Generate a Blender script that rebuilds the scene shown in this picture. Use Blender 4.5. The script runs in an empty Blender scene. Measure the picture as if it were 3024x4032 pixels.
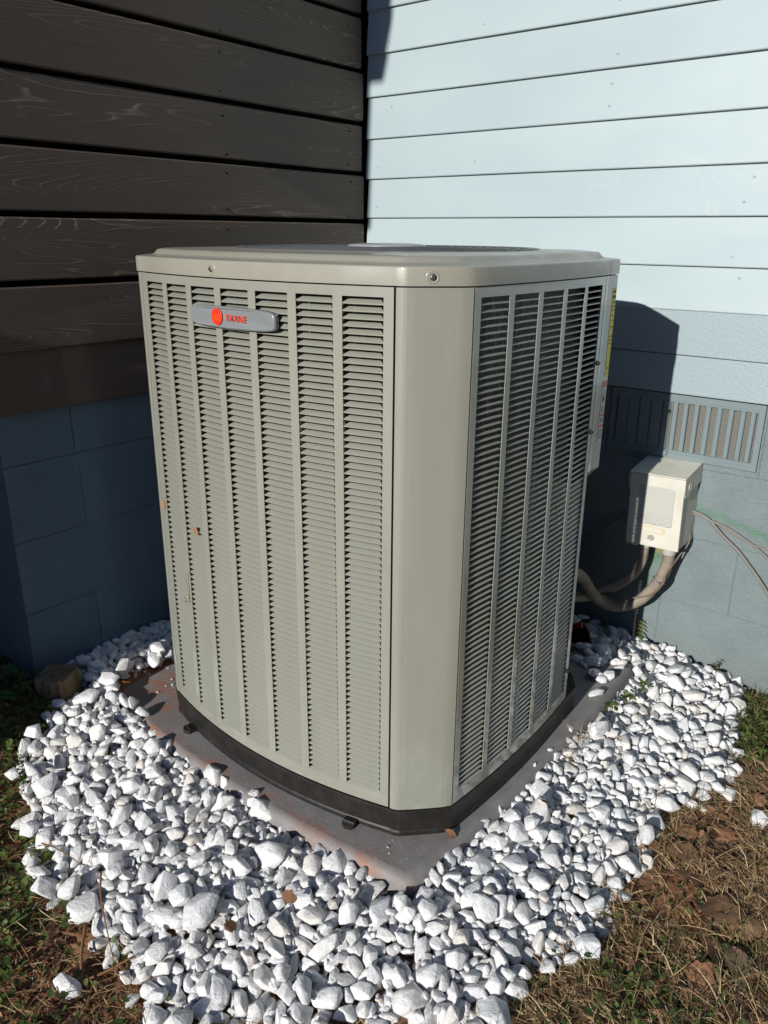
import bpy, bmesh, math, random
from mathutils import Vector, Matrix, noise, Quaternion
from mathutils.bvhtree import BVHTree

# ------------------------------------------------------------------ camera, sky, sun, exposure
SC = bpy.context.scene
COL = SC.collection
R = math.radians

def make_camera():
    yaw, pit, rol = R(38.467), R(19.573), R(0.468)
    f = Vector((-math.sin(yaw) * math.cos(pit), math.cos(yaw) * math.cos(pit), -math.sin(pit)))
    r = Vector((math.cos(yaw), math.sin(yaw), 0))
    u = r.cross(f)
    r2 = r * math.cos(rol) + u * math.sin(rol)
    u2 = u * math.cos(rol) - r * math.sin(rol)
    cd = bpy.data.cameras.new('camera')
    cd.sensor_fit = 'VERTICAL'
    cd.sensor_height = 24.0
    cd.lens = 3100.0 / 4032.0 * 24.0
    cd.clip_start = 0.02
    cd.clip_end = 400
    co = bpy.data.objects.new('camera', cd)
    m = Matrix((r2, u2, -f)).transposed().to_4x4()
    m.translation = Vector((1.876, -2.245, 1.27))
    co.matrix_world = m
    COL.objects.link(co)
    SC.camera = co
make_camera()

SUN = Vector((0.062, -1.0, 0.345)).normalized()          # towards the sun
EL = math.asin(SUN.z)
world = bpy.data.worlds.new('World')
SC.world = world
world.use_nodes = True
wn = world.node_tree.nodes
sky = wn.new('ShaderNodeTexSky')
sky.sky_type = 'NISHITA'
sky.sun_disc = False
sky.sun_elevation = EL
sky.sun_rotation = math.atan2(SUN.x, SUN.y)
sky.air_density = 1.0
sky.dust_density = 0.15
sky.ozone_density = 3.0
tint = wn.new('ShaderNodeMixRGB')          # white balance of the photograph: shade reads blue
tint.blend_type = 'MULTIPLY'
tint.inputs[0].default_value = 1.0
tint.inputs[2].default_value = (0.75, 0.99, 1.42, 1)
world.node_tree.links.new(sky.outputs[0], tint.inputs[1])
world.node_tree.links.new(tint.outputs[0], wn['Background'].inputs[0])
wn['Background'].inputs[1].default_value = 0.050
sl = bpy.data.lights.new('sun', 'SUN')
sl.energy = 4.9
sl.angle = R(0.53)
sl.color = (1.0, 0.96, 0.89)
so = bpy.data.objects.new('sun', sl)
so.rotation_euler = SUN.to_track_quat('Z', 'Y').to_euler()
so.location = (0, -6, 6)
COL.objects.link(so)
SC.view_settings.view_transform = 'Standard'
SC.view_settings.look = 'None'
SC.view_settings.exposure = 0.0
SC.view_settings.gamma = 1.0
SC.view_settings.use_curve_mapping = False
SC.cycles.max_bounces = 10
SC.cycles.diffuse_bounces = 6
SC.cycles.blur_glossy = 0.25
SC.cycles.use_denoising = True

# ------------------------------------------------------------------ helpers
class MB:
    """collects vertices and faces for one mesh object"""
    def __init__(s):
        s.v, s.f, s.mi = [], [], []
    def add(s, vs, fs, mi=0):
        o = len(s.v)
        s.v += [tuple(v) for v in vs]
        s.f += [tuple(i + o for i in f) for f in fs]
        s.mi += [mi] * len(fs)
        return s
    def box(s, x0, x1, y0, y1, z0, z1, mi=0, M=None):
        vs = [Vector((x, y, z)) for z in (z0, z1) for y in (y0, y1) for x in (x0, x1)]
        if M: vs = [M @ v for v in vs]
        return s.add(vs, [(0, 2, 3, 1), (4, 5, 7, 6), (0, 1, 5, 4), (2, 6, 7, 3), (0, 4, 6, 2), (1, 3, 7, 5)], mi)
    def rings(s, rings, close=True, cap=(False, False), mi=0, closed_rings=True):
        n = len(rings[0])
        vs = [p for r in rings for p in r]
        fs = []
        for i in range(len(rings) - 1):
            for j in range(n if closed_rings else n - 1):
                a, b = i * n + j, i * n + (j + 1) % n
                fs.append((a, b, b + n, a + n))
        if cap[0]: fs.append(tuple(range(n - 1, -1, -1)))
        if cap[1]: fs.append(tuple((len(rings) - 1) * n + k for k in range(n)))
        return s.add(vs, fs, mi)
    def tube(s, pts, r, n=8, mi=0, cap=True):
        pts = [Vector(p) for p in pts]
        rs = r if isinstance(r, (list, tuple)) else [r] * len(pts)
        up = Vector((0.13, 0.29, 0.95)).normalized()
        rings = []
        for i, p in enumerate(pts):
            t = (pts[min(i + 1, len(pts) - 1)] - pts[max(i - 1, 0)]).normalized()
            a = t.cross(up)
            if a.length < 1e-3: a = t.cross(Vector((1, 0, 0)))
            a.normalize()
            b = t.cross(a).normalized()
            rings.append([p + (a * math.cos(k * 2 * math.pi / n) + b * math.sin(k * 2 * math.pi / n)) * rs[i] for k in range(n)])
        return s.rings(rings, cap=(cap, cap), mi=mi)
    def mesh(s, name, mats, smooth=False):
        me = bpy.data.meshes.new(name)
        me.from_pydata(s.v, [], s.f)
        for m in (mats if isinstance(mats, (list, tuple)) else [mats]): me.materials.append(m)
        if any(s.mi): me.polygons.foreach_set('material_index', s.mi)
        if smooth: me.polygons.foreach_set('use_smooth', [True] * len(me.polygons))
        me.update()
        return me
    def build(s, name, mats, parent=None, smooth=False, loc=None):
        return put(name, s.mesh(name, mats, smooth), parent, loc)

def put(name, me, parent=None, loc=None, rot=None):
    o = bpy.data.objects.new(name, me)
    COL.objects.link(o)
    if parent: o.parent = parent
    if loc is not None: o.location = loc
    if rot is not None: o.rotation_euler = rot
    return o

def thing(name, label, cat, loc=(0, 0, 0), group=None):
    o = put(name, None, None, loc)
    o.empty_display_size = 0.1
    return tag(o, label, cat, group)

def tag(o, label, cat, group=None):
    o['label'] = label
    o['category'] = cat
    if group: o['group'] = group
    return o

def bevelled(me, w, seg=1, ang=30):
    bm = bmesh.new(); bm.from_mesh(me)
    bmesh.ops.recalc_face_normals(bm, faces=bm.faces)
    ed = [e for e in bm.edges if len(e.link_faces) == 2 and e.calc_face_angle(0) > R(ang)]
    bmesh.ops.bevel(bm, geom=ed, offset=w, segments=seg, affect='EDGES', profile=0.6)
    bm.to_mesh(me); bm.free(); me.update()
    return me

def fixn(me):
    bm = bmesh.new(); bm.from_mesh(me)
    bmesh.ops.recalc_face_normals(bm, faces=bm.faces)
    bm.to_mesh(me); bm.free(); me.update()
    return me

def spline(pts, n=8):
    """Catmull-Rom through the points"""
    P = [Vector(p) for p in pts]
    P = [P[0] * 2 - P[1]] + P + [P[-1] * 2 - P[-2]]
    out = []
    for i in range(1, len(P) - 2):
        a, b, c, d = P[i - 1:i + 3]
        for k in range(n):
            t = k / n
            out.append(0.5 * ((2 * b) + (c - a) * t + (2 * a - 5 * b + 4 * c - d) * t * t + (3 * b - a - 3 * c + d) * t ** 3))
    out.append(P[-2])
    return out

# ------------------------------------------------------------------ materials
class NT:
    def __init__(s, name, base=(0.5, 0.5, 0.5), rough=0.6, spec=0.5, coat=0, coat_rough=0.1, metal=0):
        s.m = bpy.data.materials.new(name); s.m.use_nodes = True
        s.t = s.m.node_tree; s.n = s.t.nodes
        s.b = s.n['Principled BSDF']
        s.b.inputs['Base Color'].default_value = (*base, 1)
        s.b.inputs['Roughness'].default_value = rough
        s.b.inputs['Specular IOR Level'].default_value = spec
        s.b.inputs['Coat Weight'].default_value = coat
        s.b.inputs['Coat Roughness'].default_value = coat_rough
        s.b.inputs['Metallic'].default_value = metal
        s._tc = None
    def link(s, a, b): s.t.links.new(a, b)
    def node(s, typ, **kw):
        n = s.n.new('ShaderNode' + typ)
        for k, v in kw.items(): setattr(n, k, v)
        return n
    def setin(s, n, i, v):
        if v is None: return
        if hasattr(v, 'links') or hasattr(v, 'is_linked'): s.link(v, n.inputs[i])
        elif isinstance(v, (tuple, list)) and n.inputs[i].type == 'RGBA' and len(v) == 3: n.inputs[i].default_value = (*v, 1)
        else: n.inputs[i].default_value = v
    def coord(s, which='Object', scale=(1, 1, 1), loc=(0, 0, 0), rot=(0, 0, 0), rand=False):
        if s._tc is None: s._tc = s.node('TexCoord')
        mp = s.node('Mapping')
        mp.inputs['Scale'].default_value = scale; mp.inputs['Location'].default_value = loc; mp.inputs['Rotation'].default_value = rot
        src = s._tc.outputs[which]
        if rand:
            oi = s.node('ObjectInfo'); va = s.node('VectorMath', operation='SCALE')
            cx = s.node('CombineXYZ')
            for i, k in enumerate((37.0, 91.0, 53.0)):
                s.link(s.math('MULTIPLY', oi.outputs['Random'], k), cx.inputs[i])
            ad = s.node('VectorMath', operation='ADD'); s.link(src, ad.inputs[0]); s.link(cx.outputs[0], ad.inputs[1])
            src = ad.outputs[0]
        s.link(src, mp.inputs[0])
        return mp.outputs[0]
    def noise(s, co, scale=5, detail=4, rough=0.55, dist=0, out='Fac'):
        n = s.node('TexNoise')
        s.link(co, n.inputs['Vector']); n.inputs['Scale'].default_value = scale; n.inputs['Detail'].default_value = detail
        n.inputs['Roughness'].default_value = rough; n.inputs['Distortion'].default_value = dist
        return n.outputs[out]
    def voro(s, co, scale=5, feature='F1', out='Distance'):
        n = s.node('TexVoronoi', feature=feature); s.link(co, n.inputs['Vector']); n.inputs['Scale'].default_value = scale
        return n.outputs[out]
    def math(s, op, a, b=None, c=None, clamp=False):
        n = s.node('Math', operation=op); n.use_clamp = clamp
        for i, v in enumerate((a, b, c)): s.setin(n, i, v)
        return n.outputs[0]
    def ramp(s, f, stops, interp='LINEAR'):
        n = s.node('ValToRGB'); n.color_ramp.interpolation = interp
        el = n.color_ramp.elements
        while len(el) < len(stops): el.new(0.5)
        for e, (p, c) in zip(el, stops):
            e.position = p; e.color = (*c, 1) if isinstance(c, (tuple, list)) else (c, c, c, 1)
        s.link(f, n.inputs[0])
        return n.outputs[0]
    def mix(s, f, a, b, mode='MIX'):
        n = s.node('MixRGB', blend_type=mode)
        s.setin(n, 0, f); s.setin(n, 1, a); s.setin(n, 2, b)
        return n.outputs[0]
    def sep(s, co):
        n = s.node('SeparateXYZ'); s.link(co, n.inputs[0]); return n.outputs
    def color(s, c): s.link(c, s.b.inputs['Base Color']); return s
    def rough(s, c): s.link(c, s.b.inputs['Roughness']); return s
    def bump(s, h, strength=0.3, dist=0.002):
        n = s.node('Bump'); n.inputs['Strength'].default_value = strength; n.inputs['Distance'].default_value = dist
        s.link(h, n.inputs['Height'])
        if s.b.inputs['Normal'].is_linked:
            s.link(s.b.inputs['Normal'].links[0].from_socket, n.inputs['Normal'])
        s.link(n.outputs[0], s.b.inputs['Normal']); return s

def m_wood_stain():
    a = NT('dark_stained_wood', (0.03, 0.027, 0.024), 0.62, 0.35)
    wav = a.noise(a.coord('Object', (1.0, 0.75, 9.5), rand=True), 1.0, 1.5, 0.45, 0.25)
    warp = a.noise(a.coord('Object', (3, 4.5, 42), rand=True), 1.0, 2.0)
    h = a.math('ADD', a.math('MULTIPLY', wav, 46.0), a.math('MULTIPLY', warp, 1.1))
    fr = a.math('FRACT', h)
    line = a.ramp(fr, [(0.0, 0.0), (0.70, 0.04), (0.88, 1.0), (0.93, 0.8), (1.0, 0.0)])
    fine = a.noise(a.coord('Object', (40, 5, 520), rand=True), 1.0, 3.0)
    glint_noise = a.noise(a.coord('Object', (2, 1.1, 10), loc=(3, 1, 2), rand=True), 1.0, 3.0, 0.55)
    mask = a.ramp(glint_noise, [(0.42, 0.03), (0.58, 1.0)])
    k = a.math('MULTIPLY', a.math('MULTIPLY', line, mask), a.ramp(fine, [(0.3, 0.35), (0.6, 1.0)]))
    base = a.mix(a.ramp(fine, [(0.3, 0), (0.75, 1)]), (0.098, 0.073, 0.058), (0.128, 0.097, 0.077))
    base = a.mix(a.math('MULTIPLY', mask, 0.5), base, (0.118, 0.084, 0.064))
    a.color(a.mix(a.math('MULTIPLY', k, 0.85), base, (0.30, 0.235, 0.17)))  # grain lines lightened: grazing sun's glints painted into the colour
    a.bump(a.math('ADD', a.math('MULTIPLY', line, mask), a.math('MULTIPLY', fine, 0.3)), 0.5, 0.0022)
    return a.m

def m_plain_dark():
    a = NT('dark_skirt_paint', (0.115, 0.088, 0.075), 0.65, 0.3)
    a.bump(a.noise(a.coord('Object', (30, 4, 160)), 1, 3), 0.25, 0.001)
    return a.m

def m_siding():
    a = NT('pale_teal_paint', (0.40, 0.475, 0.475), 0.40, 0.5)
    big = a.noise(a.coord('Object', (1.2, 1, 3), rand=True), 1.0, 3)
    a.color(a.ramp(big, [(0.3, (0.355, 0.44, 0.47)), (0.7, (0.395, 0.48, 0.505))]))
    a.rough(a.ramp(a.noise(a.coord('Object', (2.5, 2, 8), rand=True), 1.0, 4), [(0.3, 0.34), (0.7, 0.46)]))
    sc_n = a.noise(a.coord('Object', (2.2, 2, 4.5)), 1.0, 3, 0.6, 0.4)
    arc = a.ramp(a.math('ABSOLUTE', a.math('SUBTRACT', a.math('FRACT', a.math('MULTIPLY', sc_n, 5.0)), 0.5)), [(0.0, 1.0), (0.035, 0.0)])
    am = a.ramp(a.noise(a.coord('Object', (1.4, 1, 2.6), loc=(4, 0, 2)), 1.0, 4), [(0.56, 0.0), (0.66, 1.0)])
    a.color(a.mix(a.math('MULTIPLY', a.math('MULTIPLY', arc, am), 0.14), a.b.inputs['Base Color'].links[0].from_socket, (0.62, 0.64, 0.60)))
    h = a.noise(a.coord('Object', (9, 9, 160), rand=True), 1, 3)
    h2 = a.noise(a.coord('Object', (60, 60, 60)), 1, 2)
    lump = a.noise(a.coord('Object', (5, 5, 9), rand=True), 1, 2)
    a.bump(a.math('ADD', a.math('MULTIPLY', h, 0.35), a.math('MULTIPLY', h2, 0.16)), 0.25, 0.0012)
    a.bump(lump, 0.25, 0.006)
    return a.m

def m_siding_rough():
    a = NT('pale_teal_paint_rough', (0.36, 0.43, 0.435), 0.45, 0.5)
    n = a.noise(a.coord('Object', (1, 1, 1)), 150, 4, 0.6)
    a.bump(n, 0.5, 0.0022)
    c = a.coord('Object')
    st = a.ramp(a.math('ADD', a.voro(a.coord('Object', (1, 1, 1), loc=(0.55, 0, 0.05)), 2.6), a.math('MULTIPLY', a.noise(c, 20, 3), 0.25)), [(0.17, 1.0), (0.24, 0.0)])
    a.color(a.mix(a.math('MULTIPLY', st, 0.35), (0.29, 0.37, 0.40), (0.50, 0.48, 0.36)))
    return a.m

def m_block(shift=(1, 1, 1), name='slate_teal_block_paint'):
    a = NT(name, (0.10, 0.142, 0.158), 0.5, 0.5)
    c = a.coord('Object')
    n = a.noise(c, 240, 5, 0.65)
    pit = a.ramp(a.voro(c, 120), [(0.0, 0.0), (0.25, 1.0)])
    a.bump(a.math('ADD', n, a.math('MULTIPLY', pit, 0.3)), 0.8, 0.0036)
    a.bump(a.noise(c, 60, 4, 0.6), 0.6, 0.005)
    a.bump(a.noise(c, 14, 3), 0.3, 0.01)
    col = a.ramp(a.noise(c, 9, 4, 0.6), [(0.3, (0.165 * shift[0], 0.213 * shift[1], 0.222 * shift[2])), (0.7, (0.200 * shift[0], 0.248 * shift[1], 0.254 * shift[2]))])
    # stray green spray and an ochre spot on the right-hand blocks (object coordinates are world ones)
    x, y, z = a.sep(c)
    d = a.math('SUBTRACT', z, a.math('ADD', a.math('MULTIPLY', x, -0.235), 0.813))
    wob = a.math('MULTIPLY', a.math('SUBTRACT', a.noise(c, 30, 4), 0.5), 0.05)
    band = a.ramp(a.math('ABSOLUTE', a.math('ADD', d, wob)), [(0.0, 1.0), (0.016, 0.0)])
    on = a.math('MULTIPLY', a.math('MULTIPLY', a.math('GREATER_THAN', x, 1.225), a.math('LESS_THAN', x, 1.62)), a.math('GREATER_THAN', y, -0.1))
    col = a.mix(a.math('MULTIPLY', a.math('MULTIPLY', band, on), 0.55), col, (0.06, 0.20, 0.09))
    def spot(px, pz, r, cc, k, cl):
        q = a.math('ADD', a.math('POWER', a.math('SUBTRACT', x, px), 2.0), a.math('POWER', a.math('SUBTRACT', z, pz), 2.0))
        q = a.math('ADD', a.math('SQRT', q), a.math('MULTIPLY', wob, 0.8))
        return a.mix(a.math('MULTIPLY', a.math('MULTIPLY', a.ramp(q, [(r * 0.4, 1.0), (r, 0.0)]), k), a.math('GREATER_THAN', y, -0.1)), cl, cc)
    col = spot(1.135, 0.345, 0.045, (0.07, 0.19, 0.09), 0.7, col)
    col = spot(1.15, 0.368, 0.026, (0.32, 0.24, 0.07), 0.8, col)
    col = spot(1.105, 0.26, 0.05, (0.07, 0.18, 0.10), 0.35, col)
    # rusty soil splash low on the wall
    dirt = a.math('MULTIPLY', a.ramp(z, [(0.02, 1.0), (0.13, 0.0)]), a.noise(c, 22, 5, 0.7))
    col = a.mix(a.math('MULTIPLY', dirt, 0.5), col, (0.13, 0.11, 0.08))
    a.color(col)
    return a.m

def m_mortar():
    a = NT('painted_mortar', (0.14, 0.185, 0.20), 0.6, 0.4)
    a.bump(a.noise(a.coord('Object'), 150, 4), 0.6, 0.003)
    return a.m

def m_ac(name='grey_beige_enamel', base=(0.284, 0.290, 0.247)):
    a = NT(name, base, 0.42, 0.5, 0.9, 0.12)
    c = a.coord('Object')
    d = a.noise(a.coord('Object', (7, 7, 0.9)), 2.6, 6, 0.65)
    lo = tuple(v * 0.95 for v in base); hi = tuple(v * 1.03 for v in base)
    col = a.ramp(d, [(0.33, lo), (0.66, hi)])
    dust = a.ramp(a.noise(a.coord('Object', (1, 1, 0.5), loc=(2, 5, 1)), 6, 6, 0.7), [(0.50, 0.0), (0.72, 1.0)])
    col = a.mix(a.math('MULTIPLY', dust, 0.16), col, (0.42, 0.37, 0.30))
    scr = a.ramp(a.noise(a.coord('Object', (50, 50, 6), loc=(1, 3, 0)), 1.0, 6, 0.75, 1.5), [(0.71, 0.0), (0.735, 1.0)])
    col = a.mix(a.math('MULTIPLY', scr, 0.22), col, (0.48, 0.46, 0.42))
    speck = a.ramp(a.noise(a.coord('Object', loc=(8, 1, 4)), 260, 2, 0.5), [(0.76, 0.0), (0.79, 1.0)])
    col = a.mix(a.math('MULTIPLY', speck, 0.35), col, (0.20, 0.14, 0.09))
    a.color(col)
    a.rough(a.ramp(a.noise(c, 14, 5, 0.65), [(0.3, 0.36), (0.7, 0.52)]))
    a.link(a.ramp(a.math('ADD', a.math('MULTIPLY', dust, 0.5), a.math('MULTIPLY', a.noise(c, 20, 4), 0.5)), [(0.2, 0.09), (0.8, 0.24)]), a.b.inputs['Coat Roughness'])
    a.b.inputs['Coat IOR'].default_value = 1.75
    a.bump(a.noise(c, 5, 2), 0.06, 0.006)
    return a.m

def m_ac_top():
    a = NT('dusty_grey_beige_enamel', (0.30, 0.29, 0.24), 0.42, 0.5, 0.3, 0.1)
    c = a.coord('Object')
    x, y, z = a.sep(c)
    dust = a.math('MULTIPLY', a.ramp(a.noise(c, 9, 6, 0.7), [(0.42, 0.0), (0.62, 1.0)]), a.ramp(z, [(0.0, 0), (0.0, 0)]) if False else a.math('GREATER_THAN', z, 1.214))
    col = a.ramp(a.noise(c, 3, 4), [(0.3, (0.275, 0.268, 0.225)), (0.7, (0.305, 0.297, 0.25))])
    col = a.mix(a.math('MULTIPLY', dust, 0.6), col, (0.42, 0.33, 0.26))
    sc = a.ramp(a.noise(a.coord('Object', (40, 40, 14)), 1.0, 6, 0.75, 1.5), [(0.66, 0.0), (0.70, 1.0)])
    col = a.mix(a.math('MULTIPLY', sc, 0.35), col, (0.42, 0.40, 0.36))
    a.color(col)
    a.rough(a.ramp(a.noise(c, 18, 5, 0.7), [(0.3, 0.24), (0.7, 0.5)]))
    return a.m

def m_coil():
    a = NT('coil_fins', (0.025, 0.025, 0.027), 0.38, 0.5, metal=0.7)
    c = a.coord('Object', (1, 1, 1))
    w = a.noise(a.coord('Object', (420, 420, 30)), 1, 2)
    a.color(a.ramp(w, [(0.35, (0.010, 0.010, 0.011)), (0.6, (0.05, 0.048, 0.045)), (0.78, (0.35, 0.34, 0.32))]))
    a.bump(w, 0.8, 0.003)
    return a.m

def m_pan():
    a = NT('black_base_plastic', (0.012, 0.0115, 0.011), 0.5, 0.45)
    c = a.coord('Object')
    scr = a.ramp(a.noise(a.coord('Object', (3, 3, 45)), 6, 6, 0.8, 1.0), [(0.69, 0.0), (0.73, 1.0)])
    col = a.mix(a.math('MULTIPLY', a.ramp(a.noise(c, 25, 6, 0.7), [(0.45, 0), (0.75, 1)]), 0.5), (0.011, 0.0105, 0.010), (0.05, 0.04, 0.03))
    a.color(a.mix(a.math('MULTIPLY', scr, 0.5), col, (0.16, 0.16, 0.155)))
    return a.m

def m_pad():
    a = NT('grey_plastic_pad', (0.14, 0.132, 0.132), 0.6, 0.4)
    c = a.coord('Object')
    x, y, z = a.sep(c)
    base = a.ramp(a.noise(c, 22, 6, 0.7), [(0.3, (0.19, 0.184, 0.187)), (0.7, (0.265, 0.258, 0.26))])
    sp = a.ramp(a.noise(c, 170, 4, 0.7), [(0.70, 0.0), (0.75, 1.0)])
    base = a.mix(a.math('MULTIPLY', sp, 0.5), base, (0.34, 0.33, 0.32))
    dk = a.ramp(a.noise(a.coord('Object', loc=(4, 2, 0)), 130, 4, 0.7), [(0.68, 0.0), (0.72, 1.0)])
    base = a.mix(a.math('MULTIPLY', dk, 0.8), base, (0.045, 0.028, 0.022))
    edge = a.math('MAXIMUM', a.ramp(a.math('ABSOLUTE', a.math('ADD', y, 1.285)), [(0.0, 1.0), (0.032, 0.0)]), a.ramp(x, [(0.28, 1.0), (0.48, 0.0)]))
    clay = a.math('MULTIPLY', a.ramp(a.noise(a.coord('Object', loc=(1, 7, 0)), 11, 6, 0.72), [(0.46, 0.0), (0.64, 1.0)]), edge)
    base = a.mix(a.math('MULTIPLY', clay, 0.85), base, (0.36, 0.125, 0.05))
    a.color(base)
    silt = a.ramp(a.noise(a.coord('Object', loc=(3, 9, 0)), 7, 6, 0.7), [(0.42, 0.0), (0.68, 1.0)])
    a.color(a.mix(a.math('MULTIPLY', silt, 0.28), a.b.inputs['Base Color'].links[0].from_socket, (0.24, 0.17, 0.125)))
    a.bump(a.noise(c, 160, 4), 0.5, 0.0018)
    return a.m

def m_stone(unit=1.0, name='white_marble'):
    a = NT(name, (0.7, 0.71, 0.72), 0.6, 0.4)
    g = a.node('NewGeometry')
    oi = a.node('ObjectInfo')
    rnd = a.math('FRACT', a.math('ADD', a.math('MULTIPLY', g.outputs['Random Per Island'], 7.31), a.math('MULTIPLY', oi.outputs['Random'], 5.77)))
    c = a.coord('Object', rand=True)
    # object coordinates are in metres for the single stones and for the joined bed alike
    off = a.node('VectorMath', operation='ADD'); a.link(c, off.inputs[0])
    cx = a.node('CombineXYZ')
    for i, k in enumerate((11.0, 23.0, 17.0)): a.link(a.math('MULTIPLY', rnd, k), cx.inputs[i])
    a.link(cx.outputs[0], off.inputs[1])
    mp = a.node('Mapping'); mp.inputs['Scale'].default_value = (30 * unit, 70 * unit, 45 * unit); a.link(off.outputs[0], mp.inputs[0])
    mp2 = a.node('Mapping'); mp2.inputs['Scale'].default_value = (unit, unit, unit); a.link(off.outputs[0], mp2.inputs[0])
    v = a.noise(mp.outputs[0], 1.0, 5, 0.65, 0.8)
    tone = a.ramp(rnd, [(0.0, (0.76, 0.77, 0.785)), (0.35, (0.86, 0.86, 0.86)), (0.7, (0.90, 0.895, 0.885)), (0.93, (0.84, 0.81, 0.77)), (1.0, (0.74, 0.68, 0.61))])
    grey = a.ramp(v, [(0.36, 1.0), (0.60, 0.0)])
    col = a.mix(a.math('MULTIPLY', grey, 0.42), tone, (0.52, 0.54, 0.575))
    col = a.mix(a.ramp(a.noise(mp2.outputs[0], 130, 5, 0.75), [(0.36, 0.4), (0.56, 0.0)]), col, (0.58, 0.59, 0.61))
    t = a.math('MULTIPLY', a.ramp(a.noise(mp2.outputs[0], 26, 4, 0.65), [(0.58, 0.0), (0.74, 1.0)]), a.ramp(rnd, [(0.4, 0.0), (0.9, 1.0)]))
    col = a.mix(a.math('MULTIPLY', t, 0.6), col, (0.46, 0.29, 0.16))
    a.color(col)
    a.bump(a.noise(mp2.outputs[0], 45, 5, 0.65), 0.6, 0.008)
    a.bump(a.math('ADD', a.noise(mp2.outputs[0], 200, 5, 0.7), a.math('MULTIPLY', v, 0.8)), 0.8, 0.004)
    return a.m

def m_soil():
    a = NT('red_clay_soil', (0.1, 0.05, 0.03), 0.95, 0.15)
    c = a.coord('Object')
    n1 = a.noise(c, 3.2, 5, 0.6); n2 = a.noise(c, 60, 5, 0.7)
    col = a.ramp(n1, [(0.35, (0.21, 0.125, 0.072)), (0.52, (0.31, 0.155, 0.085)), (0.66, (0.44, 0.18, 0.088))])
    col = a.mix(a.ramp(n2, [(0.3, 0.55), (0.6, 0.0)]), col, (0.09, 0.06, 0.038))
    a.color(col)
    a.bump(n2, 1.0, 0.012)
    return a.m

def m_island(name, stops, rough=0.75, trans=0.0):
    a = NT(name, (0.1, 0.1, 0.1), rough, 0.3)
    g = a.node('NewGeometry')
    col = a.ramp(g.outputs['Random Per Island'], stops)
    a.color(col)
    if trans:
        a.b.inputs['Transmission Weight'].default_value = 0
        a.b.inputs['Subsurface Weight'].default_value = 0
        t = a.node('BsdfTranslucent'); a.link(col, t.inputs[0])
        ms = a.node('MixShader'); ms.inputs[0].default_value = trans
        a.link(a.b.outputs[0], ms.inputs[1]); a.link(t.outputs[0], ms.inputs[2])
        a.link(ms.outputs[0], a.n['Material Output'].inputs['Surface'])
    return a.m

def m_dead_leaf():
    a = NT('dead_leaf_brown', (0.2, 0.09, 0.04), 0.7, 0.3)
    oi = a.node('ObjectInfo')
    c = a.coord('Object', rand=True)
    col = a.ramp(oi.outputs['Random'], [(0.0, (0.25, 0.14, 0.08)), (0.4, (0.36, 0.175, 0.09)), (0.7, (0.44, 0.215, 0.115)), (1.0, (0.22, 0.155, 0.10))])
    col = a.mix(a.ramp(a.noise(c, 5, 5, 0.7), [(0.35, 0.55), (0.6, 0.0)]), col, (0.16, 0.085, 0.05))
    a.color(col); a.bump(a.noise(c, 9, 3), 0.4, 0.002)
    return a.m

def m_box_paint():
    a = NT('chalky_cream_enamel', (0.60, 0.59, 0.52), 0.5, 0.4)
    c = a.coord('Object')
    col = a.ramp(a.noise(c, 12, 5, 0.65), [(0.35, (0.56, 0.55, 0.48)), (0.65, (0.66, 0.65, 0.58))])
    rust = a.ramp(a.noise(a.coord('Object', loc=(3, 3, 3)), 34, 6, 0.75), [(0.64, 0.0), (0.74, 1.0)])
    col = a.mix(a.math('MULTIPLY', rust, 0.5), col, (0.30, 0.22, 0.15))
    a.color(col)
    return a.m

def m_faded_label():
    a = NT('faded_label', (0.5, 0.5, 0.45), 0.55, 0.3)
    c = a.coord('Object')
    x, y, z = a.sep(c)
    sc = a.ramp(a.noise(a.coord('Object', (120, 1, 120)), 1, 6, 0.75, 0.5), [(0.5, 0.0), (0.62, 1.0)])
    top = a.ramp(z, [(0.055, 0.0), (0.075, 1.0), (0.095, 0.8), (0.105, 0.0)])
    col = a.mix(a.math('MULTIPLY', a.math('MULTIPLY', sc, top), 0.6), (0.47, 0.475, 0.435), (0.22, 0.24, 0.25))
    a.color(col)
    return a.m

def m_conduit():
    a = NT('grey_flex_conduit', (0.17, 0.145, 0.12), 0.6, 0.35)
    c = a.coord('Object')
    a.color(a.ramp(a.noise(c, 35, 5, 0.65), [(0.3, (0.19, 0.165, 0.145)), (0.55, (0.27, 0.228, 0.185)), (0.75, (0.36, 0.28, 0.205))]))
    return a.m

def m_stump():
    a = NT('weathered_timber', (0.2, 0.14, 0.09), 0.85, 0.2)
    f = a.noise(a.coord('Object', (26, 26, 2.5)), 1.0, 5, 0.65, 0.6)
    ring = a.math('FRACT', a.math('MULTIPLY', f, 9.0))
    col = a.ramp(f, [(0.3, (0.10, 0.07, 0.045)), (0.5, (0.22, 0.155, 0.095)), (0.7, (0.30, 0.225, 0.15))])
    col = a.mix(a.ramp(ring, [(0.0, 0.8), (0.12, 0.0)]), col, (0.06, 0.04, 0.025))
    a.color(col); a.bump(f, 0.8, 0.006)
    return a.m

def m_rust_label(): pass

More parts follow.
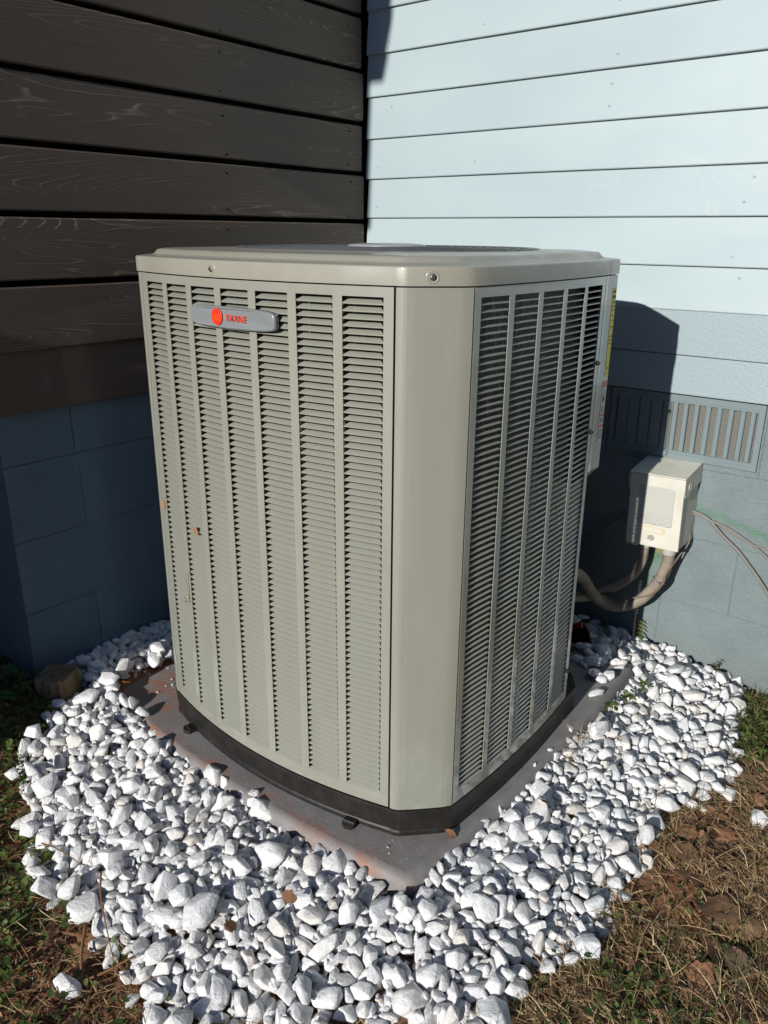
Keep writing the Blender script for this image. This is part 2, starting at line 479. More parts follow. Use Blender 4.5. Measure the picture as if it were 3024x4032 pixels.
M = dict(
    wood=m_wood_stain(), skirt=m_plain_dark(), siding=m_siding(), siding_rough=m_siding_rough(), block=m_block(), shaded_block=m_block((0.60, 0.80, 1.08), 'shade_tinted_block_paint'), mortar=m_mortar(),  # pier gets its own copy of the block paint, blue shade mixed into the colour
    ac=m_ac(), actop=m_ac_top(), coil=m_coil(), pan=m_pan(), pad=m_pad(), stone=m_stone(), stone1=m_stone(0.022, 'white_marble_single'), soil=m_soil(), leaf=m_dead_leaf(),
    boxp=m_box_paint(), flabel=m_faded_label(), conduit=m_conduit(), stump=m_stump(),
    black=NT('black_gap', (0.004, 0.004, 0.004), 0.9, 0.1).m,
    ventp=NT('slate_teal_metal', (0.17, 0.22, 0.235), 0.45, 0.5).m,
    screw=NT('zinc_screw', (0.55, 0.54, 0.52), 0.35, 0.5, metal=1.0).m,
    guard=NT('dark_guard_wire', (0.075, 0.08, 0.085), 0.4, 0.5).m,
    motor=NT('grey_motor_cover', (0.30, 0.31, 0.325), 0.3, 0.5).m,
    badge=NT('satin_grey_badge', (0.245, 0.265, 0.275), 0.34, 0.5, 0.3, 0.1, metal=0.15).m,
    red=NT('badge_red', (0.80, 0.035, 0.012), 0.4, 0.4).m,
    yellow=NT('label_yellow', (0.80, 0.70, 0.03), 0.45, 0.4).m,
    ink=NT('label_ink', (0.02, 0.02, 0.02), 0.6, 0.2).m,
    paper=NT('label_white', (0.74, 0.74, 0.72), 0.45, 0.4).m,
    orange=NT('label_orange', (0.75, 0.16, 0.02), 0.45, 0.4).m,
    greyfit=NT('grey_pvc_fitting', (0.42, 0.41, 0.38), 0.45, 0.4).m,
    wire=NT('grey_cable', (0.20, 0.185, 0.17), 0.5, 0.4).m,
    wirebrown=NT('brown_cable', (0.16, 0.128, 0.098), 0.55, 0.4).m,
    tape=NT('black_tape', (0.012, 0.012, 0.013), 0.28, 0.5).m,
    pvc=NT('black_corrugated_plastic', (0.014, 0.013, 0.012), 0.5, 0.4).m,
    rim=NT('dusty_plastic_rim', (0.20, 0.16, 0.12), 0.7, 0.3).m,
    redplastic=NT('red_plastic', (0.42, 0.02, 0.015), 0.45, 0.4).m,
    screen=None,
)
def m_screen():
    a = NT('wire_screen', (0.3, 0.3, 0.28), 0.6, 0.3)
    x, y, z = a.sep(a.coord('Object'))
    fx = a.math('FRACT', a.math('MULTIPLY', x, 300.0)); fz = a.math('FRACT', a.math('MULTIPLY', z, 300.0))
    w = a.math('MAXIMUM', a.math('LESS_THAN', fx, 0.36), a.math('LESS_THAN', fz, 0.36))
    a.color(a.mix(w, (0.010, 0.009, 0.008), (0.235, 0.23, 0.205)))
    return a.m
M['screen'] = m_screen()

# ------------------------------------------------------------------ ground
def sm(t):
    t = max(0.0, min(1.0, t)); return t * t * (3 - 2 * t)

BED = [(0.0, -0.45), (0.0, -1.30), (0.09, -1.37), (0.13, -1.44), (0.18, -1.52), (0.30, -1.575), (0.42, -1.63), (0.54, -1.665), (0.72, -1.685), (0.83, -1.695), (0.91, -1.715),
       (1.005, -1.70), (1.08, -1.66), (1.15, -1.615), (1.29, -1.52), (1.39, -1.42), (1.425, -1.36), (1.415, -1.25), (1.465, -1.15), (1.49, -1.06),
       (1.455, -0.955), (1.47, -0.845), (1.445, -0.72), (1.44, -0.65), (1.495, -0.575), (1.535, -0.48), (1.52, -0.38), (1.475, -0.28), (1.472, -0.14), (1.44, 0.0), (0.88, 0.0), (0.88, -0.45)]

def inpoly(x, y, P=BED):
    c = False
    j = len(P) - 1
    for i in range(len(P)):
        if (P[i][1] > y) != (P[j][1] > y) and x < (P[j][0] - P[i][0]) * (y - P[i][1]) / (P[j][1] - P[i][1]) + P[i][0]: c = not c
        j = i
    return c

def dpoly(x, y, P=BED):
    d = 9
    for i in range(len(P)):
        ax, ay = P[i - 1]; bx, by = P[i]
        t = max(0, min(1, ((x - ax) * (bx - ax) + (y - ay) * (by - ay)) / ((bx - ax) ** 2 + (by - ay) ** 2 + 1e-12)))
        d = min(d, math.hypot(x - ax - t * (bx - ax), y - ay - t * (by - ay)))
    return d

def outer_rim_distance(x, y):
    d = 9
    for i in range(2, len(BED) - 2):
        ax, ay = BED[i - 1]; bx, by = BED[i]
        t = max(0, min(1, ((x - ax) * (bx - ax) + (y - ay) * (by - ay)) / ((bx - ax) ** 2 + (by - ay) ** 2 + 1e-12)))
        d = min(d, math.hypot(x - ax - t * (bx - ax), y - ay - t * (by - ay)))
    return d

def hground(x, y):
    h = 0.10 * sm((0.42 - x) / 0.5) * sm((y + 2.1) / 0.55)
    if -1.0 < x < 2.6 and -2.6 < y < 0.2:
        h += 0.010 * noise.noise(Vector((x * 5, y * 5, 0.3))) + 0.006 * noise.noise(Vector((x * 17, y * 17, 1.3)))
        if -0.1 < x < 1.6 and -1.8 < y and inpoly(x, y):
            h += 0.032 * sm(outer_rim_distance(x, y) / 0.16)
    return h

def build_ground():
    xs = [-60, -20, -7, -3, -1.5, -1.0] + [-0.75 + i * 0.02 for i in range(150)] + [2.4, 3, 5, 9, 20, 60]
    ys = [-60, -20, -9, -5, -3.5, -2.8] + [-2.45 + i * 0.02 for i in range(128)] + [0.3, 1, 4, 15, 60]
    mb = MB()
    vs = [(x, y, hground(x, y)) for y in ys for x in xs]
    n = len(xs)
    fs = [(j * n + i, j * n + i + 1, (j + 1) * n + i + 1, (j + 1) * n + i) for j in range(len(ys) - 1) for i in range(n - 1)]
    mb.add(vs, fs)
    o = mb.build('ground', M['soil'], smooth=True)
    o['kind'] = 'structure'
build_ground()

# ------------------------------------------------------------------ dark wood-clad wall (left) with its block pier
rnd = random.Random(5)
def plank(x_front, thick, z0, z1, y0, y1, bev, mat, name, parent, seed):
    rr = random.Random(seed)
    prof = [(-thick, z0), (-bev, z0), (0, z0 + bev), (0, z1 - bev), (-bev * 0.9, z1), (-thick, z1)]
    n = 16
    rings = []
    for i in range(n + 1):
        y = y0 + (y1 - y0) * i / n
        wz = 0.0011 * noise.noise(Vector((y * 2.3, seed * 3.1, 0)))
        wx = 0.0012 * noise.noise(Vector((y * 1.7, seed * 7.7, 5)))
        rings.append([(x_front + px + wx, y, pz + wz) for px, pz in prof])
    mb = MB().rings(rings, cap=(True, True))
    me = mb.mesh(name, mat); fixn(me)
    return put(name, me, parent)

wall_l = thing('wood_clad_wall', 'dark brown stained wooden plank wall on the left above the painted block pier', 'wall', (0, -1.4, 0))
wall_l.location = (0, 0, 0)
zl = [0.992, 1.141, 1.2965, 1.449, 1.603, 1.758, 1.914, 2.069, 2.224, 2.38, 2.535]
for i in range(len(zl) - 1):
    z0 = zl[i] + (0.0145 if i else 0.0)
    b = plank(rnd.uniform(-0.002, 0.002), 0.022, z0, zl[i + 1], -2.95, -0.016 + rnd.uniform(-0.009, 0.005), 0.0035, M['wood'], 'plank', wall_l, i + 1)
plank(-0.013, 0.014, 0.839, 1.02, -2.95, -0.03, 0.002, M['skirt'], 'skirt_board', wall_l, 40)
MB().box(-0.06, -0.031, -2.95, 0.06, 0.85, 2.6).build('backing', M['black'], wall_l)
# nail holes
def disc_mesh(name, r, h, mat, n=8, axis='x'):
    mb = MB()
    rings = [[(0, r * math.cos(k * 2 * math.pi / n), r * math.sin(k * 2 * math.pi / n)) for k in range(n)],
             [(h, 0.6 * r * math.cos(k * 2 * math.pi / n), 0.6 * r * math.sin(k * 2 * math.pi / n)) for k in range(n)]]
    if axis == 'y': rings = [[(p[1], -p[0], p[2]) for p in r_] for r_ in rings]
    mb.rings(rings, cap=(True, True)); me = mb.mesh(name, mat, True); return fixn(me)
nail_dark = disc_mesh('nail_head', 0.0035, 0.0012, M['black'])
planks = [c for c in wall_l.children if c.name.startswith('plank')]
for c, zc in zip(planks[1:6], [(zl[i] + zl[i + 1]) / 2 for i in range(1, 6)]):
    for y in (-0.085, -0.62):
        for s in (-1, 1):
            put('nail_head', nail_dark, c, (0.0012, y + rnd.uniform(-.008, .008), zc + s * 0.05 + rnd.uniform(-.006, .006)))

def block_run(courses, fixed, face, parent, lo, hi, depth=0.19, seed=1, joint=0.0014):
    """courses: (z0, z1, [joint positions]); face 'x' = blocks along y facing +x at x=fixed; face 'y' = along x facing -y at y=fixed"""
    rr = random.Random(seed)
    for z0, z1, js in courses:
        cuts = [lo] + sorted(j for j in js if lo < j < hi) + [hi]
        for a, b in zip(cuts[:-1], cuts[1:]):
            p = rr.uniform(-0.0012, 0.0012)
            g = joint / 2
            mb = MB()
            if face == 'x': mb.box(fixed - depth, fixed + p, a + g, b - g, z0 + g, z1 - g)
            else: mb.box(a + g, b - g, fixed - p, fixed + depth, z0 + g, z1 - g)
            me = mb.mesh('block', M['shaded_block'] if parent.name.startswith('block_pier') else M['block']); bevelled(me, 0.0014, 1)
            put('block', me, parent)

pier = thing('block_pier', 'slate teal painted concrete block foundation, blue shade put into its colour, under the dark wood wall', 'foundation', (0, 0, 0))
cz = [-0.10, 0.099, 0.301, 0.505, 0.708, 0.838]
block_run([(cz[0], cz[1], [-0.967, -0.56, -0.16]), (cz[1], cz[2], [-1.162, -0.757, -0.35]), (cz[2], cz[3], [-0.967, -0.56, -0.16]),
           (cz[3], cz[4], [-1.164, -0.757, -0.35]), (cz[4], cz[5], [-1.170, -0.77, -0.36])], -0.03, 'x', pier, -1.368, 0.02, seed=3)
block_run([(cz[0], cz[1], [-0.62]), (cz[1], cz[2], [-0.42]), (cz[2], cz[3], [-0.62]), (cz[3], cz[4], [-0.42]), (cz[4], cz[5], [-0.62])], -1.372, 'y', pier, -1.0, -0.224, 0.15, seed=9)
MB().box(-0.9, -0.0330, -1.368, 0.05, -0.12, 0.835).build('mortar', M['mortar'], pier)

# ------------------------------------------------------------------ pale lap siding wall (right) with block foundation
wall_r = thing('siding_wall', 'pale blue green painted lap siding wall behind the air conditioner, brightly sunlit', 'wall', (0, 0, 0))
zs = [0.846, 0.954, 1.074, 1.19, 1.316, 1.44, 1.564, 1.69, 1.813, 1.938, 2.062, 2.187, 2.312, 2.437]
nail_r = disc_mesh('nail_head', 0.0034, 0.0011, M['siding'], 8, 'y')
for i in range(len(zs) - 1):
    z0, z1 = zs[i], zs[i + 1]
    flat = i < 2
    yb, yt = (0.0, 0.011) if not flat else (0.001, 0.004)
    x0 = 0.003 + rnd.uniform(-0.003, 0.003)
    prof = [(yb + 0.0135, z0), (yb + 0.0015, z0), (yb, z0 + 0.0025), (yt, z1 + 0.006), (yt + 0.006, z1 + 0.006)]
    if flat: prof = [(yb + 0.0135, z0), (yb + 0.001, z0), (yb, z0 + 0.002), (yt, z1 + (0.006 if i else -0.002)), (yt + 0.008, z1 + (0.006 if i else -0.002))]
    n = 24
    rings = []
    for k in range(n + 1):
        x = x0 + (3.2 - x0) * k / n
        w = 0.0009 * noise.noise(Vector((x * 2.1, i * 3.7, 2))); wz = 0.0008 * noise.noise(Vector((x * 1.6, i * 5.1, 8)))
        rings.append([(x, py + w, pz + wz) for py, pz in prof])
    mb = MB().rings(rings, cap=(True, True))
    me = mb.mesh('siding_board', M['siding_rough'] if flat else M['siding']); fixn(me)
    b = put('siding_board', me, wall_r)
    if not flat:
        for x in (0.075, 0.44, 0.845, 1.25, 1.66):
            for dz in ((0.03,) if i % 2 else (0.028, 0.085)):
                if rnd.random() < 0.55:
                    f = dz / (z1 - z0)
                    put('nail_head', nail_r, b, (x + rnd.uniform(-.03, .03), yb + (yt - yb) * f - 0.0002, z0 + dz + rnd.uniform(-.008, .008)))
MB().box(-0.02, 3.2, 0.026, 0.06, 0.84, 2.44).build('backing', M['black'], wall_r)

found = thing('block_foundation', 'slate teal painted concrete block foundation below the pale siding wall', 'foundation', (0, 0, 0))
block_run([(-0.10, 0.0, []), (0.0, 0.212, [0.36, 0.77, 1.172, 1.575, 1.98, 2.38]), (0.212, 0.424, [0.16, 0.565, 0.968, 1.372, 1.776, 2.18, 2.59]),
           (0.424, 0.636, [0.36, 0.77, 1.172, 1.575, 1.98, 2.38]), (0.636, 0.86, [0.16, 0.565, 0.945, 1.39, 1.776, 2.18])], 0.02, 'y', found, -0.02, 3.2, 0.16, seed=4)
MB().box(-0.02, 3.2, 0.0222, 0.19, -0.12, 0.858).build('mortar', M['mortar'], found)

# foundation vent
vent = thing('foundation_vent', 'rectangular slate blue metal foundation vent with vertical slats tucked under the siding', 'vent', (1.17, 0.0, 0.66))
def vbox(x0, x1, y0, y1, z0, z1, name, mat, bev=0.0015, lab=None):
    mb = MB().box(x0 - 1.17, x1 - 1.17, y0, y1, z0 - 0.66, z1 - 0.66)
    me = mb.mesh(name, mat)
    if bev: bevelled(me, bev)
    o = put(name, me, vent)
    if lab: o['label'] = lab
    return o
mb = MB()
for a in ((0.957, 1.384, 0.658, 0.672), (0.957, 1.384, 0.826, 0.842), (0.957, 0.972, 0.672, 0.826), (1.369, 1.384, 0.672, 0.826)):
    mb.box(a[0] - 1.17, a[1] - 1.17, 0.006, 0.021, a[2] - 0.66, a[3] - 0.66)
me = mb.mesh('vent_frame', M['ventp']); put('vent_frame', me, vent)
mb = MB()
for a in ((0.972, 1.369, 0.672, 0.680), (0.972, 1.369, 0.820, 0.826), (1.112, 1.130, 0.680, 0.820)):
    mb.box(a[0] - 1.17, a[1] - 1.17, 0.008, 0.021, a[2] - 0.66, a[3] - 0.66)
put('inner_frame', mb.mesh('inner_frame', M['ventp']), vent)
vbox(0.972, 1.369, 0.0155, 0.0185, 0.672, 0.826, 'insect_screen', M['screen'], 0)
for x in (1.137, 1.166, 1.196, 1.228, 1.258, 1.289, 1.320, 1.346):
    vbox(x + 0.002, x + 0.0155, 0.006, 0.014, 0.680, 0.821, 'slat', M['ventp'], 0.002)
for x in (0.975, 1.008, 1.042, 1.076):
    vbox(x, x + 0.0312, 0.009, 0.0145, 0.680, 0.821, 'shutter_plate', M['ventp'], 0.0012)
vbox(1.128, 1.140, -0.002, 0.006, 0.664, 0.678, 'latch', M['ventp'], 0.002)

# ------------------------------------------------------------------ porch roof parts and an added screen beyond the left edge of the view (they throw the shade on the left)
porch = thing('porch_roof', 'wooden porch roof end high on the left beyond the wall', 'roof', (0, -2.7, 2.4))
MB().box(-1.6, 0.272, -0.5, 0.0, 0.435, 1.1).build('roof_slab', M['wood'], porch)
MB().box(0.138, 0.186, -0.075, -0.025, -0.165, 0.4345).build('downpipe', M['wood'], porch)
shade_caster = thing('unseen_screen', 'unseen plank stand-in left of the view for whatever shades the pier', 'shade_caster', (0, -3.05, 0))  # added stand-in for the unseen thing that shades the lower left
for i in range(11):
    MB().box(-2.5, 0.235, -0.012, 0.012, 0.03 + i * 0.145, 0.17 + i * 0.145).build('plank', M['wood'], shade_caster)
MB().box(0.10, 0.19, 0.014, 0.09, -0.1, 1.6).build('post', M['wood'], shade_caster)
MB().box(-2.4, -2.31, 0.014, 0.09, -0.1, 1.6).build('post', M['wood'], shade_caster)

def build_blocker():  # unseen mass added to dim the horizon light on the side louvers
    t = thing('blocker', 'unseen dark green horizon hedge far off to the right of the view', 'blocker', (5.6, -3, 0))
    a = NT('blocker_leaves', (0.035, 0.055, 0.02), 0.7, 0.3)
    a.color(a.ramp(a.noise(a.coord('Object'), 9, 5, 0.7), [(0.35, (0.012, 0.02, 0.008)), (0.65, (0.06, 0.085, 0.03))]))
    rings = []
    for j in range(15):
        y = -5.0 + 9.0 * j / 14
        ring = []
        for k in range(17):
            an = R(-8 + 196 * k / 16)
            q = Vector((0.9 * math.cos(an), y, max(-0.1, 4.2 * abs(math.sin(an)) ** 0.45 if an > 0 and an < math.pi else -0.1)))
            ring.append(q + Vector((0.25 * noise.noise(q * 1.3), 0, 0.3 * noise.noise(q * 1.1 + Vector((9, 0, 0))))))
        rings.append(ring)
    put('blocker_shape', MB().rings(rings, closed_rings=False).mesh('blocker_shape', a.m, True), t)['kind'] = 'stuff'
build_blocker()

# ------------------------------------------------------------------ pad
def rounded_rect(x0, x1, y0, y1, r, n=5):
    out = []
    for cx, cy, a0 in ((x1 - r, y1 - r, 0), (x0 + r, y1 - r, 90), (x0 + r, y0 + r, 180), (x1 - r, y0 + r, 270)):
        for k in range(n + 1):
            a = R(a0 + 90 * k / n)
            out.append((cx + r * math.cos(a), cy + r * math.sin(a)))
    return out
def pad_outline(ins):
    P = []
    for k in range(13):
        x = 0.20 + (1.155 - 0.20) * k / 12
        P.append((x, -1.318 + ins + 0.030 * ((x - 0.72) / 0.43) ** 2))
    P += [(1.172 - ins * 0.8, -1.284 + ins), (1.187 - ins, -1.268 + ins * 0.8)]
    for k in range(1, 11):
        y = -1.268 + (1.268 - 0.80) * k / 10
        P.append((1.215 - ins - 0.030 * ((y + 0.80) / 0.44) ** 2, y))
    P += [(1.215 - ins, -0.5), (1.215 - ins, -0.25), (1.19 - ins, -0.21), (0.16 + ins, -0.21), (0.14 + ins, -0.25), (0.14 + ins, -1.22), (0.155 + ins, -1.262 + ins)]
    return P
def build_pad():
    rings = []
    for ins, z in ((-0.012, -0.03), (0.0, 0.045), (0.002, 0.068), (0.006, 0.081), (0.014, 0.088), (0.024, 0.090)):
        rings.append([(x, y, z) for x, y in pad_outline(ins)])
    o = MB().rings(rings, cap=(False, True)).build('equipment_pad', M['pad'], smooth=False)
    for p in o.data.polygons:
        if len(p.vertices) == 4: p.use_smooth = True
    tag(o, 'dusty grey plastic equipment pad with rusty clay stains under the air conditioner', 'pad')
build_pad()

# ------------------------------------------------------------------ the air conditioner
CX, CYR = 0.7255, -0.857
FH, SH = 0.3415, 0.257        # half widths of front and side panels
def fy(x): return -1.251 + 0.048 * ((x - CX) / FH) ** 2
def sx(y): return 1.177 - 0.013 * ((y - CYR) / SH) ** 2
def by(x): return -0.352 - 0.028 * ((x - CX) / 0.30) ** 2
def outline(off=0.0, nb=14):
    P = []
    for k in range(nb + 1):
        x = CX - FH + 2 * FH * k / nb; P.append((x, fy(x)))
    P += [(1.078, -1.2015), (1.0895, -1.1955), (1.1475, -1.1375), (1.156, -1.1265)]
    for k in range(nb + 1):
        y = CYR - SH + 2 * SH * k / nb; P.append((sx(y), y))
    P += [(1.1625, -0.585), (1.160, -0.532), (1.145, -0.511), (1.095, -0.446), (1.050, -0.395)]
    for k in range(nb + 1):
        x = CX + 0.30 - 0.60 * k / nb; P.append((x, by(x)))
    P += [(2 * CX - 1.045, -0.388), (2 * CX - 1.062, -0.402), (2 * CX - 1.146, -0.511), (2 * CX - 1.155, -0.53), (2 * CX - 1.160, -0.56)]
    for k in range(nb + 1):
        y = CYR + SH - 2 * SH * k / nb; P.append((2 * CX - sx(y), y))
    P += [(2 * CX - 1.156, -1.1265), (2 * CX - 1.1475, -1.1375), (2 * CX - 1.0895, -1.1955), (2 * CX - 1.078, -1.2015)]
    if off == 0: return P
    if off < -0.015:
        # deep insets shrink towards the middle so that the tight corner bends do not fold over
        return [tuple(Vector(p) + (Vector((CX, -0.8)) - Vector(p)).normalized() * -off * 1.06) for p in P]
    out = []
    n = len(P)
    for i in range(n):
        a, b, c = Vector(P[i - 1]), Vector(P[i]), Vector(P[(i + 1) % n])
        t = (c - a).normalized(); nrm = Vector((t.y, -t.x))
        out.append(tuple(b + nrm * off))
    return out

ac = thing('air_conditioner', 'tall grey beige air conditioning unit with louvered sides standing on a grey pad', 'air conditioner', (CX, -0.8, 0.09))
O = Vector((-CX, 0.8, -0.09))
def acp(mb, name, mats, parent=None, smooth=False, fix=True):
    mb.v = [tuple(Vector(v) + O) for v in mb.v] if parent is None else mb.v
    me = mb.mesh(name, mats, smooth)
    if fix: fixn(me)
    return put(name, me, parent or ac)

# base pan
rings = [[(x, y, z) for x, y in outline(o_)] for o_, z in ((-0.001, 0.0905), (-0.001, 0.099), (-0.003, 0.103), (0.001, 0.150), (0.0005, 0.1545), (-0.012, 0.1555))]
pan = acp(MB().rings(rings, cap=(True, True)), 'base_pan', M['pan'], smooth=False)
# hold-down clip and small feet on the pan
def clip(x, y, ang):
    Mx = Matrix.Translation(Vector((x, y, 0.0905)) + O) @ Matrix.Rotation(ang, 4, 'Z')
    mb = MB().box(-0.014, 0.014, -0.012, 0.006, 0.0, 0.010, M=Mx)
    mb.rings([[Mx @ Vector((0.015 * math.cos(a), -0.012 + 0.011 * math.sin(a), z)) for a in [R(180 + 180 * k / 8) for k in range(9)]] for z in (0.0, 0.0095)], cap=(True, True))
    me = mb.mesh('hold_down_clip', M['pan']); fixn(me); put('hold_down_clip', me, pan)
    mb = MB().box(-0.013, 0.013, -0.0125, -0.010, 0.010, 0.0115, M=Mx)
    put('clip_edge', mb.mesh('clip_edge', M['screw']), pan)
clip(0.985, -1.226, R(12)); clip(0.46, -1.227, R(-14))
# inner dark core: coil
rings = [[(x, y, z) for x, y in outline(-0.032)] for z in (0.156, 1.185)]
acp(MB().rings(rings, cap=(True, True)), 'coil', M['coil'])
# plates closing the gaps behind posts
def strip_along(pts, z0, z1, thick, name, mat, parent=None, smooth=True):
    """vertical sheet of given thickness following 2-D points (outside on the right-hand side of travel)"""
    n = len(pts)
    nr = []
    for i in range(n):
        a = Vector(pts[max(i - 1, 0)]); c = Vector(pts[min(i + 1, n - 1)])
        t = (c - a).normalized(); nr.append(Vector((t.y, -t.x)))
    inner = [Vector(p) - q * thick for p, q in zip(pts, nr)]
    loop = [Vector(p) for p in pts] + inner[::-1]
    mb = MB().rings([[(p.x, p.y, z) for p in loop] for z in (z0, z1)], cap=(True, True))
    return acp(mb, name, mat, parent)

OUT = outline()
nb = 14
iF0, iF1 = 0, nb
iS0 = nb + 5; iS1 = iS0 + nb
def seg(i0, i1): return OUT[i0:i1 + 1]
def shrink(pts, g):
    """cut g metres from both ends"""
    p = [Vector(q) for q in pts]
    p[0] = p[0] + (p[1] - p[0]).normalized() * g
    p[-1] = p[-1] + (p[-2] - p[-1]).normalized() * g
    return [tuple(q) for q in p]
def flange(pts, d=0.010):
    """turn both ends inwards like folded sheet metal"""
    a, b = Vector(pts[0]), Vector(pts[1]); t = (b - a).normalized(); n0 = Vector((t.y, -t.x))
    c, e = Vector(pts[-1]), Vector(pts[-2]); t2 = (c - e).normalized(); n1 = Vector((t2.y, -t2.x))
    return [tuple(a - n0 * d)] + [tuple(a - n0 * 0.0015 - t * 0.0006)] + list(pts) + [tuple(c - n1 * 0.0015 + t2 * 0.0006)] + [tuple(c - n1 * d)]
ZP0, ZP1 = 0.1575, 1.186
def post(pts, name='corner_post', z0=ZP0, z1=ZP1):
    p = [Vector(q) for q in pts]
    # finer bends
    q = []
    for i in range(len(p) - 1):
        for k in range(3): q.append(p[i].lerp(p[i + 1], k / 3))
    q.append(p[-1])
    for _ in range(2):
        q = [q[0]] + [(q[i - 1] + q[i] * 2 + q[i + 1]) / 4 for i in range(1, len(q) - 1)] + [q[-1]]
    o = strip_along(flange([tuple(a) for a in q]), z0, z1, 0.0012, name, M['ac'])
    return o
post(shrink([OUT[iF1]] + OUT[iF1 + 1:iS0] + [OUT[iS0]], 0.0022))
n_all = len(OUT)
iB0 = iS1 + 6; iB1 = iB0 + nb
iL0 = iB1 + 6; iL1 = iL0 + nb
post(shrink([OUT[iB1]] + OUT[iB1 + 1:iL0] + [OUT[iL0]], 0.002))
post(shrink([OUT[iL1]] + OUT[iL1 + 1:] + [OUT[0]], 0.002))
# recessed rear corner below the service cover
rc = [OUT[iS1]] + OUT[iS1 + 1:iB0] + [OUT[iB0]]
rc_in = [(Vector(p) + (Vector((CX, -0.8)) - Vector(p)).normalized() * 0.035) for p in rc]
strip_along([tuple(p) for p in rc_in], ZP0, 0.78, 0.0012, 'corner_post', M['ac'])
cov = strip_along(flange(shrink([OUT[iS1], (1.1620, -0.585), (1.1600, -0.532), (1.145, -0.511), (1.095, -0.446), (1.050, -0.395), OUT[iB0]], 0.002)), 0.752, ZP1, 0.0012, 'service_cover', M['ac'])
mb = MB()
lower = [Vector(p) for p in [OUT[iS1], (1.160, -0.532), (1.145, -0.511), (1.095, -0.446), OUT[iB0]]]
inn = [p + (Vector((CX, -0.8)) - p).normalized() * 0.034 for p in lower]
mb.rings([[(p.x, p.y, 0.7525) for p in lower], [(p.x, p.y, 0.715) for p in inn]], closed_rings=False)
put('cover_lip', mb.mesh('cover_lip', M['ac']), cov, O)
# labels on the cover
def on_cover(y0, y1, z0, z1, name, mats, proud=0.0007):
    pts = []
    for k in range(5):
        y = y0 + (y1 - y0) * k / 4
        x = 1.1620 + (1.1600 - 1.1620) * (y + 0.585) / 0.053
        pts.append((x + proud, y))
    mb = MB().rings([[(x, y, z) for x, y in pts] + [(x - proud * 0.8, y, z) for x, y in pts[::-1]] for z in (z0, z1)], cap=(True, True))
    me = mb.mesh(name, mats); fixn(me)
    return put(name, me, cov, O)
on_cover(-0.5535, -0.5335, 0.968, 1.160, 'energy_label', M['yellow'])
rr = random.Random(3)
for z, h in ((1.150, .004), (1.138, .006), (1.128, .003), (1.12, .002), (1.112, .002), (1.100, .002), (1.09, .0015), (1.076, .0015), (1.055, .0025), (1.047, .002), (1.04, .0015), (0.985, .0015)):
    on_cover(-0.5515 + rr.uniform(0, .003), -0.5375 + rr.uniform(0, .003), z, z + h, 'printed_line', M['ink'], 0.0010)
on_cover(-0.5585, -0.5365, 0.815, 0.958, 'warning_label', M['paper'])
for z0, z1 in ((0.944, 0.957), (0.876, 0.883), (0.850, 0.857)): on_cover(-0.558, -0.537, z0, z1, 'warning_band', M['orange'], 0.0010)
# flame diamond
mb = MB()
def dia(r0, r1):
    c = Vector((1.1606, -0.5475, 0.922))
    o_ = [(0, 1), (1, 0), (0, -1), (-1, 0)]
    ring = lambda r, dx: [(c.x + 0.0011 + dx - (a * r * 0.5) * 0.11, c.y + a * r * 0.5, c.z + b * r) for a, b in o_]
    mb.rings([ring(r0, 0.0), ring(r1, 0.0002)])
dia(0.0185, 0.0155)
mb.rings([[(1.1618, -0.5475 + a, 0.912 + b) for a, b in ((-.003, 0), (.003, 0), (.0034, .006), (.001, .014), (-.0005, .009), (-.0032, .007))], [(1.1622, -0.5475 + a, 0.912 + b) for a, b in ((-.0028, 0), (.0028, 0), (.0032, .006), (.001, .013), (-.0005, .009), (-.003, .007))]], cap=(True, True))
put('flame_symbol', mb.mesh('flame_symbol', M['ink']), cov, O)
for z in (0.898, 0.893, 0.888, 0.871, 0.867, 0.863, 0.845, 0.840, 0.835, 0.830, 0.825):
    on_cover(-0.557, -0.540 + rr.uniform(0, .002), z - 0.001, z + 0.001, 'printed_line', M['ink'], 0.0010)

# louver panels
PITCH = 0.01244
ROWS = 79
ZS1 = 1.1695
ZS0 = ZS1 - ROWS * PITCH
def louver_mesh(w, bow, lip):
    """origin: middle of the lip; local x along the slot, local y inwards, z up"""
    h, d, ins = (0.30 * PITCH, 0.0045, 0.0060) if lip else (0.62 * PITCH, 0.0086, 0.0085)
    mb = MB()
    nx = 3
    rows = [(-w / 2, 0.0, 0.0), (-w / 2, 0.0, 0.0016), (-w / 2 + ins * 0.55, d * 0.55, 0.0016 + (h - 0.0016) * 0.62), (-w / 2 + ins, d, h)]
    F = []
    for x0, y, z in rows:
        F.append([(x0 * (1 - 2 * k / nx), y + bow * (1 - ((1 - 2 * k / nx) * x0 / (w / 2)) ** 2) * -1, z) for k in range(nx + 1)])
    B = [[(p[0] * 0.998, p[1] + 0.0010, p[2] - 0.0006) for p in r] for r in F]
    vs = [p for r in F for p in r] + [p for r in B for p in r]
    n = nx + 1; m = len(F) * n
    fs = []
    for i in range(len(F) - 1):
        for k in range(nx):
            a = i * n + k
            fs.append((a, a + 1, a + n + 1, a + n)); fs.append((m + a, m + a + n, m + a + n + 1, m + a + 1))
    for k in range(nx):
        fs.append((k, m + k, m + k + 1, k + 1)); t = (len(F) - 1) * n + k; fs.append((t, t + 1, m + t + 1, m + t))
    mb.add(vs, fs)
    me = mb.mesh('louver', M['ac'], False)
    return fixn(me)

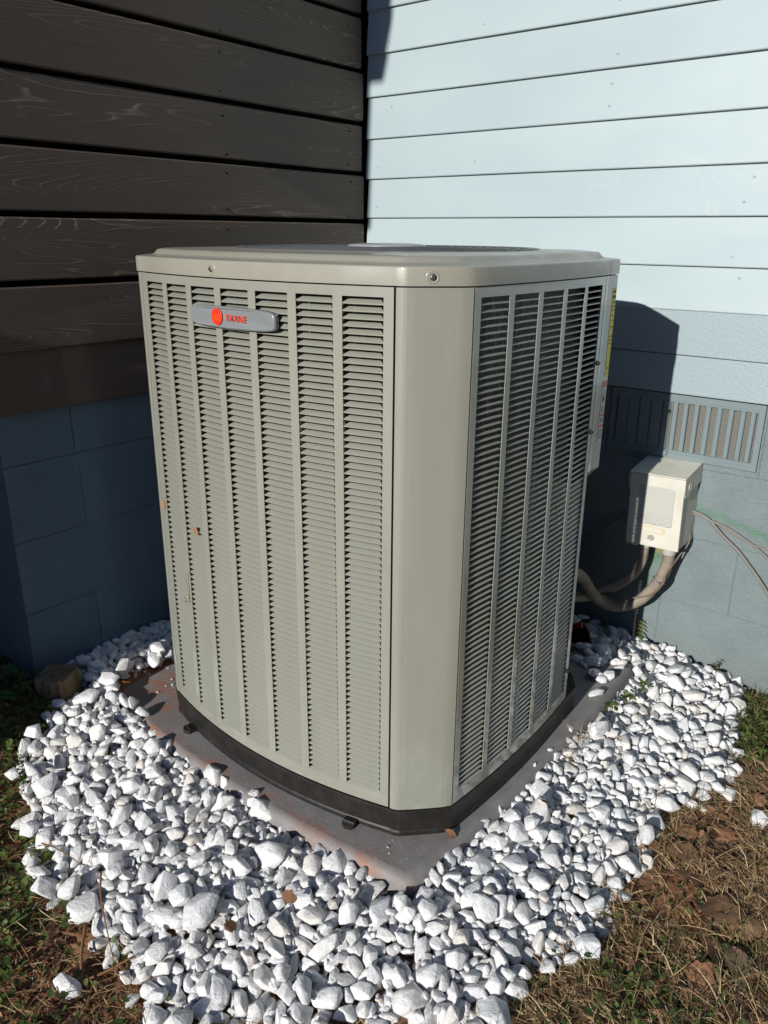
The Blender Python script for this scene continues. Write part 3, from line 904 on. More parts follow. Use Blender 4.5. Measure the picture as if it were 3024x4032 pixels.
def louver_panel(fn, u0, u1, slots, lip, nsing, label=None):
    """fn(u)->(x,y) along the panel seen from outside left to right; slots: (a,b) in u"""
    cuts = [u0] + [c for s in slots for c in s] + [u1]
    us = []
    for a, b in zip(cuts[:-1], cuts[1:]):
        us.append((a, b))
    mb = MB()
    T = 0.0013
    def P(u, inw=0.0):
        x, y = fn(u); e = 1e-3
        x1, y1 = fn(u + e); t = Vector((x1 - x, y1 - y)).normalized(); n = Vector((t.y, -t.x))
        return Vector((x, y)) - n * inw
    def quad(a, b, z0, z1, split=1):
        for k in range(split):
            p, q = a + (b - a) * k / split, a + (b - a) * (k + 1) / split
            A, B_ = P(p), P(q); A2, B2 = P(p, T), P(q, T)
            mb.add([(A.x, A.y, z0), (B_.x, B_.y, z0), (B_.x, B_.y, z1), (A.x, A.y, z1), (A2.x, A2.y, z0), (B2.x, B2.y, z0), (B2.x, B2.y, z1), (A2.x, A2.y, z1)],
                   [(0, 1, 2, 3), (4, 7, 6, 5), (0, 4, 5, 1), (3, 2, 6, 7), (0, 3, 7, 4), (1, 5, 6, 2)])
    for i, (a, b) in enumerate(us):
        solid = i % 2 == 0
        quad(a, b, ZP0 + 0.001, ZS0, 1 if solid else 3)
        quad(a, b, ZS1, ZP1, 1 if solid else 3)
        if solid: quad(a, b, ZS0, ZS1)
    # end flanges
    for u, s in ((u0, -1), (u1, 1)):
        A = P(u); B_ = P(u, 0.012)
        mb.add([(A.x, A.y, ZP0), (B_.x, B_.y, ZP0), (B_.x, B_.y, ZP1), (A.x, A.y, ZP1)], [(0, 1, 2, 3) if s < 0 else (3, 2, 1, 0)])
    pan_ = put('louver_panel', mb.mesh('louver_panel', M['ac']), ac, O)
    if label: pan_['label'] = label
    ms = {}
    rest = MB()
    todo = []
    for a, b in slots:
        A, B_ = P(a, 0.0010), P(b, 0.0010)
        mid = (A + B_) / 2; w = (B_ - A).length
        pm = P((a + b) / 2, 0.0010); bow = (pm - mid).length
        ang = math.atan2(B_.y - A.y, B_.x - A.x)
        key = round(w, 4)
        if key not in ms: ms[key] = louver_mesh(w - 0.0004, bow, lip)
        for r in range(ROWS):
            z = ZS0 + r * PITCH
            todo.append((ms[key], Vector((mid.x, mid.y, z)), ang))
    cam = Vector((1.876, -2.245, 1.27))
    todo.sort(key=lambda t: (t[1] - cam).length)
    for i, (me, p, ang) in enumerate(todo):
        if i < nsing: put('louver', me, pan_, p, (0, 0, ang))
        else:
            Mx = Matrix.Translation(p) @ Matrix.Rotation(ang, 4, 'Z')
            rest.add([Mx @ v.co for v in me.vertices], [tuple(q.vertices) for q in me.polygons])
    if rest.v:
        o = put('louver', rest.mesh('louver', M['ac'], False), pan_)
        o['kind'] = 'stuff'
    return pan_

fslots = [(0.4119 + 0.09345 * i, 0.4119 + 0.09345 * i + 0.0752) for i in range(7)]
pf = louver_panel(lambda u: (u, fy(u)), CX - FH + 0.0018, CX + FH - 0.0018, fslots, False, 300, 'sunlit louvered front panel')
rslots = [(-1.097 + 0.0983 * i, -1.097 + 0.0983 * i + 0.0825) for i in range(5)]
pr = louver_panel(lambda u: (sx(u), u), CYR - SH + 0.0018, CYR + SH - 0.0018, rslots, True, 300, 'louvered right side panel')
bslots = [(-(CX + 0.26) + 0.0935 * i, -(CX + 0.26) + 0.0935 * i + 0.0752) for i in range(6)]
louver_panel(lambda u: (-u, by(-u)), -(CX + 0.30) + 0.0018, -(CX - 0.30) - 0.0018, bslots, False, 0)
lslots = [(-u1_, -u0_) for u0_, u1_ in [(-1.097 + 0.0983 * i, -1.097 + 0.0983 * i + 0.0825) for i in range(5)]][::-1]
lslots = [(a, b) for a, b in lslots]
louver_panel(lambda u: (2 * CX - sx(-u), -u), -(CYR + SH) + 0.0018, -(CYR - SH) - 0.0018, lslots, True, 0)
# small black screws on the right edge of the side panel
scr = disc_mesh('panel_screw', 0.0055, 0.006, M['pan'], 8, 'x')
for z in (1.005, 0.852, 0.24):
    put('panel_screw', scr, pr, (1.1655, -0.610, z))

# top cover
rings = []
for off, z in ((0.0018, 1.1885), (0.0018, 1.2160), (0.0012, 1.2178), (-0.0008, 1.2192), (-0.004, 1.2197), (-0.020, 1.2205), (-0.030, 1.2215), (-0.036, 1.2250), (-0.041, 1.2310), (-0.047, 1.2335), (-0.060, 1.2345)):
    rings.append([(x, y, z) for x, y in outline(off)])
outl = outline(-0.060)
C0 = Vector((CX, -0.795))
circ = []
for x, y in outl:
    d = (Vector((x, y)) - C0).normalized(); circ.append(C0 + d * 0.338)
rings.append([(p.x, p.y, 1.236) for p in circ])
rings.append([(C0.x + (p.x - C0.x) * 0.985, C0.y + (p.y - C0.y) * 0.985, 1.2385) for p in circ])
rings.append([(C0.x + (p.x - C0.x) * 0.965, C0.y + (p.y - C0.y) * 0.965, 1.2365) for p in circ])
rings.append([(C0.x + (p.x - C0.x) * 0.955, C0.y + (p.y - C0.y) * 0.955, 1.200) for p in circ])
mb = MB().rings(rings)
inner = [[(x, y, z) for x, y in outline(o_)] for o_, z in ((0.0018, 1.1885), (0.0004, 1.1885), (0.0004, 1.2080))]
mb.rings(inner)
top = acp(mb, 'top_cover', M['actop'], smooth=False)
for p in top.data.polygons: p.use_smooth = True
# dark well under the guard
MB().rings([[(C0.x + 0.326 * math.cos(a), C0.y + 0.326 * math.sin(a), z) for a in [k * 2 * math.pi / 32 for k in range(32)]] for z in (1.190, 1.22)], cap=(True, False)).build('fan_well', M['black'], ac, loc=O)
# screws in dimples
def cap_screw(x, y, nx, ny):
    n = Vector((nx, ny, 0)).normalized(); t = Vector((-n.y, n.x, 0)); c = Vector((x, y, 1.2025)) + n * 0.0021
    def ring(r, d, m=14): return [c + t * r * math.cos(k * 2 * math.pi / m) + Vector((0, 0, 1)) * r * math.sin(k * 2 * math.pi / m) + n * d for k in range(m)]
    mb = MB().rings([ring(0.0115, -0.0002), ring(0.0095, 0.0012), ring(0.0082, 0.0002), ring(0.006, -0.0002)], cap=(False, True))
    put('screw_dimple', fixn(mb.mesh('screw_dimple', M['actop'], True)), top, O)
    mb = MB().rings([ring(0.0058, 0.0, 12), ring(0.0056, 0.0012, 12), ring(0.0036, 0.0014, 6) if False else ring(0.0036, 0.0014, 12), ring(0.0034, 0.0042, 12)], cap=(False, True))
    put('cover_screw', fixn(mb.mesh('cover_screw', M['screw'])), top, O)
cap_screw(0.672, fy(0.672), 0, -1)
cap_screw(1.1165, -1.1685, 1, -1)
cap_screw(1.153, -0.53, 1, 0.2)
# fan guard
mb = MB()
for i in range(13):
    r = 0.085 + i * 0.0208
    z = 1.2375 + 0.002 * math.cos(i / 12 * math.pi / 2)
    n = 40
    pts = [Vector((C0.x + r * math.cos(k * 2 * math.pi / n), C0.y + r * math.sin(k * 2 * math.pi / n), z)) for k in range(n)]
    rg = []
    for k in range(n):
        dv = (pts[k] - Vector((C0.x, C0.y, z))).normalized()
        rg.append([pts[k] + dv * 0.0016 * a + Vector((0, 0, 0.0016 * b)) for a, b in ((1, 0), (0, 1), (-1, 0), (0, -1))])
    rg.append(rg[0])
    mb.rings(rg)
for k in range(20):
    a = k * 2 * math.pi / 20
    mb.tube([(C0.x + r * math.cos(a), C0.y + r * math.sin(a), 1.2360 + 0.002 * (1 - (r / .335) ** 2)) for r in (0.05, 0.2, 0.335)], 0.0021, 4)
acp(mb, 'fan_guard', M['guard'])
mb = MB()
prof = [(0.084, 1.236), (0.088, 1.240), (0.084, 1.2440), (0.06, 1.2465), (0.02, 1.2472)]
mb.rings([[(C0.x + r * math.cos(k * 2 * math.pi / 32), C0.y + r * math.sin(k * 2 * math.pi / 32), z) for k in range(32)] for r, z in prof], cap=(True, True))
acp(mb, 'motor_cover', M['motor'], smooth=True)
# fan blades
mb = MB()
for q in range(3):
    a0 = q * 2 * math.pi / 3
    rg = []
    for r in (0.06, 0.15, 0.24, 0.30):
        w = 0.25 + r
        rg.append([(C0.x + r * math.cos(a0 + s * w), C0.y + r * math.sin(a0 + s * w), 1.205 + 0.012 * s) for s in (-1, -0.3, 0.3, 1)])
    mb.rings(rg, closed_rings=False)
acp(mb, 'fan_blades', M['guard'], fix=False)

# badge
def badge():
    cx, cz = 0.7275, 1.1185
    y0 = fy(cx)
    def shape(sc_, inset):
        pts = []
        n = 40
        for k in range(n):
            a = k * 2 * math.pi / n
            ca, sa = math.cos(a), math.sin(a)
            e = 0.30
            u = math.copysign(abs(ca) ** e, ca); v = math.copysign(abs(sa) ** e, sa)
            hw, hh = 0.1165 - inset, 0.0205 - inset
            pts.append((u * hw, v * hh * (1 - 0.14 * abs(u) ** 1.6)))
        return pts
    rg = []
    for ins, d in ((0.0, 0.001), (0.0, 0.008), (0.0012, 0.0105), (0.003, 0.0118)):
        rg.append([(cx + px, fy(cx + px) * 0.55 + (y0) * 0.45 - d - 0.0012 * math.cos(px * 12), cz + pz) for px, pz in shape(1, ins)])
    mb = MB().rings(rg, cap=(True, True))
    b = acp(mb, 'badge', M['badge'])
    for p in b.data.polygons:
        if len(p.vertices) == 4: p.use_smooth = True
    ysurf = lambda x: fy(x) * 0.55 + y0 * 0.45 - 0.0118 - 0.0012 * math.cos((x - cx) * 12)
    n = 36
    ex = 0.6945
    rg = [[(ex + r * math.cos(k * 2 * math.pi / n), ysurf(ex) - d, cz + 0.0005 + r * math.sin(k * 2 * math.pi / n)) for k in range(n)] for r, d in ((0.0152, -0.0006), (0.0152, 0.0006), (0.0146, 0.0009))]
    e = put('emblem', MB().rings(rg, cap=(True, True)).mesh('emblem', M['red']), b, O)
    fixn(e.data)
    mb = MB()
    for i in range(7):
        z = cz - 0.007 + i * 0.0019
        hw = math.sqrt(max(0, 0.0128 ** 2 - (z - cz) ** 2)) * 0.97
        mb.box(ex - hw, ex + hw, ysurf(ex) - 0.0013, ysurf(ex) - 0.0008, z, z + 0.00035)
    put('emblem_line', mb.mesh('emblem_line', M['orange']), b, O)
    cu = bpy.data.curves.new('lettering', 'FONT')
    cu.body = 'TRANE'; cu.align_x = 'CENTER'; cu.align_y = 'CENTER'; cu.size = 0.0165; cu.extrude = 0.0004; cu.offset = 0.0001; cu.space_character = 1.02
    to = bpy.data.objects.new('lettering', cu); COL.objects.link(to)
    dg = bpy.context.evaluated_depsgraph_get()
    me = bpy.data.meshes.new_from_object(to.evaluated_get(dg))
    bpy.data.objects.remove(to); me.name = 'lettering'
    me.materials.clear(); me.materials.append(M['red'])
    w = max(v.co.x for v in me.vertices) - min(v.co.x for v in me.vertices)
    k = 0.0555 / w
    o = put('lettering', me, b, Vector((0.7462, ysurf(0.7462) - 0.0006, cz - 0.0002)) + O, (R(90), 0, 0))
    o.scale = (k, 1, 1)
badge()

# ------------------------------------------------------------------ disconnect box, conduits, cables
def disconnect():
    t = thing('disconnect_box', 'cream metal electrical disconnect box on the block wall under the vent', 'electrical box', (1.168, 0.02, 0.42))
    t.rotation_euler = (0, R(-1.6), 0)
    def part(mb, name, mat, bev=0.0015, seg=1):
        me = mb.mesh(name, mat)
        if bev: bevelled(me, bev, seg)
        return put(name, me, t)
    w = 0.0765
    part(MB().box(-w + 0.003, w - 0.003, -0.122, 0.0, 0.002, 0.214), 'enclosure', M['boxp'], 0.002, 2)
    cov = part(MB().box(-w, w, -0.1345, -0.1235, 0.0, 0.211), 'door', M['boxp'], 0.003, 2)
    # hood: sloped top with side flaps
    z0, z1 = 0.2125, 0.233
    mb = MB().add([(-w - .003, -0.139, z0), (w + .003, -0.139, z0), (w + .003, 0.0, z1), (-w - .003, 0.0, z1), (-w - .003, -0.139, z0 + .004), (w + .003, -0.139, z0 + .004), (w + .003, 0.0, z1 + .004), (-w - .003, 0.0, z1 + .004)],
                  [(0, 3, 2, 1), (4, 5, 6, 7), (0, 1, 5, 4), (1, 2, 6, 5), (2, 3, 7, 6), (3, 0, 4, 7)])
    hood = part(mb, 'hood', M['boxp'], 0.0015)
    for s in (-1, 1):
        x0, x1 = (w + 0.0008, w + 0.003) if s > 0 else (-w - 0.003, -w - 0.0008)
        mb = MB().rings([[(x, y, z) for y, z in ((-0.1385, z0 - 0.001), (-0.1385, 0.178), (-0.128, 0.160), (-0.092, 0.160), (-0.082, 0.172), (-0.03, 0.176), (-0.004, 0.182), (-0.004, z1 - 0.003))] for x in (x0, x1)], cap=(True, True))
        me = fixn(mb.mesh('hood_flap', M['boxp'])); put('hood_flap', me, hood)
    # knockout on the right flap
    n = 14
    mb = MB().rings([[(w + 0.003 + d, -0.098 + r * math.cos(k * 2 * math.pi / n), 0.185 + r * math.sin(k * 2 * math.pi / n)) for k in range(n)] for r, d in ((0.011, 0.0), (0.0105, 0.0012), (0.0095, 0.0006))], cap=(False, True))
    put('knockout', mb.mesh('knockout', M['boxp']), hood)
    # embossed field and faded labels on the door
    mb = MB()
    mb.rings([[(x, y, z) for x, z in rounded_rect(-0.0505 + i, 0.0525 - i, 0.067 + i, 0.181 - i, 0.006, 3)] for i, y in ((0.0, -0.1345), (0.0015, -0.1360), (0.004, -0.1362))], cap=(False, True))
    fl = put('faded_label', fixn(mb.mesh('faded_label', M['flabel'])), cov); fl['label'] = 'worn pale grey label'
    part(MB().box(-0.037, 0.036, -0.1351, -0.1346, 0.043, 0.062), 'paper_label', NT('old_tan_label', (0.60, 0.52, 0.38), 0.7, 0.2).m, 0)
    part(MB().box(-0.026, 0.026, -0.1354, -0.1350, 0.047, 0.058), 'paper_label', NT('old_cream_label', (0.62, 0.60, 0.52), 0.7, 0.2).m, 0)
    n = 10
    mb = MB().rings([[(-0.004 + r * (1 + .25 * math.sin(k * 2.3)) * math.cos(k * 2 * math.pi / n), -0.1347 - d, 0.028 + 0.8 * r * (1 + .2 * math.cos(k * 3.1)) * math.sin(k * 2 * math.pi / n)) for k in range(n)] for r, d in ((0.011, -0.0003), (0.011, 0.0003))], cap=(True, True))
    put('glue_patch', fixn(mb.mesh('glue_patch', NT('grey_glue', (0.33, 0.31, 0.26), 0.7, 0.2).m)), cov)
    # hasp stub low left and threaded fittings
    part(MB().box(-0.074, -0.045, -0.130, -0.118, -0.0075, -0.001), 'hasp', M['screw'], 0.001)
    for x, y, r in ((-0.040, -0.070, 0.0165), (0.038, -0.088, 0.0200)):
        mb = MB()
        n = 16
        mb.rings([[(x + q * math.cos(k * 2 * math.pi / n), y + q * math.sin(k * 2 * math.pi / n), z) for k in range(n)] for q, z in ((r, 0.0), (r, -0.008), (r * 0.94, -0.0085), (r * 0.94, -0.026), (r * 0.85, -0.028))], cap=(True, True))
        put('fitting', fixn(mb.mesh('fitting', M['greyfit'])), t)
disconnect()

def ribbed(path, r, name, label, step=0.0042, n=12):
    pts = spline(path, 10)
    # resample
    L = [0]
    for a, b in zip(pts[:-1], pts[1:]): L.append(L[-1] + (b - a).length)
    out, rs = [], []
    d = 0; i = 0; k = 0
    while d < L[-1]:
        while L[i + 1] < d: i += 1
        t = (d - L[i]) / (L[i + 1] - L[i]); out.append(pts[i].lerp(pts[i + 1], t)); rs.append(r * (1.0 if k % 2 else 0.945)); d += step / 2; k += 1
    o = MB().tube(out, rs, n).build(name, M['conduit'], smooth=True)
    tag(o, label, 'conduit')
    return o
ribbed([(1.2065, -0.068, 0.398), (1.207, -0.067, 0.376), (1.203, -0.067, 0.347), (1.193, -0.069, 0.312), (1.173, -0.074, 0.272), (1.143, -0.085, 0.230), (1.099, -0.108, 0.206), (1.062, -0.14, 0.216), (1.039, -0.2, 0.269), (1.033, -0.27, 0.341), (1.03, -0.38, 0.40)],
       0.0175, 'flexible_conduit', 'thick ribbed grey brown conduit looping low below the right of the electrical box')
ribbed([(1.127, -0.05, 0.396), (1.127, -0.05, 0.374), (1.123, -0.05, 0.338), (1.110, -0.058, 0.303), (1.083, -0.08, 0.270), (1.053, -0.12, 0.25), (1.024, -0.17, 0.241), (1.01, -0.25, 0.262), (1.0, -0.38, 0.30)],
       0.0150, 'flexible_conduit', 'thinner shaded conduit curving behind the thick one under the electrical box')
def cable(path, r, label, mat, name='cable', n=8, k=8):
    o = MB().tube(spline(path, k), r, n).build(name, mat, smooth=True)
    return tag(o, label, 'cable')
cable([(1.225, 0.006, 0.517), (1.24, 0.002, 0.513), (1.28, 0.004, 0.500), (1.329, 0.004, 0.458), (1.375, 0.004, 0.424), (1.415, 0.003, 0.384), (1.447, 0.0, 0.351), (1.472, 0.0, 0.319), (1.51, -0.005, 0.26), (1.56, -0.01, 0.16), (1.60, -0.02, 0.0)],
      0.0046, 'thicker grey cable running down to the right from the electrical box', M['wire'])
cable([(1.225, 0.008, 0.509), (1.237, 0.005, 0.506), (1.288, 0.003, 0.496), (1.343, 0.006, 0.481), (1.397, 0.006, 0.456), (1.434, 0.006, 0.435), (1.456, 0.006, 0.419), (1.52, 0.006, 0.35), (1.6, 0.0, 0.2)],
      0.0036, 'thin grey cable sagging right just above the thicker cable', M['wire'])
cable([(1.30, 0.0115, 0.490), (1.36, 0.012, 0.466), (1.413, 0.012, 0.449), (1.45, 0.012, 0.444), (1.54, 0.012, 0.44), (1.7, 0.012, 0.45)],
      0.0028, 'highest thin cable leaving to the right edge of the block wall', M['wire'])
cable([(1.095, 0.008, 0.475), (1.041, 0.010, 0.462), (0.986, 0.010, 0.425), (0.948, 0.010, 0.390), (0.897, 0.010, 0.334), (0.84, 0.008, 0.25)],
      0.0042, 'upper shaded cable left of the electrical box running behind the unit', M['wire'])
cable([(1.095, 0.008, 0.463), (1.042, 0.010, 0.452), (0.969, 0.010, 0.391), (0.902, 0.010, 0.331), (0.85, 0.010, 0.25)],
      0.0036, 'lower shaded cable left of the electrical box running behind the unit', M['wire'])
cable([(1.236, 0.0, 0.50), (1.239, -0.01, 0.458), (1.244, -0.02, 0.423), (1.230, -0.045, 0.386), (1.214, -0.088, 0.340), (1.209, -0.093, 0.307), (1.183, -0.096, 0.268), (1.148, -0.108, 0.251), (1.113, -0.125, 0.246), (1.074, -0.158, 0.258), (1.055, -0.18, 0.259), (1.023, -0.25, 0.27), (1.01, -0.37, 0.28)],
      0.0028, 'thin brown control cable strapped to the thick conduit and taped at its splice', M['wirebrown'])
o = MB().tube(spline([(1.118, -0.122, 0.246), (1.098, -0.140, 0.251), (1.080, -0.153, 0.259), (1.060, -0.175, 0.261)], 5), [0.003, 0.005, 0.0075, 0.006, 0.0085, 0.0065, 0.009, 0.007, 0.0085, 0.006, 0.0075, 0.005, 0.006, 0.0045, 0.004, 0.003], 7).build('tape_wrap', M['tape'])
tag(o, 'crinkled black tape wrapped round the brown control cable splice', 'tape')
# cable tie around conduit
def tie():
    c = Vector((1.1905, -0.0705, 0.306)); ax = (Vector((1.173, -0.074, 0.272)) - Vector((1.203, -0.067, 0.347))).normalized()
    a = ax.cross(Vector((0, 1, 0))).normalized(); b = ax.cross(a)
    rg = [[c + (a * math.cos(k * 2 * math.pi / 16) + b * math.sin(k * 2 * math.pi / 16)) * r + ax * h for k in range(16)] for r, h in ((0.0188, -0.002), (0.0202, -0.002), (0.0202, 0.002), (0.0188, 0.002))]
    mb = MB().rings(rg)
    p = c + b * 0.0 + Vector((0.006, -0.024, 0.0))
    mb.box(p.x - 0.004, p.x + 0.004, p.y - 0.003, p.y + 0.004, p.z - 0.003, p.z + 0.003)
    o = mb.build('cable_tie', M['wire']); tag(o, 'pale cable tie round the thick conduit', 'cable tie')
tie()
cable([(0.99, -0.20, 0.30), (1.0, -0.10, 0.24), (1.008, -0.05, 0.165), (1.02, -0.02, 0.135), (1.026, -0.012, 0.10), (1.026, -0.01, 0.02)],
      0.0018, 'thin stiff wire hanging behind the thick conduit down to the stones', M['wirebrown'], 'ground_wire')

# broken corrugated pipe lying behind the unit
def broken_pipe():
    t = thing('broken_pipe', 'broken black corrugated plastic pipe end lying behind the unit on white stones', 'pipe', (0.955, -0.20, 0.085))
    ax = Vector((0.55, -0.12, 0.28)).normalized()
    a = ax.cross(Vector((0, 0, 1))).normalized(); b = a.cross(ax).normalized()
    def ring(d, r, n=18, jag=0): return [ax * (d + (jag * noise.noise(Vector((k * 1.7, 0, 3))) if jag else 0)) + (a * math.cos(k * 2 * math.pi / n) + b * math.sin(k * 2 * math.pi / n)) * r for k in range(n)]
    rg = []
    for i in range(13):
        rg.append(ring(-0.10 + i * 0.0135, 0.052 if i % 2 else 0.046))
    rg.append(ring(0.078, 0.050, jag=0.012)); 
    inner = [ring(0.074, 0.046, jag=0.012), ring(-0.06, 0.042), ring(-0.10, 0.040)]
    put('pipe_wall', MB().rings(rg + inner).mesh('pipe_wall', M['pvc'], True), t)
    put('torn_rim', MB().rings([ring(0.0785, 0.0495, jag=0.012), ring(0.0800, 0.0475, jag=0.014), ring(0.0765, 0.0455, jag=0.012)]).mesh('torn_rim', M['rim']), t)
    mb = MB().box(-0.016, 0.020, -0.003, 0.003, -0.010, 0.010, M=Matrix.Translation(ax * 0.066 + b * 0.034 + a * -0.012) @ Matrix.Rotation(R(-20), 4, 'Y'))
    put('red_scrap', mb.mesh('red_scrap', M['redplastic']), t)
broken_pipe()

# weathered timber stub by the pier
def timber_stub():
    t = thing('timber_stub', 'short weathered timber post stub with a knot beside the pier corner and stones', 'post', (0.052, -1.342, 0.03))
    t.rotation_euler = (R(3), R(-3), R(28))
    rg = []
    for z, s in ((-0.06, 1.0), (0.02, 1.0), (0.08, 0.995), (0.118, 0.985), (0.124, 0.95), (0.126, 0.80)):
        ring = []
        n = 28
        for k in range(n):
            a = k * 2 * math.pi / n
            ca, sa = math.cos(a), math.sin(a)
            r = 0.048 / (abs(ca) ** 5 + abs(sa) ** 5) ** 0.2 * s
            r *= 1 - 0.05 * abs(noise.noise(Vector((k * 0.9, z * 6, 1)))) - (0.09 if k in (19, 23) and z > 0.0 else 0)
            ring.append((r * ca, r * sa, z + 0.004 * noise.noise(Vector((ca * 2, sa * 2, 4)))))
        rg.append(ring)
    me = MB().rings(rg, cap=(True, True)).mesh('timber_body', M['stump']); fixn(me)
    put('timber_body', me, t)
    n = 16
    mb = MB()
    rg = [[(0.002 + r * math.cos(k * 2 * math.pi / n), -0.0462 - d, 0.055 + 1.2 * r * math.sin(k * 2 * math.pi / n)) for k in range(n)] for r, d in ((0.0125, -0.002), (0.0115, 0.0022), (0.0085, 0.0010), (0.0075, 0.0026), (0.003, 0.0018))]
    put('knot', MB().rings(rg, cap=(False, True)).mesh('knot', M['stump'], True), t)
timber_stub()

# ------------------------------------------------------------------ white stones
def stone_mesh(i):
    rr = random.Random(1000 + i)
    bm = bmesh.new()
    n = rr.randint(9, 15)
    b_, c_ = rr.uniform(0.50, 0.92), rr.uniform(0.33, 0.70)
    ga = math.pi * (3 - math.sqrt(5))
    for k in range(n):
        z = 1 - 2 * (k + 0.5) / n; th = k * ga + rr.uniform(-0.45, 0.45); z = max(-0.97, min(0.97, z + rr.uniform(-0.2, 0.2)))
        r = math.sqrt(1 - z * z); q = rr.uniform(0.74, 1.12)
        bm.verts.new((r * math.cos(th) * q, r * math.sin(th) * q * b_, z * q * c_))
    res = bmesh.ops.convex_hull(bm, input=bm.verts)
    bmesh.ops.delete(bm, geom=[v for v in bm.verts if not v.link_faces], context='VERTS')
    bmesh.ops.dissolve_limit(bm, angle_limit=R(14), verts=bm.verts, edges=bm.edges)
    bmesh.ops.bevel(bm, geom=list(bm.edges), offset=0.06, segments=2, affect='EDGES', profile=0.5, clamp_overlap=True)
    bmesh.ops.triangulate(bm, faces=[f for f in bm.faces if len(f.verts) > 4])
    for v in bm.verts:
        v.co *= 1 + 0.03 * noise.noise(v.co * 2.5 + Vector((i, 0, 0)))
    bmesh.ops.recalc_face_normals(bm, faces=bm.faces)
    me = bpy.data.meshes.new('stone'); bm.to_mesh(me); bm.free()
    me.polygons.foreach_set('use_smooth', [True] * len(me.polygons))
    me.materials.append(M['stone'])
    return me
NSTONE = 48
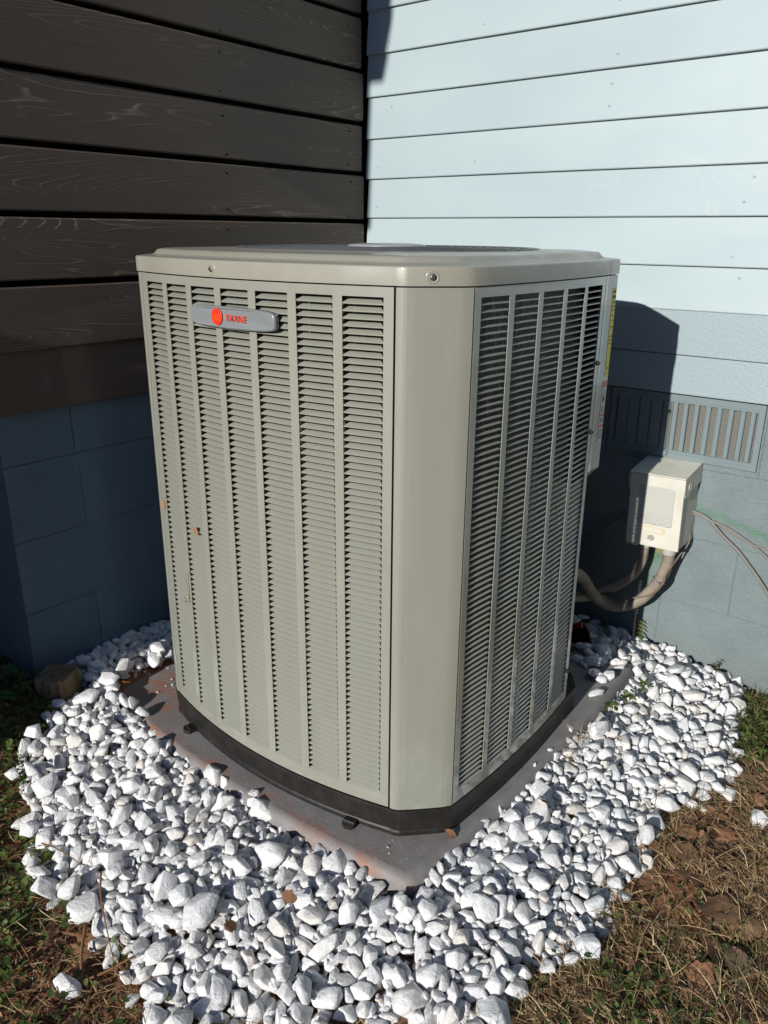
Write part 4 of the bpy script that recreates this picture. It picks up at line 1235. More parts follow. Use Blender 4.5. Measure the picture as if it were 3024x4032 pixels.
# resting places of the stones: x, y, z (half millimetres), half length (tenths of a millimetre), mesh, rotation (three quaternion parts in hundredths)
STONES = [
1809,-3124,138,463,1,19,-7,-53,2602,-2882,62,391,10,4,-5,59,1381,-3357,63,448,17,-96,-16,3,2837,-2724,43,439,18,-10,-6,-5,1813,-2774,150,472,36,-97,-7,-4,2615,-2432,122,363,39,20,-16,95,2969,-2273,39,385,9,80,22,30,2614,-2779,84,378,15,40,-36,-80,
2373,-3043,59,406,44,-5,-17,19,2324,-2695,117,471,11,-1,14,-58,1586,-3127,119,393,15,-17,66,-15,2261,-2942,113,376,12,-2,54,-58,2079,-3265,84,318,31,-10,9,-29,2165,-3134,73,382,8,-15,30,73,2072,-3308,40,418,12,-13,24,-71,2040,-2637,145,343,13,-71,-67,5,
2153,-3250,50,356,24,1,19,95,1704,-3190,93,377,18,28,-91,4,639,-3096,101,380,8,20,2,36,1768,-2900,151,357,24,-9,5,-97,1157,-3382,39,449,9,-41,40,-78,2239,-2785,137,351,28,28,-55,20,2487,-2259,124,371,31,47,-83,-14,1695,-3123,133,342,2,15,13,-96,
1266,-3350,74,373,2,-4,-44,36,2140,-2876,132,315,39,-4,-3,-94,1269,-3151,87,390,15,-45,59,-58,1956,-2987,123,319,1,-42,-84,-32,2335,-3139,46,292,2,-32,-1,-58,2913,-2081,39,297,2,3,40,-48,2542,-1857,137,454,13,-30,-70,36,2860,-2598,44,302,16,-82,-32,31,
2301,-3086,82,348,44,-28,-71,60,2758,-2698,52,386,6,43,-88,0,1606,-2623,156,390,46,-17,35,-88,2649,-2675,107,261,45,14,-12,94,2855,-1746,57,356,0,21,-5,-95,1795,-3322,94,259,1,-53,80,-7,2454,-2955,66,237,1,0,17,-91,2477,-2603,161,296,17,-49,-83,20,
2239,-2644,131,321,31,-61,77,8,2920,-1323,40,389,10,4,20,97,2802,-2647,72,244,45,-33,24,-61,2068,-2841,118,379,43,-87,25,5,2595,-2170,131,337,24,63,-16,8,2775,-2495,63,351,6,55,33,-4,2535,-2405,101,376,10,59,39,48,2941,-1159,51,383,45,-90,-10,29,
2484,-1128,127,492,23,-18,73,-34,2475,-2104,113,322,3,-91,-26,9,2109,-3043,105,408,42,-10,17,96,2452,-3036,33,303,30,11,53,-80,1976,-3462,41,338,18,-88,43,9,2529,-2009,132,351,17,30,30,61,1110,-3002,113,358,15,-8,-45,61,2076,-2986,118,277,28,8,-67,-73,
2734,-2617,53,321,3,-63,70,25,1302,-3061,127,360,30,-48,66,-52,2029,-3173,79,300,2,-85,-39,26,1973,-2692,134,369,44,-35,-92,9,1953,-3099,104,292,7,-82,47,6,2753,-889,122,396,31,15,-94,-24,2260,-3127,73,294,16,-34,-89,25,2734,-1643,93,377,7,86,41,26,
2485,-1715,128,401,23,-87,-33,29,2691,-2018,110,375,46,-19,13,-37,2223,-3240,65,279,4,65,51,55,2715,-2178,113,328,46,0,3,-98,2931,-1802,51,358,30,69,-6,1,2054,-3429,59,354,45,-39,6,87,2020,-3281,79,331,41,6,20,89,993,-2875,136,377,29,-31,-14,22,
2084,-3132,76,411,20,33,-25,87,1499,-3363,49,258,45,-35,-90,-22,917,-3266,52,302,3,43,-16,78,1842,-3024,97,314,7,20,16,27,1845,-3214,74,371,34,73,64,18,2730,-2323,78,359,44,44,85,-26,303,-2656,221,446,8,-84,50,-8,1602,-3293,69,317,22,84,18,-40,
1924,-2821,111,366,12,69,-69,-14,2525,-2706,82,289,15,-29,-64,45,1859,-3086,88,272,17,1,-14,-81,2643,-2379,95,356,17,-49,73,27,2759,-2552,69,275,1,-11,-40,88,2797,-2341,59,290,15,3,64,-64,1922,-3410,67,252,35,-39,71,-54,2943,-1063,79,345,29,-5,-68,70,
1608,-2977,154,325,23,23,-19,-72,2194,-2965,88,287,18,-5,-95,22,2408,-2856,97,253,28,-67,40,-9,563,-2765,166,389,36,-59,51,59,1431,-2691,158,356,15,63,60,28,2422,-2663,138,243,10,-43,61,64,2387,-2916,97,229,3,4,26,-13,2523,-2614,110,307,16,-31,88,-30,
2830,-2395,40,367,25,6,-57,35,2624,-2588,105,249,13,-90,37,-2,1348,-3190,103,265,1,0,5,89,2527,-2849,83,255,17,67,-14,-5,1256,-2606,161,365,17,-70,21,9,2585,-2484,92,280,10,7,96,-23,2554,-2648,79,250,45,17,22,88,2163,-2917,100,308,3,-4,47,87,
2744,-2779,31,291,29,-41,29,-35,1110,-3220,61,339,14,-85,46,5,2209,-3096,103,245,28,-56,-72,38,2109,-2767,131,251,45,-25,78,-30,2941,-1609,76,317,29,-33,-56,60,2484,-2477,98,368,46,-29,-3,-17,1698,-3324,59,364,6,52,76,-17,824,-3272,69,267,5,-51,-77,3,
1486,-2910,112,330,17,74,20,49,2722,-407,92,449,3,-18,7,97,1592,-2856,148,340,22,-67,-39,-61,1014,-2770,157,351,18,16,-15,21,2883,-2431,20,291,26,-3,-23,-5,1493,-3142,115,331,5,-17,-33,48,2460,-2897,94,208,5,36,2,82,1350,-2804,125,390,14,85,-50,3,
1219,-2969,117,317,2,-13,-75,-64,1946,-3367,38,247,0,13,-7,21,1530,-3259,99,248,0,80,15,-7,1292,-2846,129,316,8,-8,18,28,1909,-3230,103,263,37,40,-77,-4,2024,-3091,86,269,24,-79,-34,26,2594,-1960,128,279,45,-20,12,85,2579,-2322,124,290,3,-21,80,54,
2698,-2769,65,227,10,36,72,53,1596,-3232,64,314,11,-27,-75,35,1057,-3253,42,367,29,15,-34,-22,1841,-2967,132,231,15,16,-19,94,2181,-2836,97,356,23,-97,-19,-10,2862,-2351,27,234,45,27,33,78,734,-3237,39,386,37,26,-27,-80,2622,-381,115,397,35,30,-41,73,
2663,-2232,111,254,31,-7,-22,94,890,-2673,183,292,13,36,-70,-60,2835,-2524,45,278,7,7,-12,2,1367,-3034,128,291,10,-66,4,-25,914,-3009,111,306,13,-33,-9,-91,415,-2738,176,371,45,-38,81,40,2624,-2533,78,350,36,-32,-12,25,1891,-2738,122,261,31,38,12,-3,
682,-2936,116,276,8,-17,14,-70,265,-2394,268,347,28,-46,33,-54,801,-2913,115,397,5,6,-43,75,2156,-3184,61,242,40,-45,37,-7,1341,-2710,132,293,45,-66,10,-9,2921,-1467,47,320,43,-94,25,-9,1644,-3407,33,218,24,13,-11,-60,1547,-3407,36,252,23,-37,89,-17,
2408,-2530,108,303,10,11,-24,71,1853,-3339,77,266,11,-41,77,45,2753,-2843,72,242,5,61,10,69,2462,-2729,107,260,11,-41,25,-86,1075,-3372,63,285,18,96,13,1,2246,-3002,66,272,9,-2,-21,-93,2469,-2642,113,264,13,-26,57,49,2388,-2762,112,277,6,12,-23,-95,
2384,-2961,71,258,43,72,-60,30,2488,-2989,40,228,0,29,-31,-31,2463,-1948,136,349,28,86,-29,34,2867,-1927,35,303,32,46,35,68,1525,-2992,101,297,31,1,30,39,1550,-2877,121,420,14,-55,68,-9,2715,-2836,42,263,45,-36,41,-20,1991,-2831,100,302,17,-66,-64,27,
2612,-1094,103,407,21,-24,-11,95,447,-3103,105,328,33,-41,-86,-23,1949,-3307,49,274,40,0,24,95,2293,-3188,56,242,34,-10,17,-42,1651,-2987,124,254,45,63,52,32,300,-2514,263,312,1,-26,95,-8,530,-2871,161,272,8,-64,-63,-9,2373,-2633,143,235,10,52,-20,73,
360,-3043,132,355,30,30,-15,86,1272,-3269,61,267,30,23,-26,54,2781,-2246,75,311,9,-44,-74,48,559,-2971,111,313,11,-9,-90,10,2553,-1945,160,264,46,-81,-55,-8,2934,-1929,48,225,17,-92,6,-1,1454,-3282,55,268,7,1,-90,-40,1821,-2899,107,343,39,-46,77,-42,
1862,-3403,42,291,2,-35,-17,3,2219,-588,207,404,12,-14,72,-62,2686,-2874,55,292,27,-42,-74,46,2712,-2408,71,275,21,24,-82,-30,962,-3163,76,280,29,-10,-42,52,1117,-3305,50,265,7,5,-25,71,1458,-2988,127,376,34,87,-39,14,252,-2167,268,380,10,-5,37,91,
2078,-3183,98,202,44,29,29,-26,2946,-2344,17,212,10,13,-57,-72,273,-2226,235,403,29,-98,8,1,1875,-3357,52,344,38,86,-9,16,2943,-714,77,299,45,11,-45,62,2977,-2146,19,237,35,14,-91,15,2398,-2801,91,278,4,-70,1,2,1989,-2907,105,250,16,-51,54,65,
2700,-1721,88,272,1,-22,-37,-79,2851,-2122,41,311,12,-82,25,3,768,-3056,76,388,39,93,27,-19,327,-2966,182,267,15,31,7,29,1562,-3347,57,235,46,-12,4,60,1405,-2930,136,250,44,32,24,25,1914,-3011,84,317,11,-32,-67,48,3030,-1131,19,266,26,10,-10,69,
1707,-3049,109,287,29,6,-72,49,832,-3131,48,410,47,46,86,9,2435,-2407,128,381,25,-22,-30,7,1196,-3100,82,299,21,24,-23,88,2679,-1348,87,364,29,-41,-81,-9,1800,-3376,51,209,10,50,68,36,2790,-1559,70,245,5,26,29,-28,1833,-3453,19,240,47,65,-74,-2,
2311,-3015,44,221,8,1,8,-97,2831,-1601,49,357,40,4,6,-94,2490,-1473,121,391,9,70,4,2,1659,-2849,149,319,22,23,96,-2,2321,-2848,128,191,13,76,-60,-13,2696,-2472,73,270,5,-11,-31,-54,2997,-896,69,332,3,27,-38,-87,1889,-3309,55,232,17,-32,77,45,
2774,-2387,31,270,37,-28,-57,-73,2681,-1190,107,306,29,-43,24,-29,395,-2887,164,276,1,53,64,42,2095,-2915,113,240,32,91,-39,-7,835,-3078,94,319,4,-25,36,71,1145,-2850,145,278,7,-24,-19,74,2817,-2447,34,208,21,-63,-65,-19,2991,-2104,8,221,31,14,-14,93,
2774,-2150,71,271,36,25,-24,-61,2204,-433,205,402,3,-26,-95,-1,1754,-3190,108,243,35,-92,34,-10,2942,-278,61,331,45,-9,-18,-23,2724,-2678,79,200,0,-12,8,59,2128,-3341,28,308,26,4,-10,58,2977,-1713,31,226,23,6,-35,87,2744,-1469,66,343,10,11,70,69,
2622,-2054,98,246,21,24,33,-89,328,-2824,173,320,10,61,-20,1,2486,-2849,87,264,4,-17,74,63,2389,-2330,142,269,36,37,-64,-12,1541,-2741,140,280,4,-9,43,6,2658,-1917,123,249,17,-21,6,-64,2569,-570,109,346,39,-32,-69,-3,2346,-2865,107,220,5,99,8,4,
468,-3043,94,274,8,6,11,-12,2733,-1009,90,269,1,-77,36,-2,2097,-2682,97,297,28,18,41,37,2697,-1049,99,324,37,-59,-67,-37,1723,-2815,110,280,0,-35,-5,-90,1299,-2975,129,273,8,-11,-24,15,2211,-2885,121,192,1,33,-24,-87,1897,-3172,92,242,29,13,64,66,
1646,-3257,70,267,34,-21,-6,73,2769,-1322,93,286,6,-3,-47,-83,2062,-2751,148,183,45,-17,90,34,2651,-2908,38,251,29,-77,-25,-27,1892,-3248,62,290,24,21,40,75,2650,-654,102,324,5,17,11,-18,2570,-2208,90,282,7,-1,-75,64,409,-2589,209,286,23,-81,35,30,
2445,-2772,90,286,25,-6,27,61,2670,-2814,76,187,15,-28,25,54,2527,-2542,107,210,46,21,-32,84,1010,-3035,116,226,45,-61,29,-58,2199,-3033,68,302,19,43,57,63,1264,-2769,143,240,45,-21,83,1,2667,-2768,91,286,25,-45,-51,64,1087,-2760,138,290,13,47,83,-17,
2280,-3028,69,317,47,75,-18,33,2646,-1703,114,283,33,-85,-33,28,481,-2965,119,285,18,-85,20,40,2574,-2577,111,225,40,41,14,83,36,-2504,264,347,7,-88,-33,-3,2689,-2579,71,264,31,36,-80,44,1598,-3379,33,214,31,47,85,19,1621,-2767,146,259,10,-33,-40,84,
1256,-2677,133,240,15,11,28,-62,2590,-1258,121,259,23,-70,-27,34,711,-3004,95,339,30,38,-24,34,2816,-2248,50,228,36,26,5,-88,1797,-3245,64,305,20,62,40,56,940,-3341,20,317,4,-45,22,-33,2400,-2445,143,224,22,16,14,-26,1152,-3200,51,302,5,-67,-54,-47,
2888,-1216,79,264,29,1,10,-97,2779,-1968,64,261,34,-25,94,15,2784,-738,89,360,40,-83,-44,-32,2816,-2594,80,193,21,74,20,7,1372,-3248,74,270,14,-1,98,7,2881,-1874,58,198,1,25,95,14,2805,-2015,62,249,15,-10,98,-4,1395,-3081,99,246,17,-42,30,79,
1943,-3240,74,254,31,-43,-5,-53,1872,-2927,102,224,2,46,25,1,811,-2820,134,226,1,-17,-7,-78,2112,-2623,142,214,0,28,93,19,2683,-1616,110,286,11,60,16,46,1638,-3057,133,241,17,79,43,-18,2418,-2988,50,203,23,-36,46,32,866,-2969,118,287,44,-48,51,-69,
2442,-1643,149,260,28,-80,-18,-18,1234,-3397,24,260,34,4,15,71,2052,-3049,118,201,46,-98,-1,-13,1736,-3352,36,220,6,-26,-26,66,712,-2631,141,412,47,-73,-39,-10,2530,-2813,60,303,43,-68,39,-3,2150,-2997,74,226,21,13,28,-21,1956,-2622,128,223,1,86,13,-34,
553,-2597,169,411,11,-21,-93,24,2471,-1269,114,413,34,20,6,71,3015,-1036,65,298,32,2,96,-24,2913,-615,72,294,45,-4,-44,36,2825,-1269,83,274,36,-2,-1,-98,405,-3011,151,232,2,-7,15,-10,1203,-2691,149,250,5,46,6,79,2400,-2281,138,292,9,61,63,-19,
2570,-2958,35,205,5,-47,-36,-15,2195,-3177,32,301,37,-11,1,-35,804,-2982,92,382,4,30,24,-16,1018,-2950,99,375,24,-6,64,74,2570,-2731,71,228,15,-53,8,-82,146,-2480,263,352,24,28,-88,-28,2597,-1437,125,274,46,2,-16,45,2659,-2715,61,244,32,73,7,13,
2562,-2047,100,330,25,-15,-26,25,1431,-2861,110,319,7,46,74,46,2469,-2434,119,317,33,-44,29,50,1971,-2762,105,239,28,13,9,59,2591,-1559,93,287,28,41,-85,8,2937,-1983,20,215,31,-80,-39,30,2828,-1909,63,236,37,51,-84,-9,2747,-2447,74,183,1,33,-9,78,
2304,-2943,74,244,26,33,-30,-61,2142,-2696,128,240,24,19,52,29,663,-2700,133,386,26,-4,33,93,2705,-2228,87,264,7,24,-3,9,1852,-2694,119,381,37,3,87,11,1217,-3254,47,278,1,44,56,51,3048,-954,39,295,32,11,-40,84,2581,-260,139,386,39,-22,-6,83,
1192,-3035,107,301,33,18,94,22,2554,-1669,125,279,47,-20,52,-79,1438,-3210,86,200,17,-89,8,3,2686,-2342,115,181,1,-33,41,-32,1476,-3033,101,284,29,59,-75,-5,1881,-2650,91,284,1,-69,-69,-13,1529,-3211,72,278,44,-50,-27,1,680,-2816,145,354,9,-24,68,63,
2694,-514,83,343,32,-13,-60,-66,2915,-371,59,356,9,-93,-20,-29,2926,-941,56,289,1,6,-33,93,2853,-2045,44,307,14,44,87,-2,1637,-2897,106,303,28,46,-78,39,2972,-1934,13,251,33,5,99,1,803,-2679,161,338,37,-77,-38,48,2348,-2980,81,199,33,-27,17,-48,
2159,-3060,69,231,45,-86,-25,21,563,-2693,160,317,1,-95,-19,-18,1231,-2907,104,243,10,-94,-16,18,907,-2599,160,297,2,30,93,-13,1220,-3187,74,218,28,-35,-86,9,2928,-2219,28,269,34,-62,44,12,2111,-3087,89,244,11,68,59,-21,1833,-2641,125,224,10,28,-38,-80,
2796,-979,89,315,22,12,-23,3,1173,-2894,119,244,2,-14,-42,-75,1750,-2990,119,233,4,23,72,-20,868,-2782,140,295,12,-73,50,19,2527,-1581,121,278,9,39,-7,90,1418,-3179,100,218,24,-9,-72,-47,2164,-2613,143,232,39,40,-59,-38,2237,-3184,52,200,34,6,-12,-47,
2509,-2322,95,246,45,73,-65,2,2527,-2941,28,204,16,-20,-87,23,2443,-2812,71,217,40,-6,10,-74,1229,-2874,140,243,10,21,-57,-19,3078,-1066,55,216,10,-57,3,4,2754,-1871,65,221,7,-77,38,20,1531,-3151,81,227,18,49,24,40,2611,-1834,108,203,17,-78,8,56,
2786,-2089,84,234,26,64,-51,-24,1004,-2658,143,247,15,-57,69,-32,2573,-1170,120,324,16,13,45,60,1463,-2824,129,265,22,-31,-87,35,2430,-2051,115,326,21,-5,54,-27,2334,-2921,103,177,31,0,19,49,2690,-2631,75,190,8,-83,33,-41,2022,-2781,122,225,15,-52,-58,-61,
773,-3146,55,266,6,16,40,27,2745,-2270,85,175,2,21,12,96,2796,-103,90,264,45,44,46,72,2112,-3192,72,163,28,-46,58,66,2810,-1750,90,219,7,-33,-85,33,1435,-3119,94,301,4,22,46,73,2846,-2153,43,221,22,83,21,-29,2967,-1235,43,270,21,-23,29,82,
2381,-2684,98,262,39,26,58,58,616,-3165,55,254,24,47,35,2,2155,-2781,119,230,9,71,-16,23,412,-2651,203,291,17,10,-35,31,378,-2778,218,258,35,-50,79,-30,999,-3359,33,271,17,-83,7,-41,2161,-2668,142,195,39,-1,45,25,2535,-808,132,249,13,-8,-26,-91,
1688,-2714,124,195,21,-49,84,17,1755,-2945,111,212,22,11,-4,94,2304,-2776,128,175,13,95,-21,12,1775,-3390,30,204,31,87,-45,-7,2446,-2286,88,301,7,70,-68,-1,2496,-2864,47,205,32,17,-93,26,164,-2531,225,368,23,-27,91,-29,2896,-2292,14,228,30,19,-15,89,
2566,-1500,106,266,34,25,-28,48,1079,-2870,115,343,34,-11,57,-26,1616,-3332,39,211,18,-3,39,91,2446,-1373,133,298,46,-13,94,-24,1930,-2920,103,242,25,23,-7,76,214,-2782,199,264,24,-71,-29,10,41,-2053,272,355,6,-73,-10,19,2582,-2252,103,241,23,-15,-75,62,
2538,-2919,48,187,46,50,-28,-12,1358,-2890,134,205,13,-28,-93,15,1351,-3126,89,203,26,23,50,-74,2868,-258,68,325,14,-1,64,-21,1771,-2833,127,230,28,-51,-20,-60,2467,-2384,110,228,0,-89,-21,-25,1743,-3243,64,206,11,9,21,0,1931,-3336,68,214,47,35,85,38,
2648,-585,117,251,28,47,27,-60,701,-3179,37,311,11,59,19,-14,2388,-3075,26,189,9,-65,4,13,405,-2963,134,277,39,-74,2,38,900,-2758,121,308,8,14,-53,56,931,-3108,71,244,17,-75,7,-64,3082,-925,16,270,8,-9,6,81,461,-2914,158,260,40,49,-80,-15,
3083,-896,48,236,7,38,11,18,1762,-3429,43,180,44,-49,-8,4,2680,-2074,95,272,9,43,-45,-8,1153,-2642,146,290,30,29,-42,-70,2864,-1085,56,255,29,85,-42,-6,1701,-3254,53,245,24,13,1,93,1527,-3306,47,219,28,13,-98,-3,2633,-1767,85,255,35,97,-14,-13,
2967,-464,26,332,44,-30,41,-82,2501,-150,100,352,29,46,8,54,3019,-1071,39,235,46,-10,-98,6,2745,-1803,70,234,39,75,11,50,1092,-2698,121,293,22,-45,-29,-81,1486,-3196,83,292,42,11,-27,-62,2696,-1799,84,265,7,-37,4,76,2596,-2368,142,235,9,-63,-38,61,
354,-2531,232,301,17,3,-4,-99,1787,-2672,124,254,24,24,22,86,626,-2544,208,248,44,20,-95,12,2781,-1833,54,200,1,10,63,-31,2820,-1335,27,314,32,68,-71,-9,2988,-759,34,279,13,-42,4,-5,2826,-1840,53,245,46,-77,-15,-56,582,-2893,130,265,26,27,-88,35,
2735,-1387,71,357,32,5,36,-70,1056,-3187,56,289,29,43,32,-15,3066,-691,33,257,29,-50,8,52,2255,-2738,126,201,33,89,-29,-31,2447,-295,131,293,13,-75,55,-27,2531,-1325,133,217,15,66,66,31,2897,-2255,34,269,6,2,-34,-38,2757,-1276,95,241,15,-18,-29,-85,
2398,-3112,32,195,15,3,-62,-72,2119,-3370,54,215,8,17,95,17,1704,-2986,126,235,47,-14,8,57,2944,-2181,15,209,31,27,32,-2,2603,-1643,101,280,39,53,76,31,2468,-2032,142,246,34,2,14,64,2889,-2004,23,247,3,-11,-1,-70,2264,-3171,33,277,16,-78,58,-10,
1409,-3011,89,240,43,-88,-9,4,824,-2742,123,335,17,-9,-86,7,2973,-1772,25,304,19,77,59,18,2454,-1856,107,382,12,14,-87,43,1009,-3135,70,264,11,-13,5,92,3097,-859,40,221,8,-83,10,12,2771,-1128,96,253,17,29,39,86,956,-2828,129,264,39,31,-19,92,
475,-2548,209,292,14,-9,-88,40,2920,-2149,20,238,27,10,26,0,2475,-1545,147,252,4,73,43,-28,523,-2526,209,268,43,92,-33,-7,1966,-2879,117,202,11,3,16,-97,1680,-2950,138,244,37,-85,8,-30,2876,-1507,54,188,28,-50,-68,36,2009,-3328,51,143,2,87,35,13,
2967,-1647,23,217,9,18,-71,-61,2704,-2678,44,273,32,32,23,91,2889,-2189,26,190,28,-86,41,20,3005,-562,34,258,13,-62,-8,-40,2501,-2973,37,211,3,13,91,25,1829,-3308,58,275,14,-42,81,35,-31,-2168,256,371,12,0,-9,75,1660,-3269,46,202,16,23,-12,-73,
2483,-1893,117,270,33,45,-21,64,2292,-2852,96,281,30,65,31,5,2191,-2705,97,287,14,-66,-69,-14,2648,-2818,34,292,21,12,17,-73,2469,-1012,117,437,22,16,5,-42,2944,-1845,27,281,19,9,52,77,2876,-109,48,375,9,-43,56,-68,712,-3126,61,222,10,30,-1,-71,
642,-2686,172,288,27,-28,-7,28,2674,-275,97,242,13,92,29,17,1829,-2821,97,268,14,55,-79,-5,2673,-1542,102,255,13,-15,25,95,128,-2371,284,316,22,-4,7,-37,2672,-1436,96,225,3,17,18,-96,2519,-2168,108,192,26,22,-31,20,1342,-3277,44,253,39,-6,-7,-75,
2842,-406,75,280,12,-4,76,-41,2492,-473,132,301,47,-64,74,16,730,-2875,144,337,42,-93,29,-19,1413,-2801,137,198,22,69,-69,-11,2892,-412,52,310,34,53,36,-67,1511,-2688,136,243,6,29,0,6,2346,-2798,105,180,11,-92,-15,15,2415,-2920,56,240,36,0,-40,66,
2713,-2077,72,237,16,30,-15,-53,596,-2930,105,299,46,-78,28,1,3007,-1211,20,250,44,14,-14,-23,795,-3171,30,258,40,6,-74,65,2755,-176,69,340,17,-29,2,87,2590,-835,101,355,29,69,56,-13,2693,-710,89,301,30,-38,90,0,2541,-356,111,282,24,27,11,15,
2360,-364,178,297,13,8,96,-8,1983,-3065,84,216,19,37,-1,87,1115,-3090,73,251,46,2,39,27,2290,-277,145,420,16,-12,91,35,464,-2782,172,245,9,90,9,26,2828,-2636,26,249,46,8,14,93,2736,-1973,89,160,45,64,25,25,2874,-2308,33,220,41,-18,74,58,
230,-2846,164,241,7,82,31,3,2612,-933,110,249,36,-22,92,-23,2341,-685,208,253,10,11,91,27,1984,-3186,81,170,23,8,-83,1,2846,-2315,51,220,41,-22,13,93,2760,-2222,105,177,36,-7,5,95,2693,-2531,66,184,47,56,-80,-12,2918,-1736,30,271,17,74,62,-18,
1045,-3328,22,320,21,-5,14,75,2418,-2220,117,197,44,28,-90,11,2425,-446,149,218,28,47,-24,81,2462,-2178,96,292,22,-5,26,68,2528,-1633,99,325,3,3,18,-4,2263,-2940,74,228,35,-70,67,15,2036,-2882,86,215,10,66,-17,-13,2408,-2127,135,213,11,-23,48,-73,
2537,-699,128,206,45,34,-64,67,2269,-706,207,341,46,-15,19,81,2706,-1254,76,285,14,-84,46,11,2774,-531,95,250,3,98,7,8,2863,13,28,249,15,-56,55,36,2860,-2251,35,246,47,-43,-43,63,2819,-477,79,306,39,94,-2,-6,190,-2302,268,283,4,-22,28,-79,
2592,-2119,109,239,8,-16,41,-88,959,-3062,95,249,33,-32,-3,15,1526,-2944,125,192,0,20,78,-43,2359,-879,196,272,34,8,1,48,1462,-2770,137,217,21,-32,16,79,2567,-758,115,344,33,91,-39,5,972,-3223,55,171,15,76,59,1,204,-2241,268,264,39,-24,14,-14,
2435,-2475,113,222,12,-39,-8,-20,2474,-2680,73,277,34,91,-38,-2,2027,-2944,86,270,18,0,-4,-2,2797,-2768,23,194,17,93,-6,-34,2478,-2544,84,251,45,-68,50,43,2623,-2663,64,279,18,-13,0,-88,977,-3233,29,247,26,-22,-5,-74,1983,-3227,58,262,42,-19,26,-41,
2947,-800,41,233,15,-69,-10,-43,2750,-1184,68,305,15,33,5,75,2556,-2997,25,298,44,-22,-12,1,2659,-1824,92,259,9,1,66,57,2814,-1089,68,248,21,92,11,27,2553,-1094,133,252,21,33,84,-21,1423,-3258,64,206,6,35,-76,-23,2810,-874,67,295,37,88,-13,12,
788,-3042,104,232,6,54,17,-2,2889,-767,85,296,31,-29,-2,56,2814,-2135,73,191,44,-56,-1,67,1935,-3141,77,182,39,-25,-2,51,1577,-3009,108,233,26,0,-21,-62,2106,-48,142,246,45,51,-73,-34,2641,-265,131,225,28,-13,-28,32,633,-2597,185,221,29,-71,-35,44,
2758,-1519,88,187,2,-14,-7,-66,2769,-1232,92,279,34,71,14,-6,2525,-1254,143,238,23,-28,-10,21,2393,-2403,147,217,39,51,32,-76,982,-2941,127,194,35,-63,-41,61,1983,-3398,32,213,40,8,-10,-74,1386,-2949,99,255,10,77,-61,-10,2491,-2047,94,298,32,70,-10,-42,
2331,-737,199,233,44,-89,-15,7,2759,-2440,34,253,2,-9,-36,83,2842,-1485,28,301,6,30,9,63,453,-2634,158,357,8,4,9,-57,2475,-49,95,338,22,22,-3,27,2972,-307,21,262,7,-82,-19,-7,2852,-731,72,263,3,-31,78,-49,171,-2020,255,338,8,-89,-39,-14,
1860,-2835,93,255,19,88,-3,41,2999,-709,39,285,11,-39,-48,-51,2823,-2178,39,207,34,6,-71,66,2715,-1504,88,232,30,17,43,-81,2438,-601,111,275,36,15,-97,4,2128,-241,154,301,1,17,8,66,971,-2701,149,224,15,66,-2,74,665,-2630,165,250,7,86,-35,33,
2738,-1418,97,194,21,-41,-79,-31,2913,-798,75,236,46,13,-3,-79,2785,-2050,77,201,33,-84,37,2,415,-2801,182,190,8,42,-57,69,1954,-3211,89,173,21,-2,-23,-26,609,-2868,145,219,7,-25,-88,35,1673,-2796,142,183,1,-35,17,91,62,-2437,275,262,23,65,60,-44,
1993,-3370,50,148,41,11,-47,-62,2771,-1931,75,212,11,37,50,-77,777,-2764,149,183,28,58,66,44,2147,-2728,96,291,30,21,57,62,1662,-3349,41,201,8,-23,-36,42,2123,-601,195,214,24,1,-22,-93,1065,-2650,159,234,32,-13,7,88,2717,-1928,67,233,28,19,59,45,
1912,-3439,28,220,5,-79,-57,-13,2666,-1869,79,293,43,-19,-77,57,1659,-2681,110,283,32,33,61,33,1448,-3335,37,265,33,97,9,14,978,-3072,65,296,25,92,1,24,879,-3229,46,233,8,58,-77,-16,2833,-2207,36,217,12,-7,-95,-26,556,-3093,84,211,45,-7,40,-86,
741,-2831,114,292,29,-26,-56,76,605,-2993,79,260,34,-23,62,-69,2817,-576,59,353,22,-36,58,71,2579,-682,81,404,25,-70,-29,20,2461,-1596,125,290,13,-94,26,-19,553,-3149,67,244,39,-4,-97,-2,2470,-835,107,257,26,14,91,25,2103,-460,208,260,10,72,57,1,
1577,-2711,131,310,47,5,18,-22,1624,-3190,85,279,11,23,-46,-23,2447,-156,116,290,43,-83,53,-6,1968,-3275,65,236,19,-16,-29,-65,2782,-1766,66,218,16,-33,52,64,2514,-957,103,307,29,-22,-75,43,644,-2847,142,204,12,-14,28,-42,2806,-1165,83,231,41,-5,-47,-74,
2690,-214,82,319,18,49,-12,-17,1115,-2874,122,216,5,-9,31,-14,1098,-3142,84,186,24,-69,42,-53,532,-3046,93,196,1,-5,-63,74,2906,-2380,20,162,1,77,-52,28,2480,-566,123,251,14,3,-95,23,2723,-1780,103,155,15,-7,27,24,21,-2222,261,244,43,11,-4,-76,
1073,-3075,90,195,30,-3,-90,-13,962,-2658,166,194,1,-27,-71,-29,2647,-2275,103,151,1,32,-62,67,2731,-607,92,298,33,-13,-32,89,2419,-2142,87,234,44,39,-1,-72,869,-3058,63,201,2,-26,20,-13,2772,-1647,52,227,0,-8,2,86,2558,-2772,51,207,24,19,-4,-54,
2308,-492,195,245,24,-17,71,-60,2070,-3202,50,262,41,80,52,28,2873,-478,29,315,13,-11,47,-74,2274,-2814,92,214,26,0,93,-33,2850,-1420,21,206,28,41,5,-63,2680,-2343,61,238,15,-36,0,-88,511,-2820,142,315,4,80,-53,-17,1351,-3079,91,276,19,51,-37,-76,
